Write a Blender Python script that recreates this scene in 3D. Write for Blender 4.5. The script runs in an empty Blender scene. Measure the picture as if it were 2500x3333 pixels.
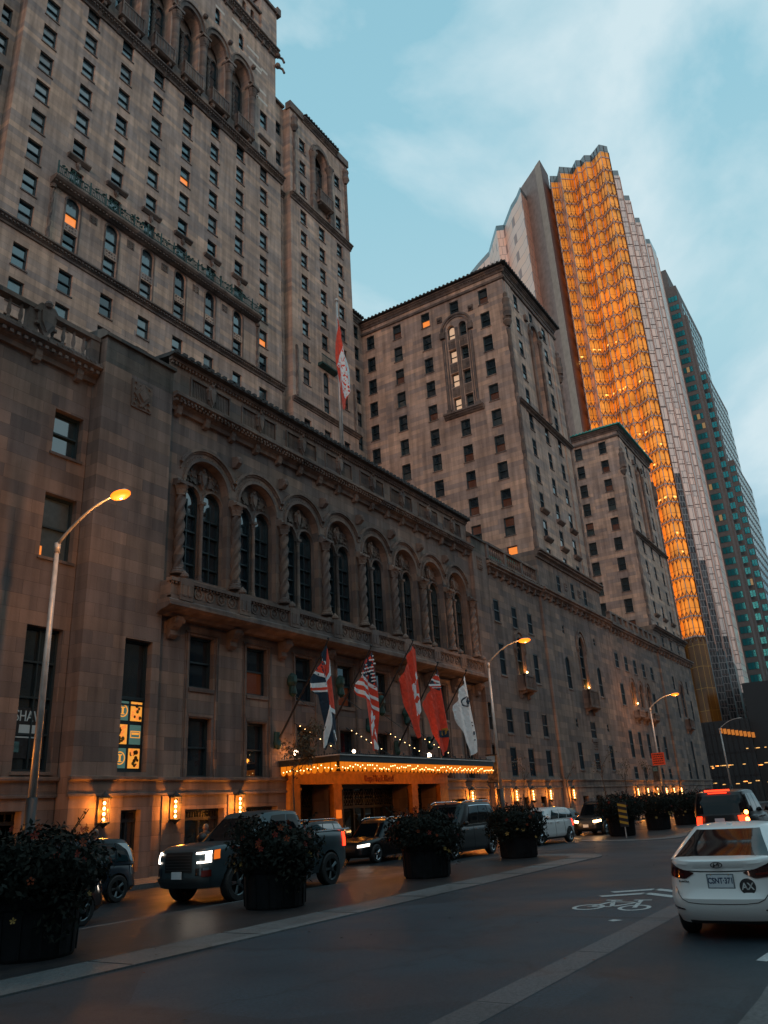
import bpy, bmesh, math, random
from math import sin, cos, pi, radians, sqrt, atan2
from mathutils import Vector, Matrix, noise
random.seed(7)
scene = bpy.context.scene
COL = scene.collection
# ------------------------------------------------------------------ helpers
def lerp(a, b, t): return a+(b-a)*t
def keys(ks, x):
    if x <= ks[0][0]: return ks[0][1]
    for (x0, y0), (x1, y1) in zip(ks, ks[1:]):
        if x <= x1: return lerp(y0, y1, (x-x0)/(x1-x0))
    return ks[-1][1]
def tag(o, label=None, cat=None, group=None, kind=None):
    if label: o['label'] = label
    if cat: o['category'] = cat
    if group: o['group'] = group
    if kind: o['kind'] = kind
    return o
def empty(name, loc=(0, 0, 0), rz=0, label=None, cat=None, group=None):
    o = bpy.data.objects.new(name, None); COL.objects.link(o)
    o.empty_display_size = .2; o.location = loc; o.rotation_euler = (0, 0, rz)
    return tag(o, label, cat, group)
def copy_tree(o, parent=None):
    c = o.copy(); COL.objects.link(c)
    if parent: c.parent = parent
    for ch in list(o.children): copy_tree(ch, c)
    return c
class MB:
    def __init__(s): s.v = []; s.f = []; s.m = []; s.mi = 0; s.T = None
    def add(s, vs, fs):
        n = len(s.v)
        if s.T is not None: vs = [s.T @ Vector(v) for v in vs]
        s.v += [tuple(v) for v in vs]
        for f in fs: s.f.append(tuple(n+i for i in f)); s.m.append(s.mi)
    def box(s, x0, x1, y0, y1, z0, z1):
        s.add([(x0,y0,z0),(x1,y0,z0),(x1,y1,z0),(x0,y1,z0),(x0,y0,z1),(x1,y0,z1),(x1,y1,z1),(x0,y1,z1)],
              [(0,3,2,1),(4,5,6,7),(0,1,5,4),(1,2,6,5),(2,3,7,6),(3,0,4,7)])
    def fbox(s, F, u0, u1, z0, z1, d0, d1):
        p = [F(u, z, d) for d in (d1, d0) for (u, z) in ((u0,z0),(u1,z0),(u1,z1),(u0,z1))]
        s.add(p, [(0,1,2,3),(7,6,5,4),(0,4,5,1),(1,5,6,2),(2,6,7,3),(3,7,4,0)])
    def prof(s, F, u0, u1, pts):
        n = len(pts); s.add([F(u0, z, d) for d, z in pts]+[F(u1, z, d) for d, z in pts],
              [(i, (i+1) % n, n+(i+1) % n, n+i) for i in range(n)]+[tuple(range(n))[::-1], tuple(range(n, 2*n))])
    def poly(s, F, pts, d0, d1):
        n = len(pts); s.add([F(u, z, d1) for u, z in pts]+[F(u, z, d0) for u, z in pts],
              [tuple(range(n)), tuple(range(n, 2*n))[::-1]]+[(i, n+i, n+(i+1) % n, (i+1) % n) for i in range(n)])
    def tube(s, pts, r, seg=8, r2=None, cap=True):
        pts = [Vector(p) for p in pts]; n = len(pts); vs = []
        for i, p in enumerate(pts):
            t = (pts[min(i+1, n-1)]-pts[max(i-1, 0)]).normalized()
            a = t.orthogonal().normalized() if i == 0 else (pa - t*pa.dot(t)).normalized()
            pa = a; b = t.cross(a)
            rr = r if r2 is None else lerp(r, r2, i/(n-1))
            for k in range(seg):
                q = 2*pi*k/seg; vs.append(p+(a*cos(q)+b*sin(q))*rr)
        fs = [(i*seg+k, i*seg+(k+1) % seg, (i+1)*seg+(k+1) % seg, (i+1)*seg+k) for i in range(n-1) for k in range(seg)]
        if cap: fs += [tuple(range(seg))[::-1], tuple(range((n-1)*seg, n*seg))]
        s.add(vs, fs)
    def lathe(s, pr, seg=16, c=(0, 0, 0), ax='z', twist=None, cap=True):
        vs = []
        for r, z in pr:
            for k in range(seg):
                q = 2*pi*k/seg; rr = r
                if twist: rr = r*(1+twist[0]*cos(twist[1]*(q - z*twist[2])))
                x, y = rr*cos(q), rr*sin(q)
                v = {'z': (x, y, z), 'y': (x, z, y), 'x': (z, x, y)}[ax]
                vs.append((v[0]+c[0], v[1]+c[1], v[2]+c[2]))
        n = len(pr)
        fs = [(i*seg+k, i*seg+(k+1) % seg, (i+1)*seg+(k+1) % seg, (i+1)*seg+k) for i in range(n-1) for k in range(seg)]
        if cap: fs += [tuple(range(seg))[::-1], tuple(range((n-1)*seg, n*seg))]
        s.add(vs, fs)
    def ball(s, c, r, seg=10, sc=(1, 1, 1)):
        n = seg//2+1; pr = [(max(r*sin(pi*i/(n-1)), 1e-4), -r*cos(pi*i/(n-1))) for i in range(n)]
        vs = []
        for rr, z in pr:
            for k in range(seg):
                q = 2*pi*k/seg; vs.append((c[0]+rr*cos(q)*sc[0], c[1]+rr*sin(q)*sc[1], c[2]+z*sc[2]))
        s.add(vs, [(i*seg+k, i*seg+(k+1) % seg, (i+1)*seg+(k+1) % seg, (i+1)*seg+k) for i in range(n-1) for k in range(seg)])
    def build(s, name, mats, parent=None, smooth=False, fix=False):
        me = bpy.data.meshes.new(name)
        vs = s.v
        me.from_pydata(vs, [], s.f)
        if not isinstance(mats, (list, tuple)): mats = [mats]
        for m in mats: me.materials.append(M[m] if isinstance(m, str) else m)
        if len(mats) > 1: me.polygons.foreach_set('material_index', s.m)
        if smooth: me.polygons.foreach_set('use_smooth', [True]*len(me.polygons))
        if fix:
            b = bmesh.new(); b.from_mesh(me); bmesh.ops.remove_doubles(b, verts=b.verts, dist=1e-4)
            bmesh.ops.recalc_face_normals(b, faces=b.faces); b.to_mesh(me); b.free()
        me.validate(); me.update()
        o = bpy.data.objects.new(name, me); COL.objects.link(o)
        if parent is not None: o.parent = parent
        return o
# frames: map (u, z, d) on a facade to world; d points out of the wall
def FS(y): return lambda u, z, d: (u, y-d, z)          # faces the street (-Y)
def FW(x): return lambda u, z, d: (x-d, u, z)          # faces west (-X)
def part(mb, name, mats, root, **k):
    """part of a static building whose root sits at an offset; verts given in world space"""
    o = mb.build(name, mats, None, **k)
    top = root
    while top.parent is not None: top = top.parent
    o.parent = root
    L = Vector(top.location)
    if root is top: o.location = -L
    return o
# ------------------------------------------------------------------ materials
M = {}
def mat(name, col, rough=.6, metal=0, emit=None, es=0, spec=.5, ior=None, noise_s=None, noise_a=.3, bump=0, coat=0, trans=0, alpha=1):
    m = bpy.data.materials.new(name); m.use_nodes = True; n = m.node_tree.nodes; l = m.node_tree.links
    p = n['Principled BSDF']; p.inputs['Base Color'].default_value = (*col, 1); p.inputs['Roughness'].default_value = rough
    p.inputs['Metallic'].default_value = metal; p.inputs['Specular IOR Level'].default_value = spec
    if ior: p.inputs['IOR'].default_value = ior
    if coat: p.inputs['Coat Weight'].default_value = coat; p.inputs['Coat Roughness'].default_value = .05
    if trans: p.inputs['Transmission Weight'].default_value = trans
    if emit: p.inputs['Emission Color'].default_value = (*emit, 1); p.inputs['Emission Strength'].default_value = es
    if noise_s:
        g = n.new('ShaderNodeNewGeometry'); t = n.new('ShaderNodeTexNoise'); t.inputs['Scale'].default_value = noise_s; t.inputs['Detail'].default_value = 6
        l.new(g.outputs['Position'], t.inputs['Vector'])
        r = n.new('ShaderNodeMapRange'); r.inputs[1].default_value = .3; r.inputs[2].default_value = .7
        r.inputs[3].default_value = 1-noise_a; r.inputs[4].default_value = 1+noise_a; l.new(t.outputs[0], r.inputs[0])
        x = n.new('ShaderNodeVectorMath'); x.operation = 'SCALE'; x.inputs[0].default_value = col; l.new(r.outputs[0], x.inputs['Scale'])
        l.new(x.outputs[0], p.inputs['Base Color'])
        if bump:
            b = n.new('ShaderNodeBump'); b.inputs['Strength'].default_value = bump; b.inputs['Distance'].default_value = .02
            l.new(t.outputs[0], b.inputs['Height']); l.new(b.outputs[0], p.inputs['Normal'])
    M[name] = m; return m
def stone(name, c1, c2, bw=1.25, bh=.52, mort=.010, stain=.25, k=1.0):
    m = bpy.data.materials.new(name); m.use_nodes = True; n = m.node_tree.nodes; l = m.node_tree.links
    p = n['Principled BSDF']; p.inputs['Roughness'].default_value = .85; p.inputs['Specular IOR Level'].default_value = .25
    g = n.new('ShaderNodeNewGeometry'); s = n.new('ShaderNodeSeparateXYZ'); l.new(g.outputs['Position'], s.inputs[0])
    a = n.new('ShaderNodeMath'); a.operation = 'ADD'; l.new(s.outputs[0], a.inputs[0]); l.new(s.outputs[1], a.inputs[1])
    c = n.new('ShaderNodeCombineXYZ'); l.new(a.outputs[0], c.inputs[0]); l.new(s.outputs[2], c.inputs[1])
    b = n.new('ShaderNodeTexBrick'); l.new(c.outputs[0], b.inputs['Vector'])
    b.inputs['Scale'].default_value = 1; b.inputs['Brick Width'].default_value = bw; b.inputs['Row Height'].default_value = bh
    b.inputs['Mortar Size'].default_value = mort; b.inputs['Mortar Smooth'].default_value = .3; b.inputs['Bias'].default_value = -.15
    b.inputs['Color1'].default_value = (*c1, 1); b.inputs['Color2'].default_value = (*c2, 1)
    b.inputs['Mortar'].default_value = (*[x*.62 for x in c1], 1)
    # large blotches and vertical streaks of weathering
    t = n.new('ShaderNodeTexNoise'); t.inputs['Scale'].default_value = .35; t.inputs['Detail'].default_value = 8; t.inputs['Roughness'].default_value = .65
    l.new(g.outputs['Position'], t.inputs['Vector'])
    r = n.new('ShaderNodeMapRange'); r.inputs[1].default_value = .3; r.inputs[2].default_value = .72; r.inputs[3].default_value = 1-stain; r.inputs[4].default_value = 1+stain*.7
    l.new(t.outputs[0], r.inputs[0])
    mp = n.new('ShaderNodeMapping'); mp.inputs['Scale'].default_value = (1.6, 1.6, .12); l.new(g.outputs['Position'], mp.inputs[0])
    t2 = n.new('ShaderNodeTexNoise'); t2.inputs['Scale'].default_value = 1.4; t2.inputs['Detail'].default_value = 5; l.new(mp.outputs[0], t2.inputs['Vector'])
    r2 = n.new('ShaderNodeMapRange'); r2.inputs[1].default_value = .35; r2.inputs[2].default_value = .75; r2.inputs[3].default_value = 1.15*k; r2.inputs[4].default_value = .62*k
    l.new(t2.outputs[0], r2.inputs[0])
    x = n.new('ShaderNodeMath'); x.operation = 'MULTIPLY'; l.new(r.outputs[0], x.inputs[0]); l.new(r2.outputs[0], x.inputs[1])
    v = n.new('ShaderNodeVectorMath'); v.operation = 'SCALE'; l.new(b.outputs['Color'], v.inputs[0]); l.new(x.outputs[0], v.inputs['Scale'])
    # a second brick grid with other proportions gives block-to-block hue shifts
    b2 = n.new('ShaderNodeTexBrick'); l.new(c.outputs[0], b2.inputs['Vector']); b2.inputs['Scale'].default_value = 1
    b2.inputs['Brick Width'].default_value = bw*2.0; b2.inputs['Row Height'].default_value = bh; b2.inputs['Mortar Size'].default_value = 0; b2.inputs['Bias'].default_value = 0
    b2.inputs['Color1'].default_value = (1.22, 1.10, 1.0, 1); b2.inputs['Color2'].default_value = (.74, .77, .84, 1); b2.offset = .37
    v2 = n.new('ShaderNodeVectorMath'); v2.operation = 'MULTIPLY'; l.new(v.outputs[0], v2.inputs[0]); l.new(b2.outputs['Color'], v2.inputs[1])
    l.new(v2.outputs[0], p.inputs['Base Color'])
    t3 = n.new('ShaderNodeTexNoise'); t3.inputs['Scale'].default_value = 14; t3.inputs['Detail'].default_value = 6; l.new(g.outputs['Position'], t3.inputs['Vector'])
    bp = n.new('ShaderNodeBump'); bp.inputs['Strength'].default_value = .35; bp.inputs['Distance'].default_value = .02; l.new(t3.outputs[0], bp.inputs['Height'])
    bp2 = n.new('ShaderNodeBump'); bp2.inputs['Strength'].default_value = .5; bp2.inputs['Distance'].default_value = .02; bp2.invert = True
    l.new(b.outputs['Fac'], bp2.inputs['Height']); l.new(bp.outputs[0], bp2.inputs['Normal']); l.new(bp2.outputs[0], p.inputs['Normal'])
    M[name] = m; return m
stone('limestone', (.27,.200,.170), (.165,.132,.120))  # podium version of the tower stone, street-level shade mixed into its colour
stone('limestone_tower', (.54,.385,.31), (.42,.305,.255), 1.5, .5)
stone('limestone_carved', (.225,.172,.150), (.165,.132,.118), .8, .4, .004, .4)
stone('limestone_stained', (.16,.135,.12), (.10,.10,.095), 1.2, .5, .008, .6)
stone('grey_granite', (.16,.15,.15), (.12,.115,.12), 1.6, .8, .008, .3)
stone('station_stone', (.36,.33,.29), (.30,.28,.25), 1.6, .6)
mat('copper_green', (.012,.055,.05), .6, noise_s=3, noise_a=.5)
mat('copper_roof', (.05,.33,.29), .5, noise_s=2, noise_a=.4)
mat('roof_tile', (.055,.05,.05), .8, noise_s=2, noise_a=.4)
mat('sash', (.02,.035,.042), .45)
mat('bronze_dark', (.018,.022,.026), .5, noise_s=8, noise_a=.4)
mat('black_metal', (.012,.014,.018), .4)
mat('glass_dark', (.012,.022,.03), .04, spec=.8, ior=1.6)
mat('glass_matte', (.012,.02,.028), .35, spec=.1, ior=1.12)
mat('glass_sky', (.015,.035,.043), .06, spec=1, ior=1.8)
mat('glass_blind', (.075,.10,.11), .12, spec=1, ior=1.7, noise_s=5, noise_a=.12)
mat('glass_shade', (.12,.115,.115), .15, spec=.8, ior=1.6, noise_s=4, noise_a=.12)
mat('glass_lit', (.2,.08,.02), .2, emit=(1,.27,.05), es=.9, noise_s=3, noise_a=.4)
mat('glass_dim', (.02,.018,.018), .08, emit=(1,.22,.06), es=.03, spec=.9, ior=1.7, noise_s=1.5, noise_a=.6)
mat('glass_white', (.3,.26,.22), .2, emit=(1,.62,.38), es=.55)
def lamp_glow(name, e, s): return mat(name, (.04,.02,.01), .5, emit=e, es=s, spec=.1)
lamp_glow('bulb', (1,.58,.22), 10)
lamp_glow('bulb_white', (1,.75,.5), 14)
lamp_glow('sodium', (1,.42,.10), 45)
lamp_glow('sodium_lens', (1,.17,.008), 3.0)
lamp_glow('lantern_glass', (1,.24,.012), .6)
lamp_glow('petal_glass', (1,.24,.010), .75)
lamp_glow('headlight_on', (1,.86,.72), 5)
lamp_glow('headlight_warm', (1,.55,.22), 16)
lamp_glow('tail_on', (1,.035,.01), 4)
lamp_glow('tail_hot', (1,.28,.05), 16)
lamp_glow('amber_on', (1,.2,.02), .8)
mat('tail_off', (.025,.004,.005), .12, spec=.8, coat=.5)
mat('tail_red', (.08,.008,.006), .15, spec=.8, emit=(1,.04,.01), es=.0)
mat('brass', (.25,.13,.04), .4, .8)
mat('gilt_frieze', (.50,.20,.03), .55, noise_s=4, noise_a=.25)
mat('sign_letter', (.28,.05,.02), .5)
mat('steel', (.42,.40,.38), .45, .2, noise_s=6, noise_a=.25)
mat('pole_paint', (.50,.47,.45), .4, .3, noise_s=3, noise_a=.2)
mat('pole_dark', (.02,.025,.03), .5)
mat('hazard_yellow', (.42,.24,.02), .6)
mat('rubber', (.012,.012,.013), .7)
mat('alloy', (.45,.47,.5), .25, .9)
mat('chrome', (.6,.65,.68), .12, 1)
mat('dark_chrome', (.10,.12,.13), .3, .8)
mat('black_plastic', (.012,.013,.015), .45)
mat('car_glass', (.002,.004,.006), .05, spec=.3, ior=1.45)
mat('car_glass_teal', (.01,.035,.045), .03, spec=1, ior=2.0)
mat('plate_white', (.50,.54,.58), .5)
mat('plate_blue', (.004,.03,.08), .5)
mat('sticker_black', (.01,.012,.015), .5)
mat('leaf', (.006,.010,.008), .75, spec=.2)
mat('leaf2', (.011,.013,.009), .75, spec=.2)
mat('leaf_dry', (.11,.075,.04), .75)
mat('bark', (.06,.045,.035), .9)
mat('flower_red', (.13,.012,.006), .7, spec=.2)
mat('flower_orange', (.15,.026,.006), .7, spec=.2)
mat('flower_yellow', (.22,.13,.02), .7)
mat('planter_dark', (.005,.006,.008), .8, spec=.2, noise_s=6, noise_a=.4)
mat('soil', (.02,.015,.012), .95)
mat('flag_red', (.90,.07,.03), .75, noise_s=5, noise_a=.15)
mat('flag_white', (.92,.90,.90), .75, noise_s=5, noise_a=.1)
mat('flag_navy', (.012,.03,.055), .75)
mat('flag_gold', (.45,.22,.02), .7)
mat('sign_orange', (.80,.075,.02), .45, noise_s=20, noise_a=.12)
mat('sign_dark', (.06,.012,.01), .6)
mat('sign_teal', (.06,.16,.18), .5, noise_s=8, noise_a=.5)
mat('banner_art', (.30,.14,.05), .7, noise_s=5, noise_a=.8)
mat('banner_dark', (.03,.03,.03), .7, noise_s=5, noise_a=.8)
mat('white_paint', (.42,.43,.43), .7, noise_s=25, noise_a=.3)
mat('letter_grey', (.30,.36,.38), .6, emit=(.5,.7,.75), es=.06)
mat('poster_teal', (.07,.15,.14), .5, emit=(.12,.26,.22), es=.35)
mat('poster_gold', (.6,.26,.05), .5, emit=(1,.38,.05), es=.8)
mat('skin', (.22,.12,.09), .6)
mat('hair_dark', (.02,.014,.012), .7)
mat('hair_grey', (.12,.11,.10), .7)
for i, c in enumerate([(.03,.035,.045), (.10,.03,.02), (.05,.05,.05), (.03,.028,.03), (.02,.03,.05)]): mat('coat%d' % i, c, .85)
mat('trouser', (.02,.022,.03), .85)
mat('shoe', (.015,.012,.01), .6)
# ------------------------------------------------------------------ building helpers
def arcpts(a, b, zs, n=10, k=1.0):
    """points of an arch from the right springing to the left one; k>1 makes it taller"""
    r = (b-a)/2; c = (a+b)/2
    return [(c+r*cos(pi*i/n), zs+r*k*sin(pi*i/n)) for i in range(n+1)]
def wall(mb, F, u0, u1, z0, z1, holes=(), depth=.3, n=10):
    """front skin of a wall with recessed openings; hole = (a, b, c, d[, arched])"""
    us = sorted({u0, u1, *[h[0] for h in holes], *[h[1] for h in holes]})
    zs = sorted({z0, z1, *[h[2] for h in holes], *[h[3] for h in holes]})
    us = [u for u in us if u0-1e-6 <= u <= u1+1e-6]; zs = [z for z in zs if z0-1e-6 <= z <= z1+1e-6]
    for i in range(len(us)-1):
        run = None
        for j in range(len(zs)-1):
            um, zm = (us[i]+us[i+1])/2, (zs[j]+zs[j+1])/2
            solid = not any(h[0] < um < h[1] and h[2] < zm < h[3] for h in holes)
            if solid and run is None: run = zs[j]
            if (not solid) and run is not None:
                mb.add([F(us[i],run,0),F(us[i+1],run,0),F(us[i+1],zs[j],0),F(us[i],zs[j],0)], [(0,1,2,3)]); run = None
        if run is not None: mb.add([F(us[i],run,0),F(us[i+1],run,0),F(us[i+1],z1,0),F(us[i],z1,0)], [(0,1,2,3)])
    for h in holes:
        a, b, c, d = h[:4]; arch = len(h) > 4 and h[4]
        D = h[5] if len(h) > 5 else depth
        if arch:
            k = arch if arch is not True else 1.0
            r = (b-a)/2; sp = d-r*k; ap = arcpts(a, b, sp, n, k)
            h2 = n//2
            for side in (0, 1):
                seg = ap[:h2+1] if side == 0 else ap[h2:][::-1]
                corner = (b, d) if side == 0 else (a, d)
                for (p, q) in zip(seg, seg[1:]):
                    mb.add([F(*corner, 0), F(*p, 0), F(*q, 0)], [(0, 1, 2)])
            for p, q in zip(ap, ap[1:]):
                mb.add([F(*p, 0), F(*q, 0), F(*q, -D), F(*p, -D)], [(0, 1, 2, 3)])
            top = sp
        else:
            top = d; mb.add([F(a,d,0),F(b,d,0),F(b,d,-D),F(a,d,-D)], [(0,1,2,3)])
        mb.add([F(a,c,0),F(a,top,0),F(a,top,-D),F(a,c,-D)], [(0,1,2,3)])
        mb.add([F(b,c,0),F(b,top,0),F(b,top,-D),F(b,c,-D)], [(0,1,2,3)])
        mb.add([F(a,c,0),F(b,c,0),F(b,c,-D),F(a,c,-D)], [(0,1,2,3)])
def archring(mb, F, cx, zs, ro, ri, d0, d1, xlim=None, n=24, k=1.0, a0=0, a1=180):
    P = []
    for i in range(n+1):
        t = radians(lerp(a0, a1, i/n)); P.append((cos(t), sin(t)))
    for (c0, s0), (c1, s1) in zip(P, P[1:]):
        if xlim and (abs(ro*c0) > xlim+.01 or abs(ro*c1) > xlim+.01): continue
        q = [(cx+ri*c0, zs+ri*s0*k), (cx+ro*c0, zs+ro*s0*k), (cx+ro*c1, zs+ro*s1*k), (cx+ri*c1, zs+ri*s1*k)]
        mb.poly(F, q, d0, d1)
WINS = []      # every rectangular / arched window of the hotel
def pick_pane(lit=.02, blind=.45):
    r = random.random()
    if r < lit: return random.choice(['glass_lit', 'glass_dim'])
    if r < lit+blind: return random.choice(['glass_blind', 'glass_shade', 'glass_blind'])
    return random.choice(['glass_sky', 'glass_dark', 'glass_sky'])
def win_mesh(fb, pb, F, a, b, c, d, arch, D, panes, sill=True, mull=False, rails=1):
    """sash frame into fb and panes into pb; window fills the opening at depth D"""
    w = .09; i0 = -D+.02; i1 = min(-D+.16, -.03)
    r = (b-a)/2; top = d-r*(arch if arch is not True else 1) if arch else d
    fb.fbox(F, a, a+w, c, top, i0, i1); fb.fbox(F, b-w, b, c, top, i0, i1)
    fb.fbox(F, a+w, b-w, c, c+w, i0, i1)
    zz = [lerp(c, top if arch else d, (k+1)/(rails+1)) for k in range(rails)]
    for z in zz: fb.fbox(F, a+w, b-w, z-.035, z+.035, i0+.01, i1+.02)
    if mull: fb.fbox(F, (a+b)/2-.03, (a+b)/2+.03, c+w, top, i0+.005, i1+.01)
    if arch: archring(fb, F, (a+b)/2, top, r-.002, r-w, i0, i1, n=8, k=arch if arch is not True else 1)
    else: fb.fbox(F, a+w, b-w, d-w, d, i0, i1)
    zb = [c]+zz+[top if arch else d]
    for k in range(len(zb)-1):
        pb.mi = panes[min(k, len(panes)-1)]
        pb.add([F(a,zb[k],i0+.03),F(b,zb[k],i0+.03),F(b,zb[k+1],i0+.03),F(a,zb[k+1],i0+.03)], [(0,1,2,3)])
    if arch:
        ap = arcpts(a, b, top, 10, arch if arch is not True else 1)
        pb.add([F(*p, i0+.03) for p in ap], [tuple(range(len(ap)))])
PANES = ['glass_dark', 'glass_sky', 'glass_blind', 'glass_shade', 'glass_lit', 'glass_dim', 'glass_white', 'glass_matte']
def reg(F, a, b, c, d, arch=False, D=.3, up=None, lo=None, rails=1, mull=False, sill=True, smb=None, lit=.02, blind=.45):
    up = up or pick_pane(lit, blind); lo = lo or (up if random.random() < .5 else pick_pane(lit*.5, blind))
    WINS.append(dict(F=F, a=a, b=b, c=c, d=d, arch=arch, D=D, panes=[PANES.index(lo), PANES.index(up)], rails=rails, mull=mull, sill=bool(sill and smb is not None)))
    return (a, b, c, d, arch, D) if arch else (a, b, c, d, False, D)
CAMP = Vector((0, 0, 1.95))
def finish_windows(root, name, limit=92):
    global WINS
    cf = Vector((.7926, .4954, .3563))
    def score(w):
        p = Vector(w['F']((w['a']+w['b'])/2, (w['c']+w['d'])/2, 0))-CAMP
        q = p.normalized()
        vis = q.dot(Vector((.7926, .4954, .3563)).normalized()) > .80
        return (1 if vis else .05)*(w['b']-w['a'])*(w['d']-w['c'])/p.length_squared
    ws = sorted(WINS, key=score, reverse=True)
    fb, pb, sb = MB(), MB(), MB()
    for i, w in enumerate(ws):
        def sill_(m_): m_.fbox(w['F'], w['a']-.08, w['b']+.08, w['c']-.11, w['c']-.002, -.05, .07)
        if i < limit:
            f, p = MB(), MB(); win_mesh(f, p, w['F'], w['a'], w['b'], w['c'], w['d'], w['arch'], w['D'], w['panes'], rails=w['rails'], mull=w['mull'])
            o = part(f, name, 'sash', root); part(p, 'pane', PANES, o)
            if w['sill']: s_ = MB(); sill_(s_); part(s_, 'sill', 'limestone_carved', o)
        else:
            win_mesh(fb, pb, w['F'], w['a'], w['b'], w['c'], w['d'], w['arch'], w['D'], w['panes'], rails=w['rails'], mull=w['mull'])
            if w['sill']: sill_(sb)
    if fb.f:
        if sb.f: q = part(sb, 'small_sills', 'limestone_carved', root); q['kind'] = 'stuff'
        o = part(fb, 'small_windows', 'sash', root); o['kind'] = 'stuff'
        q = part(pb, 'small_panes', PANES, root); q['kind'] = 'stuff'
    WINS = []
def cornice(mb, F, u0, u1, z, h, pr, dent=.3, brk=None):
    """moulded cornice rising h above z and projecting pr"""
    mb.prof(F, u0, u1, [(-.05,z),(pr*.25,z),(pr*.3,z+h*.25),(pr*.55,z+h*.4),(pr*.6,z+h*.62),(pr,z+h*.75),(pr,z+h*.95),(pr*.85,z+h),(-.05,z+h)])
    if dent:
        k = int((u1-u0)/dent)
        for i in range(k):
            u = u0+(i+.25)*(u1-u0)/k; mb.fbox(F, u, u+dent*.5, z+h*.42, z+h*.60, pr*.5, pr*.8)
    if brk:
        for u in brk:
            mb.prof(F, u-.14, u+.14, [(-.05,z-.22),(.1,z-.25),(pr*.38,z-.16),(pr*.42,z-.03),(pr*.5,z+.08),(pr*.5,z+h*.42),(-.05,z+h*.42)])
def baluster_run(mb, F, u0, u1, z0, z1, d, step=.32, post=3.2):
    mb.fbox(F, u0, u1, z0, z0+.18, d-.17, d+.17); mb.fbox(F, u0, u1, z1-.2, z1, d-.2, d+.2)
    n = max(1, round((u1-u0)/post))
    for i in range(n+1):
        u = lerp(u0+.22, u1-.22, i/n); mb.fbox(F, u-.22, u+.22, z0+.17, z1-.19, d-.16, d+.16)
    for i in range(n):
        a = lerp(u0+.22, u1-.22, i/n)+.22; b = lerp(u0+.22, u1-.22, (i+1)/n)-.22; k = max(1, int((b-a)/step))
        for j in range(k):
            u = a+(j+.5)*(b-a)/k; c = F(u, 0, d)
            h = z1-.2-z0-.18
            mb.lathe([(.05,0),(.085,h*.12),(.05,h*.2),(.10,h*.45),(.055,h*.8),(.08,h*.92),(.06,h)], 6, (c[0], c[1], z0+.18))
            if j < k: # little arch between balusters
                pass
def tiles(mb, F, u0, u1, z, pr, depth=3.0, rise=1.1, step=.42):
    """pantile eave: soffit, pan slab sloping back, and barrel tiles"""
    mb.prof(F, u0, u1, [(-.02,z),(pr,z+.02),(pr,z+.12),(-depth,z+.12+rise),(-depth,z+rise)])
    n = int((u1-u0)/step)
    for i in range(n):
        u = u0+(i+.5)*(u1-u0)/n
        mb.prof(F, u-.11, u+.11, [(pr+.04,z+.08),(pr+.04,z+.24),(-depth,z+.24+rise),(-depth,z+.08+rise)])
def carved(mb, F, a, b, c, d, dd=0.0, seed=0):
    """field of small carved bosses"""
    rnd = random.Random(seed)
    nx = max(1, int((b-a)/.22)); nz = max(1, int((d-c)/.22))
    for i in range(nx):
        for j in range(nz):
            u = lerp(a, b, (i+.5)/nx)+rnd.uniform(-.03,.03); z = lerp(c, d, (j+.5)/nz)+rnd.uniform(-.03,.03); s = rnd.uniform(.05,.085)
            mb.poly(F, [(u-s,z),(u,z-s),(u+s,z),(u,z+s)], dd-.02, dd+rnd.uniform(.03,.09))
def shield(mb, F, u, z, w, h, d):
    mb.poly(F, [(u-w*.5,z+h*.38),(u-w*.34,z+h*.5),(u+w*.34,z+h*.5),(u+w*.5,z+h*.38),(u+w*.42,z-h*.1),(u,z-h*.5),(u-w*.42,z-h*.1)], d-.05, d+.12)
    mb.poly(F, [(u-w*.3,z+h*.28),(u+w*.3,z+h*.28),(u+w*.26,z-h*.05),(u,z-h*.34),(u-w*.26,z-h*.05)], d+.1, d+.2)
    c = F(u, z+h*.52, d+.12); mb.ball(c, w*.2, 8)
    for s in (-1, 1): c = F(u+s*w*.5, z+h*.25, d+.08); mb.ball(c, w*.14, 6); c = F(u+s*w*.45, z-h*.15, d+.08); mb.ball(c, w*.12, 6)
def console(mb, F, u, z0, z1, pr, w=.34):
    mb.prof(F, u-w/2, u+w/2, [(-.05,z0),(.12,z0),(pr*.35,z0+(z1-z0)*.2),(pr*.3,z0+(z1-z0)*.5),(pr*.9,z0+(z1-z0)*.75),(pr*.95,z1),(-.05,z1)])
def balconet(mb, F, u0, u1, z0, z1, pr=.75):
    """little stone balcony: slab, consoles, panelled parapet"""
    mb.prof(F, u0, u1, [(-.05,z0),(pr*.8,z0),(pr,z0+.1),(pr,z0+.24),(-.05,z0+.24)])
    mb.fbox(F, u0+.06, u1-.06, z1-.14, z1, pr-.22, pr-.02)
    mb.fbox(F, u0+.06, u1-.06, z0+.23, z1-.13, pr-.15, pr-.08)
    for u in (u0+.06, u1-.22): mb.fbox(F, u, u+.16, z0+.23, z1+.05, pr-.24, pr)
    for u in (u0+.06, u1-.14): mb.fbox(F, u, u+.08, z0+.23, z1-.02, -.05, pr-.2)
    n = max(2, int((u1-u0)/.4))
    for i in range(n):
        u = lerp(u0+.25, u1-.25, (i+.5)/n); mb.fbox(F, u-.05, u+.05, z0+.3, z1-.2, pr-.09, pr-.03)
    for u in (u0+.35, u1-.35): console(mb, F, u, z0-.55, z0+.02, pr*.8, .24)
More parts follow.
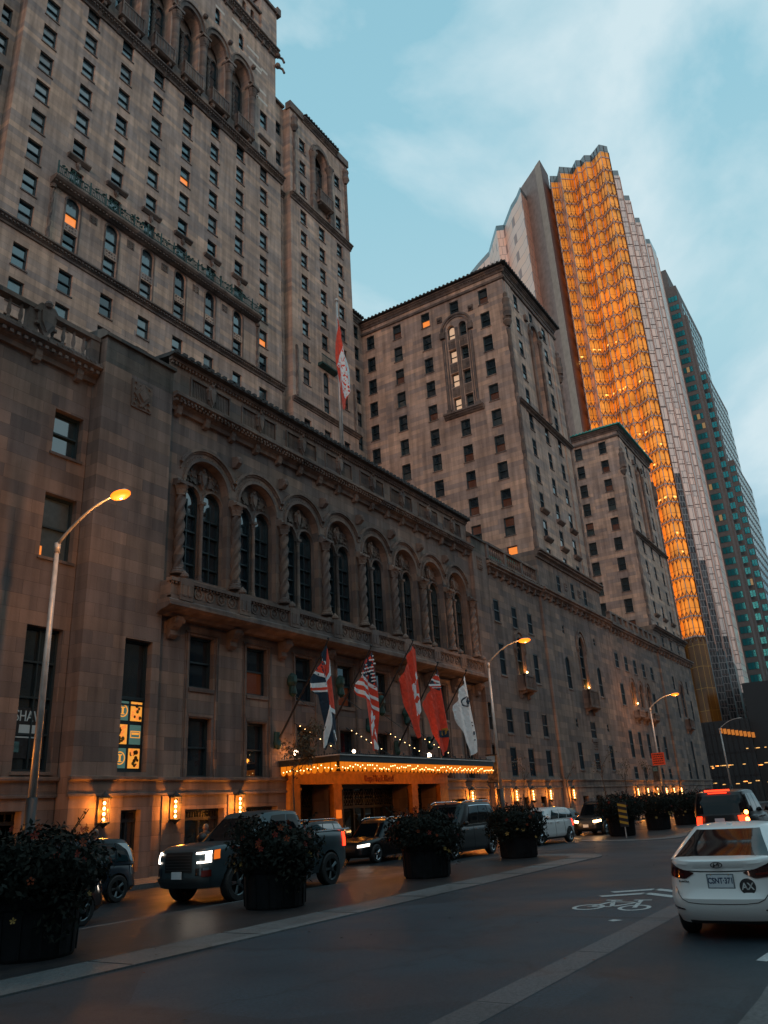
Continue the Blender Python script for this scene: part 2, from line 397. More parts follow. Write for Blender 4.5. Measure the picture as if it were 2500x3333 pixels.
def column(mb, F, u, z0, z1, r, d, spiral=True, cap=.5):
    c = F(u, 0, d); x, y = c[0], c[1]
    mb.lathe([(r*1.5,0),(r*1.5,.1),(r*1.25,.16),(r*1.3,.22),(r,.28)], 12, (x, y, z0))
    h = z1-z0-.28-cap
    if spiral:
        n = 26
        mb.lathe([(r*.92, .28+h*i/n) for i in range(n+1)], 20, (x, y, z0), twist=(.24, 3, 3.4))
    else: mb.lathe([(r,.28),(r*.95,.28+h)], 12, (x, y, z0))
    mb.lathe([(r,z1-cap-z0),(r*1.15,z1-cap-z0+.03),(r*1.0,z1-cap-z0+.08),(r*1.25,z1-cap*.6-z0),(r*1.15,z1-cap*.55-z0),(r*1.6,z1-cap*.25-z0),(r*1.5,z1-cap*.2-z0)], 12, (x, y, z0), twist=(.1, 8, 0))
    mb.fbox(F, u-r*1.6, u+r*1.6, z1-.13, z1, d-r*1.6, d+r*1.6)
# ------------------------------------------------------------------ the hotel
hotel = empty('historic_hotel', (37, 25, 0), 0, 'huge brown limestone hotel with arched loggia, tall stepped towers and rows of sash windows', 'hotel')
def core(name, boxes, m='limestone_tower'):
    mb = MB()
    for b in boxes: mb.box(*b)
    return part(mb, name, m, hotel)
# masses standing behind the facade skins
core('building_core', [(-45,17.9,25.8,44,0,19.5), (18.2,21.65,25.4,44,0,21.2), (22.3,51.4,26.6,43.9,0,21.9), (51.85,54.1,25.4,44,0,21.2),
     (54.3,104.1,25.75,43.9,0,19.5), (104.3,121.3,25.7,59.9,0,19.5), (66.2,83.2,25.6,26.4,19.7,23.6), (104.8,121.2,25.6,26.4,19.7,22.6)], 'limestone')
core('tower_core', [(21.8,49.1,43.35,59.8,15,85), (49.1,50.0,43.4,59.8,15,64), (50.0,51.95,43.5,59.8,15,77), (52.3,62.5,43.4,59.8,15,76.6),
     (19.7,21.9,43.5,59.8,15,77), (9.2,19.4,43.4,59.8,15,76.6), (62.6,67,44.1,58,15,57.2)])
core('wing_core', [(67.95,81.5,26.6,59.8,20,56.3), (105.6,121.0,26.6,59.8,20,52.1)])
lw = MB(); lc = MB(); ls = MB()      # podium wall, carved trim, stained stone
# --- left section of the podium
F = FS(25.35); H = []
for a, b, c, d in ((16.45,17.75,15.7,17.6), (16.4,17.8,11.45,14.0), (16.25,17.72,3.85,8.85)):
    H.append(reg(F, a, b, c, d, D=.42, up='glass_sky' if c > 15 else 'glass_blind' if c > 11 else 'glass_dark', lo='glass_sky' if c > 15 else 'glass_blind' if c > 11 else 'glass_dark', rails=1 if c > 4 else 3, mull=c < 4, smb=lc))
for k in range(7):
    x = 12.6-3.9*k
    H.append(reg(F, x, x+1.35, 14.4, 17.2, arch=True, D=.4, smb=lc)); H.append(reg(F, x, x+1.35, 9.4, 12.4, D=.4, smb=lc)); H.append(reg(F, x, x+1.35, 3.85, 8.8, D=.4, smb=lc, rails=3))
for x in (-14,-8.5,-3,2.5,8.0,13.2): H.append((x, x+3.6, .5, 2.6, False, .5))
wall(lw, F, -45, 18.0, 0, 19.6, H)
# --- left pier
F = FS(24.65); H = [reg(F, 20.0, 21.35, 3.82, 8.8, D=.45, up='glass_dark', lo='glass_dark', rails=1)]
H.append((20.3,21.2,.4,2.5,False,.4))
wall(lw, F, 18.05, 21.75, 0, 20.3, H)
wall(ls, F, 18.05, 21.75, 20.3, 21.5); ls2 = ls; ls = MB()
lw.add([(18.05,24.65,0),(18.05,25.5,0),(18.05,25.5,21.5),(18.05,24.65,21.5)], [(0,1,2,3)])
lw.add([(21.75,24.65,0),(21.75,25.3,0),(21.75,25.3,21.5),(21.75,24.65,21.5)], [(0,1,2,3)])
ls2.prof(F, 17.95, 21.85, [(-.6,21.5),(.12,21.5),(.12,21.66),(-.25,21.95),(-1.6,22.2),(-1.6,21.5)])
lc.fbox(F, 19.45, 20.55, 18.75, 20.1, -.05, .06); lc.poly(F, [(19.55,19.42),(20.0,18.85),(20.45,19.42),(20.0,20.0)], .05, .13); lc.poly(F, [(19.75,19.42),(20.0,19.1),(20.25,19.42),(20.0,19.75)], .12, .2); carved(lc, F, 19.5, 20.5, 18.8, 20.05, .06, 3)
# balustrade and cornice, left section
F = FS(25.35); cq = MB(); cornice(cq, F, -45, 18.03, 19.35, .75, .6, .3, [17.2-1.9*k for k in range(6)]); part(cq, 'cornice', 'limestone_carved', hotel); carved(lc, F, 8, 18, 19.95, 20.1, .55, 5)
bal = MB(); baluster_run(bal, F, 6, 17.95, 20.1, 21.45, .2, .42, 3.0); shield(bal, F, 15.35, 20.85, .9, 1.5, .35)
part(bal, 'balustrade', 'limestone_carved', hotel)
# --- loggia block
F = FS(25.0); B0 = 22.64; BW = 3.558; SP = 16.5; RI = 1.38
H = []
for k in range(8):
    c = B0+BW*(k+.5); H.append((c-RI, c+RI, 12.0, SP+RI, True, .46))
low = []
for k in range(8):
    c = B0+BW*(k+.5)
    low.append(reg(F, c-.72, c+.72, 7.3, 9.5, D=.4, up='glass_dark', lo='glass_dim' if k in (1,3,4) else 'glass_dark', smb=None))
    low.append(reg(F, c-.66, c+.66, 3.68, 6.05, D=.4, up='glass_dark', lo='glass_dark'))
SHOP = [(23.75,25.95), (27.3,29.4), (46.1,47.9), (49.2,51.0)]
wall(lw, F, 21.75, 51.75, 0, 20.0, H+low+[(a, b, .3, 2.45, False, .5) for a, b in SHOP]+[(30.74,33.37,.02,3.4,False,1.3),(34.06,40.9,.02,3.4,False,1.3),(41.56,44.2,.02,3.4,False,1.3)], n=20)
F0 = FS(25.0)
wall(lw, F0, 21.75, 51.75, 20.0, 22.35, [(c-1.28, c+1.28, 20.95, 21.9, False, .08) for c in [B0+BW*(k+.5)+.05 for k in range(8)]])
for k in range(8):                                       # fluted panels and cartouches in the attic
    c = B0+BW*(k+.5)+.05
    lc.fbox(F0, c-1.28, c+1.28, 20.95, 21.9, -.12, -.06)
    for j in range(22):
        u = c-1.2+j*.114
        if abs(u-c) > .28: lc.fbox(F0, u-.02, u+.03, 21.0, 21.85, -.07, -.02)
    for (a, b, e, f) in ((c-1.36,c+1.36,21.9,21.98),(c-1.36,c+1.36,20.87,20.95),(c-1.36,c-1.28,20.95,21.9),(c+1.28,c+1.36,20.95,21.9)): lc.fbox(F0, a, b, e, f, -.03, .06)
    shield(lc, F0, c, 21.42, .52, 1.2, .02)
# cornice of the loggia
cq = MB(); cornice(cq, F0, 21.8, 51.7, 19.75, .75, .62, .24, [22.3+1.779*k for k in range(17)]); part(cq, 'cornice', 'limestone_carved', hotel)
carved(lc, F0, 22, 51.6, 20.12, 20.3, .5, 9)
lc.fbox(F0, 21.78, 51.72, 22.34, 22.5, -.05, .16)
for i in range(140): lc.fbox(F0, 21.85+i*.2135, 21.95+i*.2135, 22.2, 22.34, -.04, .12)
rt = MB(); tiles(rt, F0, 21.7, 51.8, 22.5, .42, 4, .5, .44); part(rt, 'tiled_roof', 'roof_tile', hotel)
# arches: archivolts, tympana, paired lights, columns
FB = FS(25.42)
for k in range(8):
    c = B0+BW*(k+.5); ab = MB()
    archring(ab, F0, c, SP, 1.99, 1.86, -.02, .15, BW/2-.01, 40); archring(ab, F0, c, SP, 1.84, 1.78, -.02, .07, BW/2-.01, 40)
    archring(ab, F0, c, SP, RI+.14, RI+.001, -.02, .07, None, 24)
    for i in range(26):
        t = pi*(i+.5)/26; q = F0(c+(RI+.22)*cos(t), SP+(RI+.22)*sin(t), .0)
        ab.ball(q, .035, 5)
    part(ab, 'arch_surround', 'limestone_carved', hotel)
    tb = MB(); hw = 1.16; zsp = 16.05; crown = zsp+.56
    HH = [(c-1.36, c-.10, 12.02, crown, True, .25), (c+.10, c+1.36, 12.02, crown, True, .25)]
    wall(tb, FB, c-RI-.1, c+RI+.1, 12.0, SP+RI+.1, HH)
    archring(tb, FB, c-.73, crown-.63, .73, .63, -.02, .10, None, 16); archring(tb, FB, c+.73, crown-.63, .73, .63, -.02, .10, None, 16)
    shield(tb, FB, c, 17.05, .5, .95, .04)
    for s in (-1, 1): tb.poly(FB, [(c+s*.35,16.75),(c+s*.75,16.95),(c+s*1.0,17.35),(c+s*.5,17.45)], .0, .08); carved(tb, FB, c+min(s*.35,s*1.05), c+max(s*.35,s*1.05), 16.7, 17.5, .05, k)
    for s in (-1, 1): tb.fbox(FB, c+s*1.36-.03, c+s*1.36+.03, 12.0, 16.0, -.05, .12)
    part(tb, 'tympanum', 'limestone_carved', hotel)
    mc = MB(); column(mc, FB, c, 12.0, 15.95, .095, .1, False, .42); part(mc, 'mullion_column', 'limestone_carved', hotel, smooth=False)
    for s in (-1, 1):
        a, b = c+s*.73-.63, c+s*.73+.63; fb, pb = MB(), MB()
        win_mesh(fb, pb, FB, a, b, 12.05, crown, True, .25, [0, 0, 0, 0, 1], rails=4, mull=True)
        o = part(fb, 'arched_window', 'sash', hotel); part(pb, 'pane', PANES, o)
for k in range(9):
    cm = MB(); u = B0+BW*k; column(cm, F0, u, 11.95, 16.2, .22, .2, True, .62); carved(cm, F0, u-.3, u+.3, 15.65, 16.05, .36, k)
    cm.prof(F0, u-.32, u+.32, [(-.05,16.2),(.36,16.2),(.3,16.36),(-.05,16.42)])
    part(cm, 'spiral_column', 'limestone_carved', hotel)
    if 0 < k < 8:
        hb = MB(); hb.prof(F0, u-.14, u+.14, [(-.05,18.25),(.18,18.2),(.42,18.4),(.46,18.55),(.3,18.75),(-.05,18.8)]); q = F0(u, 18.62, .3); hb.ball(q, .17, 8); q = F0(u, 18.42, .44); hb.ball(q, .08, 6)
        part(hb, 'carved_head', 'limestone_carved', hotel)
# long balcony
bb = MB(); FBk = FS(24.0)
bb.prof(F0, 21.45, 51.25, [(-.05,10.0),(.35,10.0),(.55,10.12),(.95,10.2),(1.12,10.3),(1.12,10.5),(1.02,10.58),(-.05,10.58)])
bb.fbox(F0, 21.6, 51.1, 10.55, 10.72, .78, 1.02); bb.fbox(F0, 21.55, 51.15, 11.32, 11.47, .74, 1.08); bb.fbox(F0, 21.62, 51.08, 10.7, 11.33, .86, .94)
for i in range(150): bb.fbox(F0, 21.6+i*.197, 21.7+i*.197, 11.24, 11.32, .9, 1.04)
for s, u in ((0, 21.6), (1, 50.92)):
    bb.fbox(F0, u, u+.16, 10.56, 11.4, -.05, .98)
for k in range(9):
    u = min(max(B0+BW*k-.25, 21.95), 50.75)
    bb.fbox(F0, u-.36, u+.36, 10.57, 11.5, .72, 1.1); bb.fbox(F0, u-.24, u-.05, 10.75, 11.25, 1.09, 1.13); bb.fbox(F0, u+.05, u+.24, 10.75, 11.25, 1.09, 1.13)
    q = F0(u, 11.5, .9); bb.lathe([(.2,0),(.12,.06),(.19,.14),(.17,.26),(.06,.36),(.03,.42)], 10, q)
    if k < 8:
        u2 = min(B0+BW*(k+1)-.25, 50.75)
        for j in range(4):
            uc = lerp(u+.42, u2-.42, (j+.5)/4); 
            archring(bb, F0, uc, 11.01, .25, .19, .92, .99, None, 20, 1, 0, 360)
            bb.poly(F0, [(uc+.09*cos(t*pi/3), 11.01+.09*sin(t*pi/3)) for t in range(6)], .92, .98)
            for t in range(6): q = F0(uc+.14*cos(t*pi/3), 11.01+.14*sin(t*pi/3), .94); bb.ball(q, .035, 5)
part(bb, 'long_balcony', 'limestone_carved', hotel)
for k in range(9):
    u = min(max(B0+BW*k-.1, 22.0), 50.9); cb = MB()
    cb.prof(F0, u-.2, u+.2, [(-.05,9.2),(.12,9.15),(.26,9.3),(.24,9.5),(.42,9.62),(.6,9.85),(.62,10.02),(-.05,10.02)]); q = F0(u, 9.5, .25)
    for s in (-1, 1): cb.lathe([(.11,-.06),(.13,0),(.11,.06)], 10, (u+s*.22, q[1]-.25, 9.85), 'x'); 
    part(cb, 'balcony_bracket', 'limestone_carved', hotel)
for k in range(8):                                        # spandrels and frames of the tall lower bays
    c = B0+BW*(k+.5)
    lc.fbox(F0, c-.74, c+.74, 7.12, 7.28, -.3, .06); lc.fbox(F0, c-.7, c+.7, 6.1, 6.2, -.3, .03); lc.fbox(F0, c-.7, c+.7, 6.2, 7.12, -.3, -.08)
    for j in range(12): lc.fbox(F0, c-.62+j*.106, c-.56+j*.106, 6.95, 7.12, -.1, -.02)
    for j in range(3): 
        uc = c-.42+j*.42; archring(lc, F0, uc, 6.56, .19, .14, -.09, -.02, None, 10, 1, 0, 360); lc.poly(F0, [(uc-.09,6.56),(uc,6.47),(uc+.09,6.56),(uc,6.65)], -.09, -.02)
    for s in (-1, 1):
        lc.fbox(F0, c+s*.86-.045, c+s*.86+.045, 3.66, 9.6, -.03, .06); lc.fbox(F0, c+s*.98-.02, c+s*.98+.02, 3.66, 9.6, -.03, .03)
    lc.fbox(F0, c-1.0, c+1.0, 9.6, 9.68, -.03, .07)
# --- right pier
F = FS(24.7); H = [reg(F, 51.95, 52.9, 6.95, 8.85, D=.35, up='glass_dark', lo='glass_dark'), reg(F, 51.95, 52.9, 3.9, 5.9, D=.35, up='glass_dark', lo='glass_dark')]
wall(lw, F, 51.75, 54.2, 0, 20.2, H); wall(ls, F, 51.75, 54.2, 20.2, 21.3)
for x in (51.75, 54.2): lw.add([(x,24.7,0),(x,25.5,0),(x,25.5,21.3),(x,24.7,21.3)], [(0,1,2,3)])
ls.prof(F, 51.65, 54.3, [(-.6,21.3),(.12,21.3),(.12,21.46),(-.25,21.75),(-1.6,22.0),(-1.6,21.3)])
lc.fbox(F, 52.5, 53.3, 18.9, 19.9, -.05, .06); carved(lc, F, 52.5, 53.3, 18.9, 19.9, .06, 3); lc.fbox(F, 51.9, 52.95, 6.0, 6.9, -.05, .05)
# --- right section
def niche(F, cx, c, top, w, wall_d=.5, lit=False, bal=(9.75, 11.45, 1.6)):
    """tall arched niche with a pointed hood, paired lights and a little balcony"""
    mb = MB()
    archring(mb, F, cx, top-w*.9, w*.62, w*.5+.002, -.03, .10, None, 18, 1.55); archring(mb, F, cx, top-w*.9, w*.74, w*.66, -.03, .16, None, 18, 1.6)
    for s in (-1, 1):
        mb.fbox(F, cx+s*w*.57-.05, cx+s*w*.57+.05, c, top-w*.9, -.03, .10); console(mb, F, cx+s*w*.62, top-w*1.25, top-w*.85, .2, .16)
        mb.fbox(F, cx+s*w*.57-.09, cx+s*w*.57+.09, top-w*.95, top-w*.85, -.03, .14)
    column(mb, F, cx, c+.02, top-w*.85, .06, -.28, False, .3)
    archring(mb, F, cx-w*.25, top-w*.85, w*.25, w*.19, -.36, -.24, None, 8, 1.2); archring(mb, F, cx+w*.25, top-w*.85, w*.25, w*.19, -.36, -.24, None, 8, 1.2)
    if bal:
        b0, b1, bw = bal; balconet(mb, F, cx-bw*.8, cx+bw*.8, b0+.5, b1, .7)
    part(mb, 'arched_niche', 'limestone_carved', hotel)
F = FS(25.0); H = []
for x in (55.35, 58.75, 61.95): H.append(reg(F, x, x+1.05, 15.35, 17.15, D=.13, up='glass_matte', lo='glass_matte', smb=lc))
for x in (55.5, 62.25): H.append(reg(F, x, x+1.05, 11.2, 13.7, D=.13, up='glass_matte', lo='glass_matte', smb=lc))
H.append(reg(F, 58.8, 60.2, 11.6, 14.8, arch=1.3, D=.3, up='glass_matte', lo='glass_matte'))
for x in (55.6, 58.9, 62.5):
    H.append(reg(F, x, x+1.15, 6.9, 8.8, D=.13, up='glass_matte', lo='glass_matte')); H.append(reg(F, x, x+1.15, 3.82, 5.95, D=.13, up='glass_matte', lo='glass_matte'))
    lc.fbox(F, x, x+1.15, 6.75, 6.88, -.2, .05); lc.fbox(F, x, x+1.15, 5.97, 6.75, -.25, -.1); carved(lc, F, x+.1, x+1.05, 6.05, 6.65, -.1, 2)
for x in (46.6, 50.1, 53.6, 57.0, 60.4): H.append((x, x+1.5, .4, 2.4, False, .5)) if x > 54 else None
wall(lw, F, 54.2, 65.3, 0, 19.2, H); niche(F, 59.5, 11.6, 14.8, 1.5, bal=(9.75,11.5,1.35))
cq = MB(); cornice(cq, F, 54.2, 65.4, 19.2, .75, .6, .3, [54.8+1.3*k for k in range(8)]); part(cq, 'cornice', 'limestone_carved', hotel); carved(lc, F, 54.3, 65.2, 19.95, 20.1, .5, 4)
bal = MB(); baluster_run(bal, F, 54.25, 64.6, 20.1, 21.5, .25, .36, 3.3); part(bal, 'balustrade', 'limestone_carved', hotel)
# --- third bay under the first wing
F = FS(24.8); H = []
H.append(reg(F, 73.35, 75.0, 11.75, 17.0, arch=1.3, D=.3, up='glass_matte', lo='glass_matte', rails=3))
for x in (69.3, 78.1): H.append(reg(F, x, x+1.15, 11.4, 14.4, arch=True, D=.15, up='glass_matte', lo='glass_matte', smb=lc)); H.append(reg(F, x+.25, x+1.4, 4.45, 6.85, D=.13, up='glass_matte', lo='glass_matte', smb=lc))
for x in (69.35, 78.0): H.append(reg(F, x+.3, x+.85, 16.5, 17.3, D=.2, up='glass_matte', lo='glass_matte')); H.append(reg(F, x+.6, x+1.15, 8.05, 8.85, D=.2, up='glass_matte', lo='glass_matte'))
H.append(reg(F, 73.7, 75.2, 7.25, 8.85, D=.13, up='glass_matte', lo='glass_matte')); H.append(reg(F, 73.75, 75.15, 4.45, 6.0, D=.13, up='glass_matte', lo='glass_matte', smb=lc))
lc.fbox(F, 73.6, 75.25, 6.95, 7.2, -.05, .08); carved(lc, F, 73.7, 75.1, 6.2, 6.9, -.02, 2)
for x in (69.2, 72.6, 76.2, 80.0): H.append((x, x+1.4, .4, 2.3, False, .5))
wall(lw, F, 65.3, 84.2, 0, 19.2, H); niche(F, 74.17, 11.75, 17.0, 1.75, bal=(9.4,11.6,1.7))
for x in (65.3, 84.2): lw.add([(x,24.8,0),(x,25.5,0),(x,25.5,19.3),(x,24.8,19.3)], [(0,1,2,3)])
lc.fbox(F, 70.75, 71.35, 13.3, 13.95, -.03, .012)
cq = MB(); cornice(cq, F, 65.2, 84.3, 19.2, .8, .6, .3, [66+1.3*k for k in range(14)]); part(cq, 'cornice', 'limestone_carved', hotel)
F = FS(25.05); H = [reg(F, x, x+1.0, 20.7, 22.4, D=.13, up='glass_matte', lo='glass_matte') for x in (70.6, 74.4, 78.1)]
wall(lw, F, 66, 83.5, 19.7, 23.1, H); cq = MB(); cornice(cq, F, 65.8, 83.7, 23.1, .75, .6, .3); part(cq, 'cornice', 'limestone_carved', hotel)
for u in (72.9, 76.7): lc.fbox(F, u-.3, u+.3, 21.2, 22.0, -.05, .05); carved(lc, F, u-.3, u+.3, 21.2, 22.0, .05, 3)
for x in (66, 83.5): lw.add([(x,25.05,19.7),(x,29,19.7),(x,29,23.8),(x,25.05,23.8)], [(0,1,2,3)])
lw.add([(66,25.05,23.8),(83.5,25.05,23.8),(83.5,29,23.8),(66,29,23.8)], [(0,1,2,3)])
cg = MB(); cg.prof(FS(29.2), 62.9, 66.2, [(0,21.9),(3.6,21.9),(3.7,22.1),(1.2,23.2),(0,23.2)]); cg.prof(FS(29.2), 101.6, 104.6, [(0,20.9),(3.6,20.9),(3.7,21.1),(1.2,22.2),(0,22.2)]); part(cg, 'copper_roof', 'copper_roof', hotel)
# --- fourth bay
F = FS(25.0); H = []
for x in (85.5, 88.95, 92.35, 95.9, 99.55): H.append(reg(F, x, x+1.25, 15.2, 16.9, D=.13, up='glass_matte', lo='glass_matte', smb=lc))
for x in (85.9, 98.6): H.append(reg(F, x, x+1.25, 11.25, 13.6, D=.13, up='glass_matte', lo='glass_matte', smb=lc))
for k, x in enumerate((89.7, 92.9, 96.0)): H.append(reg(F, x, x+1.3, 11.5, 14.3, arch=1.3, D=.3, up='glass_lit' if k == 0 else 'glass_matte', lo='glass_lit' if k == 0 else 'glass_matte')); niche(F, x+.65, 11.5, 14.3, 1.4, bal=(9.6,10.9,1.25))
for x in (86.2, 89.6, 93.0, 96.6, 100.1): H.append(reg(F, x, x+1.3, 5.85, 8.65, D=.13, up='glass_matte', lo='glass_matte')); H.append(reg(F, x, x+1.3, 3.7, 5.0, D=.13, up='glass_matte', lo='glass_matte')); lc.fbox(F, x, x+1.3, 5.05, 5.8, -.25, -.08)
wall(lw, F, 84.2, 104.2, 0, 19.2, H); cq = MB(); cornice(cq, F, 84.3, 104.1, 19.2, .75, .6, .3, [85+1.3*k for k in range(14)]); part(cq, 'cornice', 'limestone_carved', hotel)
bal = MB(); bal.fbox(F, 84.4, 104.0, 19.95, 20.2, .1, .5); bal.fbox(F, 84.4, 104.0, 21.0, 21.2, .1, .5)
for i in range(10): u = 84.8+i*2.08; bal.fbox(F, u-.3, u+.3, 20.15, 21.05, .08, .52); bal.fbox(F, u+.35, u+1.7, 20.2, 21.0, .22, .32)
part(bal, 'balustrade', 'limestone_carved', hotel)
# --- fifth bay under the second wing
F = FS(24.8); H = []
for x, zz in ((109.2, 14.9), (116.5, 14.9)): H.append(reg(F, x, x+1.0, zz, 16.8, D=.13, up='glass_matte', lo='glass_matte'))
H.append(reg(F, 112.6, 114.0, 11.6, 16.2, arch=1.3, D=.13, up='glass_matte', lo='glass_matte', rails=2)); niche(F, 113.3, 11.6, 16.2, 1.5, bal=(9.5,11.3,1.5))
for x in (109.6, 117.4): H.append(reg(F, x, x+1.0, 11.3, 14.2, D=.13, up='glass_matte', lo='glass_matte'))
for x in (109.4, 113.0, 117.3): H.append(reg(F, x, x+1.2, 3.7, 5.65 if x != 113.0 else 8.6, D=.13, up='glass_matte', lo='glass_matte'))
wall(lw, F, 104.2, 121.6, 0, 19.2, H); cq = MB(); cornice(cq, F, 104.1, 121.9, 19.2, .8, .6, .3, [105+1.3*k for k in range(13)]); part(cq, 'cornice', 'limestone_carved', hotel)
for x in (104.2, 121.6): lw.add([(x,24.8,0),(x,60,0),(x,60,19.3),(x,24.8,19.3)], [(0,1,2,3)])
F = FS(25.05); H = [reg(F, x, x+1.0, 20.3, 21.9, D=.13, up='glass_matte', lo='glass_matte') for x in (108.4, 112.6, 116.8)]
wall(lw, F, 104.6, 121.4, 19.7, 22.3, H); cq = MB(); cornice(cq, F, 104.4, 121.6, 22.3, .6, .6, .3); part(cq, 'cornice', 'limestone_carved', hotel)
lw.add([(104.6,25.05,19.7),(104.6,28,19.7),(104.6,28,22.9),(104.6,25.05,22.9)], [(0,1,2,3)]); lw.add([(104.6,25.05,22.9),(121.4,25.05,22.9),(121.4,29,22.9),(104.6,29,22.9)], [(0,1,2,3)])
# string course and plinth
for y, a, b in ((25.35,-45,18.0),(24.65,17.95,21.85),(25.0,21.85,30.0),(25.0,45.3,51.65),(24.7,51.65,54.3),(25.0,54.3,65.2),(24.8,65.2,84.3),(25.0,84.3,104.1),(24.8,104.1,121.8)):
    Fx = FS(y); lc.prof(Fx, a, b, [(-.05,3.0),(.08,3.0),(.08,3.08),(.03,3.1),(.03,3.5),(.14,3.56),(.14,3.66),(-.05,3.7)])
pl = MB(); pl.fbox(FS(24.8), 65.25, 84.25, .0, 2.95, -.04, .03) ; 
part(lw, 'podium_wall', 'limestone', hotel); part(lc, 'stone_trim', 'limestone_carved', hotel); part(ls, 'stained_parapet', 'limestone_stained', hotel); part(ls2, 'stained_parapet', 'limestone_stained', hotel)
# --- main tower
K = .9333
tu = lambda u: u*K
tz = lambda z: 1.95+(z-1.95)*K
tw = MB(); tc = MB(); gr = MB()
F = FS(42.0); H = []; cols = [23.45+3.459*k for k in range(8)]; rows = [46.7+2.82*k for k in range(7)]
LITW = {(3, 3): 'glass_lit', (7, 4): 'glass_shade'}
for i, x in enumerate(cols):
    for j, z in enumerate(rows):
        H.append(reg(F, x-.56, x+.56, z-.92, z+.9, D=.3, lo='glass_lit' if (i, j) in ((4, 3),) else None, smb=tc, lit=.01, blind=.6))
    for z in (37.65, 34.85, 32.05, 29.2, 26.4): H.append(reg(F, x-.56, x+.56, z-.92, z+.9, D=.3, smb=tc, lit=.01))
    if i in (0, 7):
        for z in (43.9, 41.3): H.append(reg(F, x-.56, x+.56, z-.92, z+.85, D=.3, smb=tc, lo='glass_lit' if i == 7 and z > 43 else None))
    else:
        H.append(reg(F, x-.56, x+.56, 42.55, 44.95, arch=.8, D=.3, lo='glass_lit' if i == 1 else None, blind=.8)); H.append(reg(F, x-.56, x+.56, 40.3, 41.9, D=.3, blind=.6, lo='glass_shade' if i == 4 else None))
        tc.fbox(F, x-.5, x+.5, 41.95, 42.5, -.1, -.02); carved(tc, F, x-.5, x+.5, 41.95, 42.5, -.02, i); archring(tc, F, x, 44.5, .74, .58, -.03, .05, None, 12, .8)
        for s in (-1, 1): tc.fbox(F, x+s*.66-.05, x+s*.66+.05, 40.2, 44.5, -.03, .05)
        part(tc, 'window_surround', 'limestone_carved', hotel); tc = MB()
        tc.prof(F, x-.95, x+.95, [(-.05,48.3),(.1,48.3),(.32,48.5),(.32,48.62),(-.05,48.7)]); shield(tc, F, x, 48.0, .35, .6, .02)
        part(tc, 'window_hood', 'limestone_carved', hotel); tc = MB()
        if i < 6: u = x+1.73; tc.fbox(F, u-.34, u+.34, 43.95, 44.65, -.05, .03); carved(tc, F, u-.33, u+.33, 43.97, 44.63, .03, i); part(tc, 'carved_panel', 'limestone_carved', hotel); tc = MB()
for i, x in enumerate((40.6, 44.05, 37.1, 33.6, 30.1, 26.6)): H.append(reg(F, x-.38, x+.38, 77.7, 79.9, arch=True, D=.3))
H.append(reg(F, 47.05, 48.15, 69.8, 72.0, D=.3, up='glass_sky', lo='glass_blind')); H.append(reg(F, 47.05, 48.15, 65.7, 67.2, D=.3)); 
tc.prof(F, 46.7, 48.5, [(-.05,68.0),(.1,68.0),(.3,68.2),(.3,68.32),(-.05,68.4)])
AC = [45.7-3.5*j for j in range(7)]; AH = [((AC[j]+AC[j+1])/2-1.25, (AC[j]+AC[j+1])/2+1.25, 66.0, 75.6, 1.2, 1.1) for j in range(6)]
wall(tw, F, 21.4, 50.3, 15, 65.0, [h for h in H if h[3] < 65.2]); wall(tw, F, 21.4, 49.55, 65.0, 82.4, [h for h in H if h[2] > 65.2]+AH, n=16)
tw.add([(50.3,42,15),(50.3,44,15),(50.3,44,65),(50.3,42,65)], [(0,1,2,3)]); tw.add([(49.55,42,65),(49.55,60,65),(49.55,60,86),(49.55,42,86)], [(0,1,2,3)]); tw.add([(21.4,42,15),(21.4,44,15),(21.4,44,86),(21.4,42,86)], [(0,1,2,3)])
tw.add([(21.4,42,86),(49.55,42,86),(49.55,60,86),(21.4,60,86)], [(0,1,2,3)])
cq = MB(); cornice(cq, F, 21.3, 50.5, 64.35, .8, .6, .28); part(cq, 'cornice', 'limestone_carved', hotel); cq = MB(); cornice(cq, F, 21.3, 50.5, 39.45, .6, .45, .28); part(cq, 'cornice', 'limestone_carved', hotel)
for j, u in enumerate(AC): 
    cm = MB(); cm.lathe([(.42,0),(.42,.2),(.36,.3),(.35,6.2),(.42,6.3),(.38,6.4),(.55,7.2),(.5,7.3)], 12, (u, 41.9, 66.0), twist=(.0,1,0)); cm.fbox(F, u-.55, u+.55, 73.3, 73.6, -.4, .65); carved(cm, F, u-.5, u+.5, 72.4, 73.2, .5, j); cm.fbox(F, u-.5, u+.5, 65.1, 66.05, -.1, .55)
    part(cm, 'giant_column', 'limestone_carved', hotel)
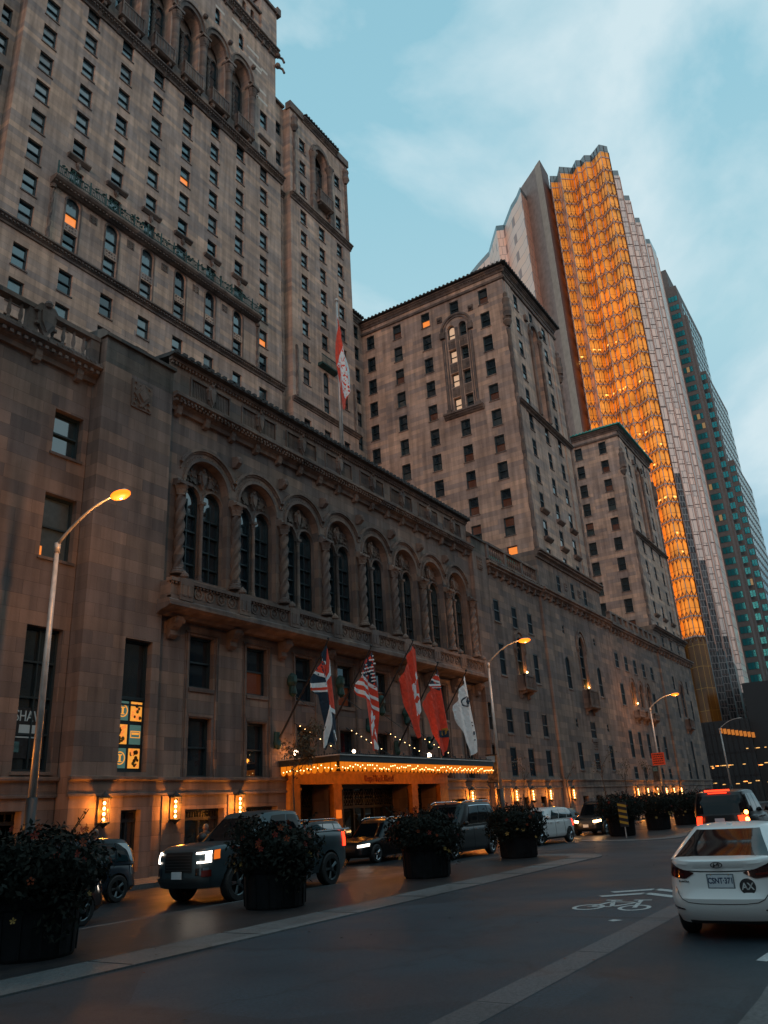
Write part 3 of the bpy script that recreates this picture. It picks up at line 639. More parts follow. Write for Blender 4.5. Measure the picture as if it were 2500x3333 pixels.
for j in range(6):
    c = (AC[j]+AC[j+1])/2; am = MB()
    archring(am, F, c, 74.1, 1.66, 1.25, -.03, .28, None, 20, 1.2); archring(am, F, c, 74.1, 1.745, 1.62, -.03, .42, None, 20, 1.22)
    FBk = FS(43.05); column(am, FBk, c, 67.0, 73.2, .16, .1, True, .6)
    for s in (-1, 1): archring(am, FBk, c+s*.62, 73.2, .64, .5, -.02, .14, None, 10)
    for s in (-1, 1): am.fbox(FBk, c+s*1.2-.06, c+s*1.2+.06, 66.0, 73.2, -.02, .2)
    part(am, 'giant_arch', 'limestone_carved', hotel)
    fb, pb = MB(), MB(); win_mesh(fb, pb, FBk, c-1.2, c-.06, 66.0, 74.0, True, .1, [0, 0, 1], rails=3, mull=False); win_mesh(fb, pb, FBk, c+.06, c+1.2, 66.0, 74.0, True, .1, [0, 0, 1], rails=3)
    o = part(fb, 'tall_window', 'sash', hotel); part(pb, 'pane', PANES, o)
    bm_ = MB(); balconet(bm_, F, c-1.25, c+1.25, 65.5, 67.2, 1.0)
    for s in (-1, 1): console(bm_, F, c+s*.8, 64.3, 65.5, .85, .3)
    part(bm_, 'stone_balcony', 'limestone_carved', hotel)
    tc.ball(F(AC[j], 76.6, .25), .28, 8)
# parapet with a blind arcade, brackets and a corner turret
cq = MB(); cornice(cq, F, 21.3, 49.6, 81.9, .9, .7, .35, [22+1.15*k for k in range(24)]); part(cq, 'cornice', 'limestone_carved', hotel)
wall(tw, F, 21.4, 46.9, 82.7, 86.0, [(x, x+.62, 83.5, 85.4, True, .5) for x in [22+1.3*k for k in range(19)]])
tc.fbox(F, 21.3, 47.0, 85.95, 86.3, -.3, .25)
for i in range(20): u = 21.9+i*1.3; tc.lathe([(.08,0),(.05,.3),(.14,.45),(.02,.8)], 6, F(u, 86.3, .0))
tw.box(46.9, 49.5, 41.75, 44.5, 82.4, 88.6); tc.fbox(F, 46.7, 49.75, 88.6, 89.0, -2.6, .5); tc.fbox(F, 49.3, 49.9, 88.4, 89.5, .0, .6)
for z in (80.6, 82.2): q = (49.6, 41.7, z); tc.ball(q, .35, 8); tc.tube([(49.5,41.9,z),(50.3,41.6,z+.1),(50.5,41.5,z-.4)], .14, 6)
for (x, z) in ((44.9,80.2),(46.9,79.3),(46.3,77.6),(48.0,77.2),(46.2,76.3),(47.9,74.1),(44.6,83.4)): pass
# repaired pale stones high on the tower
mat('pale_stone', (.68,.56,.48), .85, noise_s=6, noise_a=.12)
for (x, z, w) in ((42.6,80.6,1.6),(44.9,79.0,1.9),(45.2,77.6,2.1),(46.0,77.1,1.2),(47.2,77.9,1.0),(46.9,74.6,1.1),(46.3,73.3,1.9),(38.3,81.0,1.5),(40.2,79.9,1.3)): pal = MB(); pal.fbox(F, x, x+w, z, z+.34, -.02, .006); part(pal, 'repaired_stone', 'pale_stone', hotel)
# green iron balcony along the tower
gb = MB(); gs = MB(); gs.prof(F, 24.9, 46.7, [(-.05,45.0),(.2,45.0),(.6,45.25),(.72,45.4),(.72,45.55),(-.05,45.6)])
for i in range(70): gs.fbox(F, 25.0+i*.31, 25.14+i*.31, 45.08, 45.28, .1, .5)
part(gs, 'balcony_ledge', 'limestone_carved', hotel)
for i in range(16):
    u0 = 25.0+i*1.36; 
    if i % 2 == 0 or True:
        gb.tube([F(u0, 46.35, .64), F(u0+1.3, 46.35, .64)], .04, 4); gb.tube([F(u0, 45.75, .64), F(u0+1.3, 45.75, .64)], .03, 4)
        for j in range(9): gb.tube([F(u0+.08+j*.145, 45.58, .64), F(u0+.08+j*.145, 46.35+.12*(j % 3 == 0), .64)], .022, 4)
    gb.tube([F(u0, 45.58, .64), F(u0, 46.75, .64)], .06, 5)
    rr = random.Random(i)
    for j in range(10): q = F(u0+rr.uniform(0, 1.3), 46.4+rr.uniform(-.3, .25), .6+rr.uniform(-.1, .1)); gb.ball(q, rr.uniform(.06, .14), 5)
part(gb, 'iron_railing', 'copper_green', hotel)
for u in (25.15, 46.75):
    tc.lathe([(.12, 40.2+i*.2) for i in range(23)], 8, (u, 41.95, 0), twist=(.3, 2, 3)); tc.lathe([(.2,44.7),(.25,44.9),(.2,45.0)], 8, (u, 41.95, 0))
# --- recess strips and towers' side wings (both sides of the main tower)
def sidewing(x0, x1, rx0, rx1, rc, mirror=False):
    F = FS(43.0); H = []
    for z in [49.4+2.83*k for k in range(8)]+[73.5, 46.6, 43.8, 41.0, 37.2, 34.4, 31.6]: H.append(reg(F, rc-.48, rc+.48, z-.9, z+.9, D=.3, lit=.03))
    wall(tw, F, rx0, rx1, 15, 77.2, H); cornice(tc, F, rx0+.02, rx1-.02, 64.2, .6, .35, .28)
    tc.fbox(F, rx0, rx1, 77.1, 77.4, -2, .3)
    F = FS(42.0); H = []; cs = [x0+2.2, (x0+x1)/2, x1-2.1]
    for i, x in enumerate(cs):
        for z in [48.5+2.83*k for k in range(-2, 6)]+[37.2, 34.4, 31.6, 28.8, 26.0]:
            if i == 1 and 41 < z < 47: continue
            H.append(reg(F, x-.55, x+.55, z-.9, z+.88, D=.3, smb=tc, lit=.03, blind=.65))
        if i != 1:
            for z in (66.6, 69.6, 72.8): H.append(reg(F, x-.55, x+.55, z-.9, z+.88, D=.3, smb=tc, blind=.6))
        else: H.append(reg(F, x-.5, x+.5, 42.3, 44.8, arch=.9, D=.3)); H.append(reg(F, x-.5, x+.5, 40.1, 41.8, D=.3)); H.append((x-1.3, x+1.3, 67.0, 74.6, 1.2, .8))
    wall(tw, F, x0, x1, 15, 76.6, H, n=16)
    for x in (x0, x1): tw.add([(x,42,15),(x,60,15),(x,60,77),(x,42,77)], [(0,1,2,3)])
    tw.add([(x0,42,76.9),(x1,42,76.9),(x1,60,76.9),(x0,60,76.9)], [(0,1,2,3)])
    cornice(tc, F, x0-.1, x1+.1, 63.9, .7, .5, .28); cornice(tc, F, x0-.1, x1+.1, 39.2, .5, .4, .28)
    c = cs[1]; am = MB(); FBk = FS(42.75)
    archring(am, F, c, 73.1, 1.65, 1.3, -.03, .25, None, 18, 1.15); archring(am, F, c, 73.1, 1.9, 1.75, -.03, .12, None, 18, 1.2)
    column(am, FBk, c, 67.0, 72.4, .16, .1, True, .6)
    for s in (-1, 1): archring(am, FBk, c+s*.64, 72.4, .62, .5, -.02, .12, None, 10)
    for s in (-1, 1): am.lathe([(.36,0),(.32,.3),(.31,5.2),(.5,6.0),(.48,6.1)], 12, (c+s*1.6, 41.85, 67.0)); am.fbox(F, c+s*1.6-.45, c+s*1.6+.45, 73.0, 73.3, -.2, .55); am.fbox(F, c+s*1.6-.4, c+s*1.6+.4, 64.6, 67.0, -.03, .4)
    part(am, 'giant_arch', 'limestone_carved', hotel)
    fb, pb = MB(), MB(); win_mesh(fb, pb, FBk, c-1.24, c-.05, 67.0, 73.0, True, .1, [0, 0, 1], rails=2); win_mesh(fb, pb, FBk, c+.05, c+1.24, 67.0, 73.0, True, .1, [0, 0, 1], rails=2)
    o = part(fb, 'tall_window', 'sash', hotel); part(pb, 'pane', PANES, o)
    bm_ = MB(); balconet(bm_, F, c-1.3, c+1.3, 66.1, 67.8, .9); part(bm_, 'stone_balcony', 'limestone_carved', hotel)
    # eave: tiled centre between stepped parapets
    tc.fbox(F, x0-.15, x0+2.2, 76.6, 77.6, -.5, .25); tc.fbox(F, x1-2.2, x1+.15, 76.6, 77.6, -.5, .25); cornice(tc, F, x0+2.2, x1-2.2, 76.5, .6, .5, .3)
    rt = MB(); tiles(rt, F, x0+2.2, x1-2.2, 77.2, .6, 4, 1.6, .45); part(rt, 'tiled_roof', 'roof_tile', hotel)
    for u in (x0+.6, x1-.5):
        tc.lathe([(.16, 65+i*.35) for i in range(25)], 8, (u, 41.9, 0), twist=(.3, 2, 2)); tc.lathe([(.2,73.6),(.5,74.2),(.35,75.0),(.45,75.4),(.12,76.2)], 8, (u, 41.85, 0))
        tc.lathe([(.14, 40+i*.3) for i in range(20)], 8, (u, 41.95, 0), twist=(.3, 2, 2))
    gb = MB(); gb.prof(F, c-1.4, c+1.4, [(-.05,45.0),(.2,45.0),(.6,45.2),(.6,45.35),(-.05,45.4)])
    for j in range(18): gb.tube([F(c-1.35+j*.159, 45.35, .52), F(c-1.35+j*.159, 46.3, .52)], .025, 4)
    gb.tube([F(c-1.4, 46.3, .52), F(c+1.4, 46.3, .52)], .045, 4); part(gb, 'iron_railing', 'copper_green', hotel)
sidewing(51.95, 62.9, 50.3, 51.95, 51.1); sidewing(8.8, 19.75, 19.75, 21.4, 20.5)
# link behind, between the side wing and the first street wing
F = FS(43.7); H = [reg(F, x-.5, x+.5, z-.9, z+.9, D=.3) for x in (63.9, 65.9) for z in [26+2.9*k for k in range(11)]]
wall(tw, F, 62.9, 67.1, 15, 57.4, H); cornice(tc, F, 62.9, 67.1, 56.3, .7, .4, 0)
rt = MB(); tiles(rt, F, 62.9, 67.1, 57.3, .5, 4, 1.6, .45); part(rt, 'tiled_roof', 'roof_tile', hotel)
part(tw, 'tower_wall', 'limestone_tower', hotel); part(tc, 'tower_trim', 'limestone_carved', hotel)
# --- street wings
def wing(x0, x1, ytop, top, r0, dz, nr, ycols, xcols, niche_y, green):
    ww = MB(); wc = MB(); F = FW(x0); H = []
    for y in ycols:
        for k in range(nr):
            z = r0-dz*k
            if niche_y and abs(y-niche_y[0]) < .6 and 1 <= k <= 4: continue
            lo = None
            if niche_y and nr > 10:
                if (round(y), k) == (28, 10): lo = 'glass_lit'
                if (round(y), k) == (39, 7): lo = 'glass_lit'
                if (round(y), k) == (35, 0): lo = 'glass_lit'
            up = 'glass_lit' if lo and k == 10 else ('glass_dark' if random.random() < .85 else 'glass_dim')
            H.append(reg(F, y-.55, y+.55, z-.93, z+.93, D=.3, up=up, lo=lo or random.choice(['glass_dark','glass_dark','glass_dim','glass_sky']), smb=wc))
    if niche_y:
        cy, z0, z1 = niche_y; 
        for k, yy in enumerate((cy-.72, cy+.72)):
            for j in range(4):
                z = r0-.55-(j+1)*dz+.55; 
                H.append(reg(F, yy-.45, yy+.45, z-.8, z+.85+(.15 if j == 0 else 0), arch=(True if j == 0 else False), D=.5, up='glass_white' if k == 1 else 'glass_sky', lo='glass_white' if k == 1 else 'glass_dark'))
                if j < 3: wc.fbox(F, yy-.45, yy+.45, z-dz+.95, z-.9, -.2, .03); carved(wc, F, yy-.4, yy+.4, z-dz+1.1, z-1.05, .03, j)
        archring(wc, F, cy, z1-1.75, 1.95, 1.72, -.03, .16, None, 22); archring(wc, F, cy, z1-1.75, 1.6, 1.42, -.03, .10, None, 22)
        wc.fbox(F, cy-.16, cy+.16, z0, z1-1.6, -.03, .12)
        for s in (-1, 1):
            wc.lathe([(.16, z0+.4+i*.3) for i in range(int((z1-z0-2.6)/.3))], 8, (x0-.1, cy+s*1.7, 0)); wc.fbox(F, cy+s*1.35-.07, cy+s*1.35+.07, z0, z1-1.7, -.03, .08)
            wc.fbox(F, cy+s*1.72-.28, cy+s*1.72+.28, z1-2.5, z1-1.8, -.03, .34); wc.fbox(F, cy+s*1.7-.25, cy+s*1.7+.25, z0, z0+.5, -.03, .3)
            q = F(cy+s*1.95, z1+.1, .2); wc.fbox(F, cy+s*1.95-.3, cy+s*1.95+.3, z1-.25, z1+.45, -.03, .12); wc.ball(q, .25, 8)
        wc.prof(F, cy-2.3, cy+2.3, [(-.05,z0-.6),(.15,z0-.6),(.4,z0-.25),(.55,z0-.2),(.55,z0),(-.05,z0)])
        for i in range(18): wc.fbox(F, cy-2.2+i*.25, cy-2.08+i*.25, z0-.42, z0-.26, .1, .45)
    if wc.f: part(wc, 'niche_surround', 'limestone_carved', hotel); wc = MB()
    wall(ww, F, 25.3, 43.9, 19.5, top-1.0, H)
    F2 = FS(25.3); H = []
    for i, x in enumerate(xcols):
        for k in range(nr):
            z = r0-dz*k
            if i == 1 and 1 <= k <= 4: continue
            H.append(reg(F2, x-.55, x+.55, z-.93, z+.93, D=.16, up=random.choice(['glass_dark','glass_matte','glass_matte']), lo=random.choice(['glass_matte','glass_matte','glass_dark']), smb=wc, blind=.5))
            if k in (8, 9) : hq = MB(); hq.prof(F2, x-.85, x+.85, [(-.05,z-1.35),(.1,z-1.35),(.4,z-1.1),(.4,z-.97),(-.05,z-.95)]); part(hq, 'window_hood', 'limestone_carved', hotel)
    if wc.f: part(wc, 'window_hoods', 'limestone_carved', hotel); wc = MB()
    c = xcols[1]; z0, z1 = r0-dz*4-1.0, r0-dz+2.0
    H.append((c-1.1, c+1.1, z0, z1, 1.1, .7)); wall(ww, F2, x0, x1, 19.5, top-1.0, H, n=14)
    F3 = FS(25.95); archring(wc, F2, c, z1-1.2, 1.5, 1.12, -.03, .2, None, 18, 1.1)
    for s in (-1, 1):
        wc.lathe([(.2,0),(.18,z1-z0-2.2),(.32,z1-z0-1.7),(.3,z1-z0-1.5)], 10, (c+s*1.35, 25.15, z0)); wc.fbox(F2, c+s*1.35-.28, c+s*1.35+.28, z1-1.55, z1-1.25, -.03, .4)
        wc.fbox(F2, c+s*2.1-.3, c+s*2.1+.3, z1-.3, z1+.4, -.03, .3)
    fb, pb = MB(), MB(); win_mesh(fb, pb, F3, c-1.08, c+1.08, z0, z1, 1.1, .1, [0, 0, 1, 0], rails=5, mull=True)
    o = part(fb, 'tall_window', 'sash', hotel); part(pb, 'pane', PANES, o)
    part(wc, 'niche_surround', 'limestone_carved', hotel); wc = MB()
    cornice(wc, F2, x0-.1, x1+.1, z0-1.1, .55, .5, .28); part(wc, 'cornice', 'limestone_carved', hotel); wc = MB()
    # string courses and eave on both faces
    for G, a, b in ((F, 25.0, 43.9), (F2, x0, x1+.3)):
        wc.prof(G, a, b, [(-.05,top-2.1),(.18,top-2.1),(.25,top-1.9),(.12,top-1.75),(-.05,top-1.75)])
        cornice(wc, G, a, b, top-1.25, .7, .45, .3)
        if G is F2: carved(wc, G, a, b, top-1.7, top-1.3, .02, 1)
        part(wc, 'cornice', 'limestone_carved', hotel); wc = MB()
    rt = MB(); tiles(rt, F, 24.6, 43.9, top-.55, .75, 3.2, .15, .5); tiles(rt, F2, x0-.7, x1+.7, top-.548, .752, 3.2, .15, .5); rt.box(x0+2.8, x1, 28.0, 58, top-.5, top-.33)
    part(rt, 'tiled_roof', 'copper_roof' if green else 'roof_tile', hotel)
    # twisted shafts and figures on the corners
    for (x, y) in ((x0-.02, 25.28), (x1+.02, 25.28)):
        wc.lathe([(.2, 23+i*.4) for i in range(int((top-31)/.4))], 8, (x, y, 0), twist=(.3, 2, 1.6)); zt = top-8.2
        wc.lathe([(.22,zt),(.5,zt+.6),(.42,zt+.8),(.5,zt+1.0)], 8, (x, y, 0)); wc.lathe([(.42,zt+1.0),(.5,zt+1.8),(.38,zt+2.7),(.45,zt+3.2),(.2,zt+3.5),(.26,zt+3.9),(.1,zt+4.2)], 8, (x-.15, y-.15, 0)); part(wc, 'corner_shaft', 'limestone_carved', hotel); wc = MB()
    # shallow vertical buttress strips
    ww.fbox(F, 25.3, 27.0, 19.6, top-2.2, -.02, .08); ww.fbox(F, 36.6, 43.9, 19.6, top-2.2, -.02, .10) if False else None
    for x in (x0+.4, x1-1.9): ww.fbox(F2, x, x+1.5, 23.9, top-2.2, -.02, .09)
    ww.add([(x1,25.3,19.5),(x1,60,19.5),(x1,60,top-1),(x1,25.3,top-1)], [(0,1,2,3)])
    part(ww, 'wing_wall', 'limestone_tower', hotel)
wing(67.1, 81.9, 43.9, 57.0, 53.64, 2.954, 11, (42.5, 38.8, 35.0, 31.3, 27.75), (70.3, 74.6, 78.4), (31.25, 40.9, 52.75), False)
wing(104.95, 121.4, 43.9, 52.8, 49.5, 2.93, 10, (38.8, 35.0, 31.3, 27.7), (108.9, 113.2, 117.6), None, True)
finish_windows(hotel, 'window', 96)

for i, (x, z, e) in enumerate(((59.95, 11.85, 14), (74.75, 12.0, 30), (90.7, 11.75, 22))):
    m_ = MB(); m_.lathe([(.06,0),(.09,.08),(.07,.14)], 8, (x, 24.75, z-.1)); part(m_, 'niche_lamp', 'bulb', hotel)
    ld = bpy.data.lights.new('niche_light', 'POINT'); ld.energy = e; ld.color = (1, .36, .06); ld.shadow_soft_size = .08
    lo_ = bpy.data.objects.new('niche_light', ld); COL.objects.link(lo_); lo_.location = Vector((x, 24.88, z+.15))-hotel.location; lo_.parent = hotel
m_ = MB(); m_.fbox(FS(25.35), 16.46, 16.62, 11.6, 13.2, -.37, -.35); m_.fbox(FS(25.35), 16.5, 16.7, 11.55, 11.95, -.35, -.33); part(m_, 'lit_curtain', 'glass_lit', hotel)
# ------------------------------------------------------------------ shopfronts and entrance of the hotel
def shopfront(F, a, b, D=.46, z0=.3, z1=2.45):
    fb, pb = MB(), MB(); i0 = -D
    fb.fbox(F, a, b, z0, z0+.25, i0, i0+.1); fb.fbox(F, a, b, z1-.42, z1-.3, i0, i0+.12); fb.fbox(F, a, b, z1-.08, z1, i0, i0+.12)
    for u in (a, (a+b)/2-.03, b-.07): fb.fbox(F, u, u+.07, z0+.25, z1-.08, i0+.001, i0+.1)
    for j in range(14): fb.fbox(F, a+.1+j*(b-a-.2)/14, a+.16+j*(b-a-.2)/14, z1-.3, z1-.1, i0+.02, i0+.06)
    pb.add([F(a,z0,i0+.03),F(b,z0,i0+.03),F(b,z1,i0+.03),F(a,z1,i0+.03)], [(0,1,2,3)])
    o = part(fb, 'shopfront', 'bronze_dark', hotel); part(pb, 'pane', 'glass_dark', o)
for a, b in SHOP: shopfront(FS(25.0), a, b)
shopfront(FS(24.65), 20.3, 21.2, .38, .4, 2.5)
for x in (55.85, 59.3, 62.7): pass
for x in (57.0, 60.4): shopfront(FS(25.0), x, x+1.5, .48, .4, 2.4)
for x in (69.2, 72.6, 76.2, 80.0): shopfront(FS(24.8), x, x+1.4, .48, .4, 2.3)
for x in (2.5, 8.0, 13.2): shopfront(FS(25.35), x, x+3.6, .48, .5, 2.6)
# portal: gilded frieze, piers, bronze doors
pm = MB(); F = FS(25.0)
pm.fbox(F, 30.0, 45.2, 3.4, 3.86, -.05, .28); pm.fbox(F, 29.9, 45.3, 3.84, 3.98, -.05, .36); pm.fbox(F, 30.0, 45.2, 3.36, 3.42, -.05, .32)
for a, b in ((30.0,30.74),(33.37,34.06),(40.9,41.56),(44.2,45.2)):
    pm.fbox(F, a, b, 0, 3.37, -.05, .26); pm.fbox(F, a-.03, b+.03, 3.1, 3.2, -.05, .3); pm.fbox(F, a-.03, b+.03, 0.15, .6, -.05, .3)
portal = part(pm, 'entrance_portal', 'gilt_frieze', hotel)
dm = MB(); gm = MB(); FD = FS(26.2)
for a, b in ((30.74,33.37),(34.06,40.9),(41.56,44.2)):
    gm.add([FD(a,.1,0),FD(b,.1,0),FD(b,3.4,0),FD(a,3.4,0)], [(0,1,2,3)])
    n = max(2, round((b-a)/.95))
    for i in range(n+1): u = lerp(a, b, i/n); dm.fbox(FD, u-.06, u+.06, .1, 3.4, .02, .1)
    dm.fbox(FD, a, b, 2.2, 2.35, .03, .12); dm.fbox(FD, a, b, 3.2, 3.4, .03, .14)
    for i in range(n*4):
        u = lerp(a, b, (i+.5)/(n*4))
        for z in (2.55, 2.95): archring(dm, FD, u, z, .11, .07, .04, .08, None, 8, 1.6, 0, 360)
part(dm, 'entrance_doors', 'bronze_dark', hotel); part(gm, 'door_glass', 'glass_dark', hotel)
pg = MB(); pg.fbox(F, 33.5, 33.95, 1.75, 2.15, .27, .29); part(pg, 'wall_plaque', 'amber_on', hotel)
def text(name, s, size, m, loc, rot, parent=None, extr=.01, sx=1, align='CENTER', off=True, bold=0):
    cu = bpy.data.curves.new(name, 'FONT'); cu.body = s; cu.size = size; cu.extrude = extr; cu.align_x = align; cu.align_y = 'CENTER'; cu.offset = bold
    o = bpy.data.objects.new(name, cu); COL.objects.link(o)
    dg = bpy.context.evaluated_depsgraph_get(); dg.update()
    me = bpy.data.meshes.new_from_object(o.evaluated_get(dg)); me.name = name
    bpy.data.objects.remove(o); bpy.data.curves.remove(cu)
    me.materials.clear(); me.materials.append(M[m]); me.transform(Matrix.Diagonal((sx, 1, 1, 1)))
    q = bpy.data.objects.new(name, me); COL.objects.link(q); q.location = loc; q.rotation_euler = rot
    if parent is not None:
        q.parent = parent; top = parent
        while top.parent is not None: top = top.parent
        if off and parent is top: q.location = Vector(loc)-Vector(top.location)
    return q
text('frieze_lettering', 'Royal York Hotel', .46, 'sign_letter', (37.5, 24.69, 3.63), (pi/2, 0, 0), portal, .03, .86, bold=.006)
# posters in the window above the shop, sign in the window on the far left
F = FS(24.65)
pf = MB(); pf.fbox(F, 20.0, 21.35, 3.82, 6.55, -.40, -.34); pf.fbox(F, 20.0, 21.35, 6.5, 6.62, -.34, -.28)
pfo = part(pf, 'poster_frame', 'sash', hotel)
for r in range(3):
    for c in range(2):
        a = 20.07+c*.66; z = 3.98+r*.87; teal = (r+c) % 2 == 0
        pb = MB(); pb.fbox(F, a, a+.54, z, z+.72, -.335, -.32)
        po = part(pb, 'poster', 'poster_teal' if teal else 'poster_gold', pfo)
        q = MB()
        if teal and c == 0: archring(q, F, a+.27, z+.36, .24, .20, -.32, -.31, None, 20, 1, 0, 360); q.fbox(F, a+.17, a+.37, z+.46, z+.50, -.32, -.31); q.fbox(F, a+.23, a+.31, z+.25, z+.46, -.32, -.31); q.fbox(F, a+.18, a+.36, z+.22, z+.25, -.32, -.31); part(q, 'poster_emblem', 'poster_gold', po)
        elif teal:
            q.fbox(F, a+.04, a+.50, z+.24, z+.27, -.32, -.31); q.fbox(F, a+.04, a+.50, z+.47, z+.50, -.32, -.31); q.fbox(F, a+.04, a+.07, z+.27, z+.47, -.32, -.31); q.fbox(F, a+.47, a+.50, z+.27, z+.47, -.32, -.31); q.fbox(F, a+.1, a+.44, z+.36, z+.44, -.32, -.31); part(q, 'poster_emblem', 'poster_gold', po)
        else:
            rr = random.Random(r*3+c)
            for i in range(16):
                u, w = a+rr.uniform(.08,.46), z+rr.uniform(.08,.64); s = rr.uniform(.05,.09); q.mi = rr.choice([0, 0, 1, 2])
                q.poly(F, [(u+s*cos(t*pi/4), w+s*sin(t*pi/4)) for t in range(8)], -.32, -.312+i*.0006)
            part(q, 'poster_picture', ['glass_lit', 'flower_yellow', 'brass'], po)
F = FS(25.35)
ws = empty('window_sign', (16.7, 25.62, 5.2), 0, 'grey lettered sign over a small teal picture inside the tall window at the far left', 'sign')
q = MB(); q.fbox(F, 16.35, 17.55, 4.3, 6.0, -.33, -.30); part(q, 'sign_board', 'bronze_dark', ws)
text('sign_lettering', 'SHAW', .52, 'letter_grey', (16.9, 25.64, 5.7), (pi/2, 0, 0), ws, .01, .75)
q = MB(); q.fbox(F, 16.55, 17.2, 5.1, 5.42, -.30, -.285); q.fbox(F, 16.45, 17.25, 4.98, 5.03, -.30, -.285); part(q, 'sign_block', 'letter_grey', ws)
q = MB(); q.fbox(F, 16.42, 16.62, 4.5, 4.85, -.30, -.285); part(q, 'sign_picture', 'sign_teal', ws)
# ------------------------------------------------------------------ entrance canopy
can = empty('entrance_canopy', (37.3, 23.2, 4.2), 0, 'wide iron canopy with glowing scalloped glass petals and bulbs over the hotel door', 'canopy')
X0, X1, Y0, ZC = 29.5, 45.1, 21.5, 4.4
m = MB(); m.box(X0, X1, Y0, 24.98, ZC-.06, ZC+.02); m.box(X0+.15, X1-.15, Y0+.15, 24.95, ZC-.32, ZC-.27); part(m, 'canopy_roof', 'bronze_dark', can)
m = MB(); m.box(X0-.04, X1+.04, Y0-.04, Y0+.02, ZC-.26, ZC+.02); m.box(X0-.04, X0+.02, Y0+.02, 24.95, ZC-.26, ZC+.02); m.box(X1-.02, X1+.04, Y0+.02, 24.95, ZC-.26, ZC+.02); part(m, 'fascia', 'bronze_dark', can)
m = MB(); m.box(X0-.08, X1+.08, Y0-.09, Y0-.04, ZC+.0, ZC+.05); m.box(X0-.09, X0-.04, Y0-.04, 24.95, ZC+.0, ZC+.05); m.box(X1+.04, X1+.09, Y0-.04, 24.95, ZC, ZC+.05); part(m, 'fascia_trim', 'pole_paint', can)
m = MB()
for i in range(100): x = X0+.1+i*(X1-X0-.2)/99; h = .12 if i % 5 else .24; m.lathe([(.035,0),(.02,h*.6),(.05,h*.75),(.005,h)], 5, (x, Y0+.05, ZC+.02))
for i in range(22): y = Y0+.1+i*.155; h = .12 if i % 5 else .24; m.lathe([(.035,0),(.02,h*.6),(.05,h*.75),(.005,h)], 5, (X0+.05, y, ZC+.02))
m.box(X0, X1, Y0+.03, Y0+.06, ZC+.02, ZC+.09); part(m, 'roof_cresting', 'bronze_dark', can)
pm0 = None
def petal(x, y, rz):
    global pm0
    if pm0 is None:
        m = MB(); w = .16; pts = [(-w,.0),(-w,-.22)]+[(-w*cos(t*pi/6), -.22-.2*sin(t*pi/6)) for t in range(1, 6)]+[(w,-.22),(w,0)]
        m.poly(lambda u, z, d: (u, -d, z), pts, -.008, .008); pm0 = m.build('glass_petal', 'petal_glass')
        o = pm0
    else: o = pm0.copy(); COL.objects.link(o)
    o.parent = can; o.location = (x-can.location.x, y-can.location.y, ZC-.27-can.location.z); o.rotation_euler = (0, 0, rz)
NP = 44
for i in range(NP): petal(X0+.2+i*(X1-X0-.4)/(NP-1), Y0+.02, 0)
for i in range(9): petal(X0+.02, Y0+.35+i*.36, pi/2)
bl0 = None; rr = random.Random(5)
def bulb(x, y, z, r=.022, name='light_bulb', mt='bulb', par=None):
    global bl0
    par = par or can
    if bl0 is None: m = MB(); m.ball((0,0,0), 1, 8); bl0 = m.build(name, mt, smooth=True); o = bl0
    else: o = bl0.copy(); COL.objects.link(o)
    o.name = name; o.parent = par; o.scale = (r, r, r); o.location = Vector((x, y, z))-Vector(par.location)
for i in range(78): bulb(X0+.15+i*(X1-X0-.3)/77, Y0-.035-.02*rr.random(), ZC-.27-.09-.20*rr.random())
for i in range(16): bulb(X0-.03, Y0+.2+i*.2, ZC-.27-.09-.2*rr.random())
m = MB()
for i in range(13): x = X0+.6+i*(X1-X0-1.2)/12; m.box(x-.04, x+.04, Y0+.1, 24.9, ZC-.42, ZC-.32)
part(m, 'canopy_ribs', 'bronze_dark', can)
def light(name, kind, loc, e, col, r=.1, parent=None, **k):
    d = bpy.data.lights.new(name, kind); d.energy = e; d.color = col
    if kind == 'POINT': d.shadow_soft_size = r
    if kind == 'AREA': d.shape = 'RECTANGLE'; d.size = k['sx']; d.size_y = k['sy']
    if kind == 'SPOT': d.spot_size = k.get('ang', 1.5); d.spot_blend = .6; d.shadow_soft_size = r
    o = bpy.data.objects.new(name, d); COL.objects.link(o); o.location = loc
    if parent is not None: o.parent = parent; o.location = Vector(loc)-Vector(parent.location)
    return o
ORG = (1, .31, .035)
for x in (31.5, 34.5, 37.3, 40.2, 43.2): light('canopy_light', 'POINT', (x, 23.0, ZC-.5), 38, ORG, .15, can)
for i in range(4):                       # tie rods with festoon bulbs
    x = (30.6, 34.9, 38.7, 42.0)[i]
    ro = empty('festoon_rod', (x+2.2, 21.8, 4.45), 0, 'thin canopy tie rod strung with small bulbs, number of bays from the left flag pole: %s' % ('beneath the first flag', 'beneath the second flag', 'right of the lit ball lamp', 'beneath the fifth flag')[i], 'tie rod', 'festooned tie rods above the canopy')
    ro['label'] = ('slanting tie rod with tiny bulbs beside the blue and red crossed flag', 'slanting tie rod with tiny bulbs beside the starred and striped flag', 'slanting tie rod with tiny bulbs beside the red maple leaf flag', 'slanting tie rod with tiny bulbs beside the red flag with small crest')[i]
    m = MB(); a = Vector((x, 24.95, 6.2)); b = Vector((x+.1, 22.0, 4.42)); m.tube([a, b], .018, 5); part(m, 'rod', 'bronze_dark', ro)
    for k in range(7): p = a.lerp(b, .12+k*.10); bulb(p.x, p.y, p.z+.03, .02, 'festoon_bulb', 'bulb_white', ro)
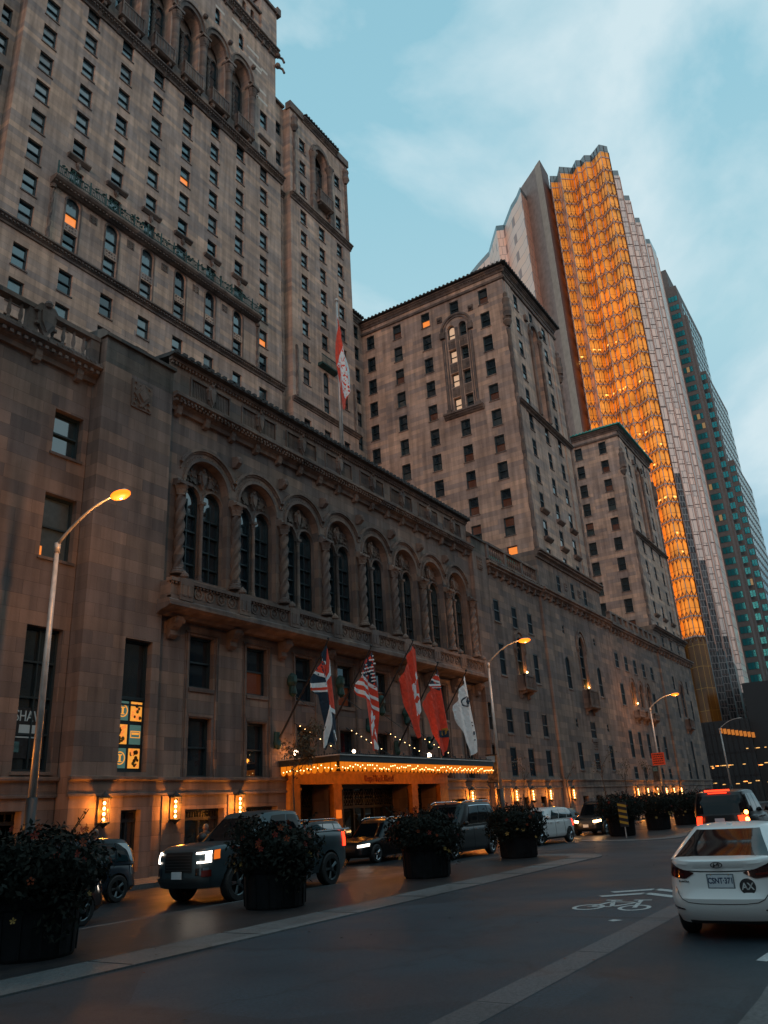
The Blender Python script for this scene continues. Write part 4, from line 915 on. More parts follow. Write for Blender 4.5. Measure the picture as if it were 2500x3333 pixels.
# two globe lamps on the canopy roof and one on the wall
for i, (x, y, z, lb) in enumerate(((29.9, 24.3, 4.72, 'round lit lamp at the left end of the canopy roof'), (31.2, 21.9, 4.62, 'small lit lamp on the canopy corner below the crossed flag'), (38.2, 21.9, 4.62, 'round lit lamp on the canopy edge below the maple leaf flag'))):
    g = empty('canopy_lamp', (x, y, z-.25), 0, lb, 'lamp', 'round lamps on the canopy roof')
    m = MB(); m.ball((0, 0, .27), .12 if i != 1 else .08, 12, (1, 1, 1)); m.build('globe', 'bulb_white', g, smooth=True)
    m = MB(); m.lathe([(.09,0),(.04,.03),(.03,.12),(.06,.17)], 8); m.build('lamp_base', 'bronze_dark', g)
    l = light('lamp_light', 'POINT', (x, y+.25, z+.1), 22 if i != 1 else 10, ORG, .1, g)
# ------------------------------------------------------------------ wall lanterns
def make_lantern():
    r = empty('wall_lantern', (0, 0, 0)); 
    m = MB(); m.box(-.05, .05, -.02, .05, -.42, .48); m.lathe([(.05,.40),(.24,.42),(.26,.46),(.14,.52),(.06,.6),(.02,.68)], 12, (0,-.2,0)); m.lathe([(.02,-.56),(.07,-.5),(.2,-.42),(.22,-.38),(.2,-.36)], 12, (0,-.2,0)); m.box(-.03, .03, -.2, .03, .44, .5); m.box(-.03, .03, -.2, .03, -.44, -.4); m.build('lantern_frame', 'bronze_dark', r)
    m = MB()
    for k in range(6): q = pi/6+k*pi/3; m.tube([(.2*cos(q), -.2+.2*sin(q), -.38), (.2*cos(q), -.2+.2*sin(q), .42)], .009, 4)
    m.build('lantern_ribs', 'bronze_dark', r)
    m = MB(); m.box(-.13, .13, -.075, -.06, -.36, .40); m.build('lantern_reflector', 'lantern_glass', r)
    for k in range(4): m = MB(); m.ball((0, -.2, -.27+k*.18), .05, 8, (1, 1, 1.25)); m.build('bulb', 'bulb', r, smooth=True)
    light('lantern_light', 'POINT', (0, -.36, .02), 135, ORG, .1).parent = r
    return r
ln0 = make_lantern()
LN = [(19.35, 24.6, 2.48, 'first lit wall lantern, on the pier nearest the left edge of the photo'), (23.0, 24.95, 2.48, 'second lit wall lantern from the left, behind the pickup hood'), (26.65, 24.95, 2.52, 'third lit wall lantern from the left, just above the pickup roof'),
      (48.5, 24.95, 2.52, 'lit wall lantern right of the canopy, above the long black suv roof'), (52.2, 24.65, 2.52, 'lit wall lantern just left of the second street lamp post'), (55.45, 24.95, 2.52, 'lit wall lantern just right of the second street lamp post'),
      (58.45, 24.95, 2.5, 'lit wall lantern left of the white suv, behind a bare sapling'), (61.9, 24.95, 2.5, 'lit wall lantern above the roof of the white suv'), (66.5, 24.75, 2.48, 'lit wall lantern on a glowing pier, last before the dark grey plinth'),
      (85.6, 24.95, 2.42, 'first of six small distant lanterns on the hotel base'), (89.2, 24.95, 2.42, 'second of six small distant lanterns on the hotel base'), (93.0, 24.95, 2.42, 'third of six small distant lanterns, left of the orange sign post'),
      (96.7, 24.95, 2.4, 'fourth of six small distant lanterns, half behind the lamp post'), (100.1, 24.95, 2.4, 'fifth of six small distant lanterns on the hotel base'), (103.6, 24.95, 2.4, 'sixth and farthest of the distant wall lanterns')]
for i, (x, y, z, lb) in enumerate(LN+[(14.0, 25.3, 2.6, 'lantern on the wall at the extreme left edge, mostly cut off')]):
    o = ln0 if i == 0 else copy_tree(ln0)
    o.location = (x, y, z); tag(o, lb, 'wall lantern', 'lit lanterns along the base of the hotel')
# glowing piers are plain stone piers lit by the lanterns
for (x, y, z, lb) in LN:
    if y > 24.9 and x < 70: pr_ = MB(); pr_.fbox(FS(25.0), x-.5, x+.5, 0, 2.98, -.03, .04); part(pr_, 'lantern_pier', 'limestone_carved', hotel)
# ------------------------------------------------------------------ bronze brackets and flags
F_uk=[('navy',[(29.6,9.43),(28.59,8.0),(28.11,7.3),(28.48,7.16),(29.43,6.91),(29.48,6.62),(29.36,5.87),(29.24,4.63),(29.49,4.69),(29.59,5.03),(29.83,4.84),(30.09,4.92),(30.17,5.91),(30.14,6.29),(30.09,6.92),(29.9,8.02),(29.81,8.75),(29.68,9.26)]),('white',[(29.16,8.76),(29.57,8.65),(29.56,8.52),(29.05,8.62)]),('red',[(29.05,8.6),(29.56,8.51),(29.53,7.91),(28.7,8.12)]),('white',[(28.7,8.12),(29.53,7.91),(29.53,7.75),(28.59,8.0)]),('white',[(28.25,7.52),(29.5,7.67),(29.49,7.45),(28.11,7.3)]),('red',[(28.13,7.3),(29.49,7.45),(29.49,7.32),(28.38,7.21)]),('white',[(28.45,7.22),(29.49,7.32),(29.48,7.23),(28.65,7.16)]),('red',[(29.62,9.27),(29.81,8.69),(29.72,8.16),(29.55,7.91)]),('white',[(29.81,8.77),(29.9,8.08),(29.55,7.71),(29.54,7.84),(29.74,8.17)]),('red',[(29.9,8.02),(30.09,6.92),(30.11,6.5),(29.48,6.64),(29.48,7.22),(29.55,7.71)]),('white',[(29.48,6.64),(30.13,6.48),(30.14,6.28),(29.66,6.41),(29.48,4.9),(29.26,4.75),(29.42,6.37)]),('white',[(29.96,5.56),(30.11,5.17),(30.1,5.07),(29.86,5.4)])]
F_us=[('red',[(33.22,9.57),(32.33,8.34),(31.72,7.46),(33.05,6.97),(32.91,5.55),(33.01,4.74),(33.5,4.78),(33.73,5.37),(33.67,6.39),(33.72,6.63),(33.62,7.26),(33.57,7.75),(33.52,8.69)]),('navy',[(33.22,9.57),(32.33,8.34),(33.1,8.16),(33.54,7.74),(33.52,8.69)]),('white',[(32.33,8.34),(33.1,8.14),(33.07,7.98),(32.2,8.18)]),('white',[(32.11,8.02),(33.04,7.78),(33.06,7.62),(31.98,7.86)]),('white',[(31.88,7.7),(33.03,7.33),(33.04,7.13),(31.78,7.53)]),('white',[(33.12,8.06),(33.52,7.8),(33.54,7.63),(33.1,7.9)]),('white',[(33.07,7.54),(33.61,7.28),(33.63,7.12),(33.11,7.39)]),('white',[(33.06,7.13),(33.68,6.79),(33.68,6.63),(33.08,6.97)]),('white',[(33.53,6.46),(33.56,6.3),(33.13,5.82),(32.95,5.42),(32.94,5.92),(33.26,6.25)]),('white',[(33.34,5.78),(33.52,5.52),(33.55,5.1),(33.2,5.56)]),('white',[(33.05,6.64),(33.25,6.66),(33.0,6.08),(32.97,6.34)]),('white',[(33.13,5.29),(33.49,4.89),(33.38,4.78),(33.14,4.82)]),('white',[(33.22,9.39),(33.33,9.4),(33.33,9.34),(33.22,9.32)]),('white',[(33.08,9.17),(33.19,9.18),(33.18,9.12),(33.07,9.11)]),('white',[(33.23,9.2),(33.34,9.21),(33.34,9.15),(33.23,9.13)]),('white',[(32.88,8.93),(32.99,8.94),(32.99,8.88),(32.88,8.87)]),('white',[(32.97,8.77),(33.08,8.78),(33.08,8.72),(32.97,8.71)]),('white',[(33.12,8.82),(33.24,8.84),(33.23,8.77),(33.12,8.76)]),('white',[(32.69,8.7),(32.8,8.71),(32.8,8.65),(32.69,8.64)]),('white',[(32.75,8.53),(32.86,8.55),(32.86,8.48),(32.75,8.47)]),('white',[(32.5,8.47),(32.61,8.48),(32.61,8.42),(32.5,8.4)]),('white',[(33.03,8.6),(33.14,8.61),(33.14,8.55),(33.03,8.54)]),('white',[(33.14,8.65),(33.25,8.66),(33.24,8.6),(33.13,8.59)]),('white',[(32.84,8.37),(32.95,8.38),(32.94,8.32),(32.83,8.31)]),('white',[(33.2,8.49),(33.31,8.5),(33.3,8.44),(33.19,8.43)]),('white',[(33.23,8.31),(33.34,8.32),(33.34,8.26),(33.23,8.25)]),('white',[(33.27,8.14),(33.38,8.15),(33.37,8.09),(33.26,8.08)]),('white',[(33.29,9.01),(33.4,9.02),(33.4,8.96),(33.29,8.94)])]
F_ca=[('red',[(37.45,10.46),(35.92,8.19),(37.04,7.95),(37.37,7.85),(37.34,6.66),(37.4,5.49),(37.87,5.73),(37.91,6.76),(38.06,6.99),(37.95,7.97),(37.8,8.76),(37.68,10.29)]),('white',[(37.65,8.58),(37.07,7.95),(37.7,7.79),(37.64,8.26)]),('white',[(37.68,9.09),(37.81,8.73),(37.68,8.59),(37.58,8.9)]),('white',[(37.37,7.85),(37.88,7.9),(38.06,6.99),(37.86,6.75),(37.6,7.24),(37.36,7.32)]),('red',[(37.7,7.79),(37.94,7.65),(37.74,7.38),(37.53,7.42)]),('white',[(37.36,7.32),(37.46,7.23),(37.43,6.66),(37.31,6.66)])]
F_on=[('red',[(40.15,9.55),(38.35,7.37),(39.96,7.02),(39.86,6.17),(39.78,4.83),(40.16,4.68),(40.65,4.98),(40.73,6.02),(40.76,6.61),(40.61,7.2),(40.42,8.19),(40.39,8.66),(40.25,9.32)]),('navy',[(40.15,9.55),(39.23,8.44),(39.72,8.36),(40.41,8.13),(40.39,8.66),(40.25,9.32)]),('white',[(39.84,9.15),(40.27,9.02),(40.26,8.96),(39.77,9.09)]),('red',[(39.8,9.09),(40.24,8.95),(40.22,8.74),(39.6,8.91)]),('white',[(39.56,8.89),(40.22,8.72),(40.11,8.63),(39.48,8.8)]),('white',[(39.27,8.56),(40.35,8.65),(40.35,8.53),(39.21,8.44)]),('red',[(39.22,8.42),(40.35,8.52),(40.35,8.47),(39.46,8.39)]),('white',[(39.52,8.39),(40.39,8.45),(40.39,8.42),(39.52,8.35)]),('navy',[(39.94,6.04),(40.67,6.08),(40.67,5.69),(39.91,5.66)]),('gold',[(40.3,6.14),(40.53,6.2),(40.63,6.06),(40.37,5.94),(40.53,5.88),(40.4,5.76),(40.2,5.83),(40.34,5.97)])]
F_wh=[('white',[(43.68,9.48),(41.73,7.29),(43.51,6.98),(43.5,6.53),(43.43,4.86),(43.58,4.66),(43.77,4.8),(44.27,4.98),(44.3,5.71),(44.16,6.92),(43.89,8.13),(43.81,9.13)]),('navy',[(43.95,8.05),(43.84,8.17),(43.76,8.12),(43.84,8.03)]),('navy',[(43.84,8.17),(43.65,8.22),(43.62,8.17),(43.76,8.12)]),('navy',[(43.65,8.22),(43.43,8.2),(43.44,8.16),(43.62,8.17)]),('navy',[(43.43,8.2),(43.21,8.12),(43.28,8.08),(43.44,8.16)]),('navy',[(43.21,8.12),(43.06,7.98),(43.16,7.97),(43.28,8.08)]),('navy',[(43.06,7.98),(43.01,7.83),(43.12,7.84),(43.16,7.97)]),('navy',[(43.01,7.83),(43.07,7.69),(43.16,7.73),(43.12,7.84)]),('navy',[(43.07,7.69),(43.22,7.61),(43.28,7.66),(43.16,7.73)]),('navy',[(43.22,7.61),(43.44,7.59),(43.44,7.64),(43.28,7.66)]),('navy',[(43.44,7.59),(43.66,7.65),(43.62,7.69),(43.44,7.64)]),('navy',[(43.41,8.11),(43.36,7.99),(43.44,8.0),(43.48,8.1)]),('navy',[(43.36,7.99),(43.36,7.88),(43.43,7.9),(43.44,8.0)]),('navy',[(43.36,7.88),(43.42,7.79),(43.47,7.82),(43.43,7.9)]),('navy',[(43.42,7.79),(43.52,7.75),(43.53,7.79),(43.47,7.82)]),('navy',[(43.52,7.75),(43.63,7.78),(43.61,7.81),(43.53,7.79)]),('navy',[(43.63,7.78),(43.74,7.86),(43.69,7.88),(43.61,7.81)]),('navy',[(43.35,7.74),(43.7,7.98),(43.87,8.03),(43.9,7.98),(43.5,7.71)]),('navy',[(43.76,6.71),(43.85,6.72),(43.84,6.66),(43.75,6.66)]),('navy',[(43.84,6.53),(43.93,6.53),(43.92,6.47),(43.82,6.47)]),('navy',[(43.96,6.17),(44.05,6.18),(44.01,5.97),(43.92,5.97)]),('navy',[(43.96,5.7),(44.05,5.71),(44.04,5.65),(43.95,5.65)])]
F_top=[('red',[(37.51,34.27),(37.92,32.9),(37.67,31.29),(38.42,30.38),(38.56,29.18),(38.09,27.55),(37.78,26.79),(37.47,26.73),(37.28,27.89),(37.16,29.6),(37.11,31.74)]),('white',[(37.76,31.89),(38.16,31.35),(38.64,30.3),(38.61,29.02),(38.11,27.84),(37.76,28.1),(37.59,29.8),(37.28,30.01)]),('red',[(37.85,29.75),(38.37,29.52),(38.24,29.1),(37.94,29.54)])]
def wave(u, z, s): return .10*sin(u*5.2+z*1.3+s)+.05*sin(u*11+z*2.1+s*2)
def flag_cloth(polys, Y, seed, parent, name='cloth'):
    for i, (c, pts) in enumerate(polys):
        b = bmesh.new(); vs = [b.verts.new((u, Y, z)) for u, z in pts]; b.faces.new(vs)
        bmesh.ops.triangulate(b, faces=b.faces[:]); 
        for _ in range(4 if i == 0 else 3):
            es = [e for e in b.edges if e.calc_length() > .22]
            if es: bmesh.ops.subdivide_edges(b, edges=es, cuts=1); bmesh.ops.triangulate(b, faces=b.faces[:])
        for v in b.verts: v.co.y = Y+wave(v.co.x, v.co.z, seed)
        # thickness: front skin and back skin
        off = .004*(i+1)
        g = bmesh.ops.extrude_face_region(b, geom=b.faces[:]); nv = [e for e in g['geom'] if isinstance(e, bmesh.types.BMVert)]
        for v in nv: v.co.y -= 2*off
        for v in b.verts: v.co.y += off
        bmesh.ops.recalc_face_normals(b, faces=b.faces[:])
        me = bpy.data.meshes.new(name if i == 0 else 'flag_pattern'); b.to_mesh(me); b.free(); me.materials.append(M['flag_'+c])
        me.transform(Matrix.Translation(-Vector(parent.location)))
        o = bpy.data.objects.new(me.name, me); COL.objects.link(o)
        if i == 0: o.parent = parent; first = o; acc = {}
        else: acc.setdefault(c, []).append(o)
    for c, os_ in acc.items():          # pieces of one colour become one sub-part
        b = bmesh.new()
        for o in os_: b.from_mesh(o.data)
        me = os_[0].data; b.to_mesh(me); b.free()
        for o in os_[1:]: bpy.data.objects.remove(o)
        os_[0].parent = first
FL = [('crossed red, white and navy flag, leftmost over the canopy', F_uk, (29.26,24.9,5.2), (29.3,21.84,9.62)), ('flag with white stars and red and white stripes over the canopy', F_us, (32.97,24.9,5.5), (33.0,21.92,9.76)),
      ('red and white flag with a folded maple leaf, middle of the row over the canopy', F_ca, (37.0,24.9,6.3), (37.0,21.82,10.72)), ('red flag with a small crossed canton and gold crest over the canopy', F_on, (39.74,24.9,5.2), (39.8,21.87,9.76)),
      ('white flag with a black curled emblem, rightmost over the canopy', F_wh, (44.5,24.9,5.6), (43.2,22.4,9.9))]
for i, (lb, pol, a, t) in enumerate(FL):
    fr = empty('flag', a, 0, lb, 'flag', 'flags in a row above the hotel entrance')
    z0 = max(p[1] for p in pol[0][1]); u0 = [p for p in pol[0][1] if p[1] == z0][0][0]
    a = Vector(a); t = Vector((u0+.03, 22.02, z0+.25)); a.x = t.x-.1 if i == 4 else a.x
    m = MB(); m.tube([a, t], .06, 8, .03); m.ball(t+Vector((0,0,.06)), .07, 8); part(m, 'pole', 'black_metal', fr)
    m = MB(); m.tube([a+Vector((0,.0,.5)), a], .14, 8, .17); m.ball(a, .2, 8, (1,1,1.3)); m.ball(a+Vector((0,-.05,-.1)), .2, 8); part(m, 'pole_socket', 'copper_green', fr)
    flag_cloth(pol, 22.1, i*1.7, fr)
for i, (x, z) in enumerate(((30.3, 8.0), (38.2, 7.6), (40.9, 7.2), (34.3, 8.3))):
    g = empty('bronze_bracket', (x, 24.9, z), 0, ('dark green bronze ornament on the wall left of the crossed flag', 'dark green bronze ornament on the wall behind the maple leaf flag', 'dark green bronze ornament on the wall behind the red crested flag', 'dark green bronze ornament on the wall behind the striped flag')[i], 'wall ornament', 'bronze ornaments between the upper windows')
    m = MB(); m.lathe([(.05,-.6),(.2,-.45),(.16,-.1),(.26,.1),(.2,.4),(.08,.55)], 9, (0,-.12,0), twist=(.2,3,2)); m.build('bracket_body', 'copper_green', g)
    m = MB(); m.tube([(0,-.15,-.5),(.6,-1.0,-1.3)], .02, 5); m.build('stay_rod', 'black_metal', g)
# pole on the roof with a drooping flag
fp = empty('flagpole', (37.5, 26.4, 22.9), 0, 'tall white flagpole on the loggia roof with a drooping red and white flag', 'flagpole')
m = MB(); m.tube([(37.55,26.4,22.9),(37.55,26.4,35.3)], .14, 10, .07); part(m, 'pole', 'pole_paint', fp, smooth=True)
m = MB(); m.ball((37.55,26.4,35.42), .14, 10); part(m, 'finial', 'pole_paint', fp, smooth=True)
flag_cloth(F_top, 26.25, .5, fp)
# ------------------------------------------------------------------ street lamps
def street_lamp(x, y, zb, arm, zh, lit, lb, dark=2.9):
    r = empty('street_lamp', (x, y, .15), 0, lb, 'street lamp', 'tall cobra-head street lamps along the hotel kerb')
    m = MB(); m.tube([(0,0,dark-.15),(0,0,zb-.15)], .125, 12, .075); m.build('pole', 'pole_paint', r, smooth=True)
    m = MB(); m.tube([(0,0,0),(0,0,dark-.15)], .19, 12, .165); m.lathe([(.28,0),(.28,.12),(.2,.2)], 12); m.build('pole_base', 'pole_dark', r, smooth=True)
    m = MB(); pts = []
    for i in range(13):
        t = i/12; pts.append((0, -arm*t, lerp(zb, zh, sin(t*pi/2)**.9)-.15))
    m.tube(pts, .055, 8, .035); m.lathe([(.10,0),(.10,.35)], 10, (0,0,zb-.45)); m.build('arm', 'pole_paint', r, smooth=True)
    m = MB(); m.T = Matrix.Translation((0,-arm-.25,zh-.15)) @ Matrix.Rotation(radians(-6), 4, 'X')
    n = 9; pr = [(.02,-.42),(.11,-.36),(.16,-.15),(.15,.1),(.08,.3),(.05,.36)]
    vs = []; seg = 10
    for rr_, yy in pr:
        for k in range(seg): q = 2*pi*k/seg; vs.append((rr_*cos(q), yy, max(-.02, .09*sin(q)*rr_/.16)+.03))
    m.add(vs, [(i*seg+k, i*seg+(k+1) % seg, (i+1)*seg+(k+1) % seg, (i+1)*seg+k) for i in range(len(pr)-1) for k in range(seg)]+[tuple(range(seg)), tuple(range((len(pr)-1)*seg, len(pr)*seg))])
    m.build('lamp_head', 'steel', r, smooth=False)
    m = MB(); m.ball((0,-arm-.37,zh-.19), .30, 14, (.75,1.4,.5 if lit else .2)); gl = m.build('lamp_lens', 'sodium_lens' if lit else 'glass_shade', r, smooth=True)
    if lit: m = MB(); m.ball((0,-arm-.40,zh-.29), .085, 12, (.9,1.6,.6)); m.build('lamp_bulb', 'sodium', gl, smooth=True)
    if lit: light('lamp_light', 'POINT', (x, y-arm-.37, zh-.60), lit, (1, .42, .13), .12, r)
    return r
street_lamp(15.27, 22.6, 10.95, 2.7, 11.98, 420, 'nearest street lamp, lit orange, at the left of the photo')
street_lamp(48.2, 22.6, 10.85, 2.4, 12.0, 250, 'second street lamp, lit, right of the canopy and flags')
street_lamp(87.1, 22.6, 10.7, 2.45, 11.86, 480, 'third street lamp, brightly lit orange, with the orange sign on its post')
street_lamp(122.7, 22.6, 10.4, 2.5, 11.55, 0, 'unlit street lamp just past the far end of the hotel')
street_lamp(163, 24.9, 10.9, 2.5, 11.7, 0, 'farthest street lamp, unlit, at the right edge with a small orange sign')
def post_sign(x, y, y0, y1, z0, z1, lb):
    r = empty('orange_sign', (x, y, (z0+z1)/2), 0, lb, 'sign', 'orange notice boards on lamp posts')
    F = FW(x-.22); m = MB(); m.fbox(F, y0, y1, z0, z1, 0, .03); part(m, 'sign_board', 'sign_orange', r)
    m = MB(); rr = random.Random(4)
    for k in range(5):
        z = z1-(k+.75)*(z1-z0)/5.6; u = y1-.12
        while u > y0+.2: w = rr.uniform(.07, .2); m.fbox(F, u-w, u, z-.05, z+.03+rr.uniform(0,.03), .03, .036); u -= w+.05
    part(m, 'sign_writing', 'sign_dark', r)
    m = MB(); m.box(x-.2, x+.12, y-.2, y-.1, z1-.3, z1-.25); m.box(x-.2, x+.12, y-.2, y-.1, z0+.2, z0+.25); part(m, 'sign_bracket', 'steel', r)
post_sign(87.1, 22.6, 21.9, 23.2, 4.93, 6.15, 'square orange notice board on the third street lamp post')
post_sign(163, 24.9, 24.1, 25.5, 4.4, 5.5, 'small orange notice board on the farthest lamp post')
def banner(x, y0, y1, z0, z1, lb, art, top):
    r = empty('street_banner', (x, (y0+y1)/2, z0), 0, lb, 'banner', 'picture banners on lamp posts'); F = FW(x)
    m = MB(); n = 10
    for i in range(n): m.fbox(F, lerp(y0,y1,i/n), lerp(y0,y1,(i+1)/n), z0, z1, .02*sin(i*.8), .02*sin(i*.8)+.01)
    part(m, 'banner_cloth', art, r)
    m = MB(); m.fbox(F, y0+.08, y1-.05, z1-.48, z1-.08, .045, .055); part(m, 'banner_header', top, r)
    m = MB(); m.tube([F(y0-.1,z0,.02),F(y1+.05,z0,.02)], .025, 6); m.tube([F(y0-.1,z1,.02),F(y1+.05,z1,.02)], .025, 6); part(m, 'banner_rod', 'black_metal', r)
banner(48.0, 22.6, 23.3, 3.3, 5.0, 'picture banner with a golden figure on the second lamp post, right of the canopy', 'banner_art', 'white_paint')
banner(86.9, 22.75, 23.35, 3.4, 4.85, 'dark picture banner below the orange sign on the third lamp post', 'banner_dark', 'sign_teal')
# ------------------------------------------------------------------ gold glass tower
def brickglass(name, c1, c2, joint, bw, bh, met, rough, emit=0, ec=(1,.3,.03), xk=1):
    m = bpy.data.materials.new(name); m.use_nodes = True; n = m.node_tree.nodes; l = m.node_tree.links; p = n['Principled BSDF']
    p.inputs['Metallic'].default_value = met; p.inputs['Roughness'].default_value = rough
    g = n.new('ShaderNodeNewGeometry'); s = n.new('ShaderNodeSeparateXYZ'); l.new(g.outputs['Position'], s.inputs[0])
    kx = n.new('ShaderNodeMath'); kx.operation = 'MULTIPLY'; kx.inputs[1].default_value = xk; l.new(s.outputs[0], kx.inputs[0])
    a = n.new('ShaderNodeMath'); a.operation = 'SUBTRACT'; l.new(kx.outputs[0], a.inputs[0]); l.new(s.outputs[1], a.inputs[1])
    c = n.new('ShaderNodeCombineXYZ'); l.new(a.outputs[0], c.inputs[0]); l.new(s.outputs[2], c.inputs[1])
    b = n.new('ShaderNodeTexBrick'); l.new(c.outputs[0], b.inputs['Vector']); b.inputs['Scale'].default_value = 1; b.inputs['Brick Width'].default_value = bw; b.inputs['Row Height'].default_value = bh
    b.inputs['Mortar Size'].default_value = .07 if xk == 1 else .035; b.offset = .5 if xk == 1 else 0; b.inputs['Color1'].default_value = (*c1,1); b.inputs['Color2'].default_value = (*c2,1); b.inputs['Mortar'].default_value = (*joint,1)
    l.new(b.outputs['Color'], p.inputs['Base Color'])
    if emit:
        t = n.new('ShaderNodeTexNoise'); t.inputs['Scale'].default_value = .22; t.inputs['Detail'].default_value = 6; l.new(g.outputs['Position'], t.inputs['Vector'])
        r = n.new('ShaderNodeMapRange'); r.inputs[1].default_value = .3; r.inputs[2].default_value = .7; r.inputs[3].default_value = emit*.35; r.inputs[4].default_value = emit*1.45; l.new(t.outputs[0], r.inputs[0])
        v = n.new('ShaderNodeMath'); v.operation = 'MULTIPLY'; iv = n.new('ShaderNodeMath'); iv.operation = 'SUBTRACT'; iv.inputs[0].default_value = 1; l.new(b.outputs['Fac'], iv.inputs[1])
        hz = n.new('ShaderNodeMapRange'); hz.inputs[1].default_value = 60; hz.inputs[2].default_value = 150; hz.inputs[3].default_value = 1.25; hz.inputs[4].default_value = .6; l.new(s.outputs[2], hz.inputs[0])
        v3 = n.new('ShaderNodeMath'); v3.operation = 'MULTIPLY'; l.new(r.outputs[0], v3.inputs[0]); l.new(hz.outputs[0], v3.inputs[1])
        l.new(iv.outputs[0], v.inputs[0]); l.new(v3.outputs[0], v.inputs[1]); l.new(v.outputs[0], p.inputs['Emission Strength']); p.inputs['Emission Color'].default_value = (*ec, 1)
    M[name] = m
brickglass('gold_glass', (.85,.34,.07), (.72,.25,.04), (.12,.05,.03), 1.3, 4.1, .75, .3, .50, (1,.24,.014), .35)  # emission stands in for reflected sunset as well as lit offices
brickglass('gold_glass_lobby', (.07,.035,.015), (.03,.02,.012), (.42,.19,.04), 1.1, 4.2, .5, .25, .02, (1,.35,.04), .35)
brickglass('painted_reflection', (.10,.085,.085), (.03,.03,.035), (.30,.25,.24), .9, 1.5, .6, .3)  # dark glass colour painting a reflection of the surroundings
brickglass('rose_glass', (.92,.60,.49), (.70,.52,.46), (.2,.15,.14), 1.5, 3.1, .6, .35)
brickglass('rose_glass_bright', (1,.56,.40), (.95,.60,.48), (.4,.22,.18), 1.6, 2.9, .35, .4)
mat('lattice_dark', (.10,.055,.05), .5); mat('lattice_pink', (.55,.36,.30), .4, .3); mat('slab_stone', (.30,.225,.20), .8, noise_s=.8, noise_a=.2); mat('slab_beige', (.42,.32,.26), .8, noise_s=.8, noise_a=.12); mat('slab_plum', (.17,.115,.11), .8)
gold = empty('gold_glass_tower', (190, 45, 0), 0, 'tall gold and rose mirrored glass office tower with serrated crown', 'tower')
SIL = [(165.3,29.69),(174.27,31.12),(175.17,29.9),(185.27,31.51),(186.21,30.24),(196.08,31.59),(196.89,30.48),(207.35,31.56),(208.04,30.64),(215.31,30.67)]
GO = [(170.4,47.2),(166.03,45.65),(167.23,44.02),(164.42,42.4),(166.79,39.7),(164.91,37.99),(165.64,36.99),(164.58,35.61),(165.6,34.22),(163.42,31.25),(165.3,29.69)]
LF = [(195,90),(186.71,77.35),(183.92,72.51),(174.95,65.75),(175.89,63.84),(169.95,58.79),(167.59,56.04),(165.0,53.78),(170.4,53.7)]
def ribbon(mb, pts, z0, z1):
    for (a, b), (c, d) in zip(pts, pts[1:]): mb.add([(a,b,z0),(c,d,z0),(c,d,z1),(a,b,z1)], [(0,1,2,3)])
m = MB(); m2_ = MB(); hs = (88, 70, 62, 52, 46, 36, 30, 24, 18, 14)  # stepped heights draw the slanting edge of the painted dark reflection
for sp_, hh in zip(zip(SIL+[(215.5,60)], SIL[1:]+[(215.5,60)]), hs): ribbon(m, sp_, hh, 156.5); ribbon(m2_, sp_, 14, hh)
part(m, 'rose_facade', 'rose_glass', gold); part(m2_, 'painted_reflection_facade', 'painted_reflection', gold)
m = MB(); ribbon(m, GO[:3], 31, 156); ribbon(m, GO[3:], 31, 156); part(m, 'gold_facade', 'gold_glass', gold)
m = MB(); ribbon(m, GO[2:4], 14, 157.5); part(m, 'rose_strip', 'rose_glass', gold)
m = MB(); ribbon(m, GO, 13, 31); part(m, 'lower_facade', 'gold_glass_lobby', gold)
m = MB(); ribbon(m, LF, 14, 156.5); part(m, 'rose_flank', 'rose_glass_bright', gold)
m = MB(); ribbon(m, [(a+.05, b+.05) for a, b in SIL], 156.5, 158.3); ribbon(m, [(a+.05, b) for a, b in GO], 156.0, 158.3); ribbon(m, LF, 156.5, 158.3); part(m, 'glass_parapet', 'glass_blind', gold)
m = MB(); 
pts = LF+GO+SIL+[(215.5,60),(215,90)]
m.add([(a, b, 156.4) for a, b in pts], [tuple(range(len(pts)))]); part(m, 'roof', 'slab_stone', gold)
m = MB(); m.add([(170.4,55.3,0),(164.05,47.07,0),(170.4,47.27,0),(176,55,0),(170.4,55.3,163),(164.05,47.07,163),(170.4,47.27,163),(176,55,163)], [(0,1,5,4),(2,3,7,6),(3,0,4,7),(4,5,6,7)]); part(m, 'granite_pylon', 'slab_stone', gold)
m = MB(); m.add([(164.05,47.07,0),(170.4,47.27,0),(170.4,47.27,163),(164.05,47.07,163)], [(0,1,2,3)]); part(m, 'pylon_edge', 'slab_plum', gold)
m = MB(); a, b = Vector((163.97,47.10,0)), Vector((165.60,49.22,0)); m.add([a, b, b+Vector((0,0,163)), a+Vector((0,0,163))], [(0,1,2,3)]); part(m, 'pylon_corner', 'slab_beige', gold)
m = MB()
def strip(mb, p, q, z0, z1, out=.12):
    d = Vector((q[0]-p[0], q[1]-p[1], 0)); nrm = Vector((d.y, -d.x, 0)).normalized()
    if nrm.x > 0: nrm = -nrm
    o = nrm*out; mb.add([Vector((p[0],p[1],z0))+o, Vector((q[0],q[1],z0))+o, Vector((q[0],q[1],z1))+o, Vector((p[0],p[1],z1))+o, (p[0],p[1],z0), (q[0],q[1],z0), (q[0],q[1],z1), (p[0],p[1],z1)], [(0,1,2,3),(4,7,6,5),(0,4,5,1),(3,2,6,7),(0,3,7,4),(1,5,6,2)])
mx = MB()
segs = [(GO[0], GO[1]), (GO[1], GO[2])]+list(zip(GO[3:], GO[4:]))
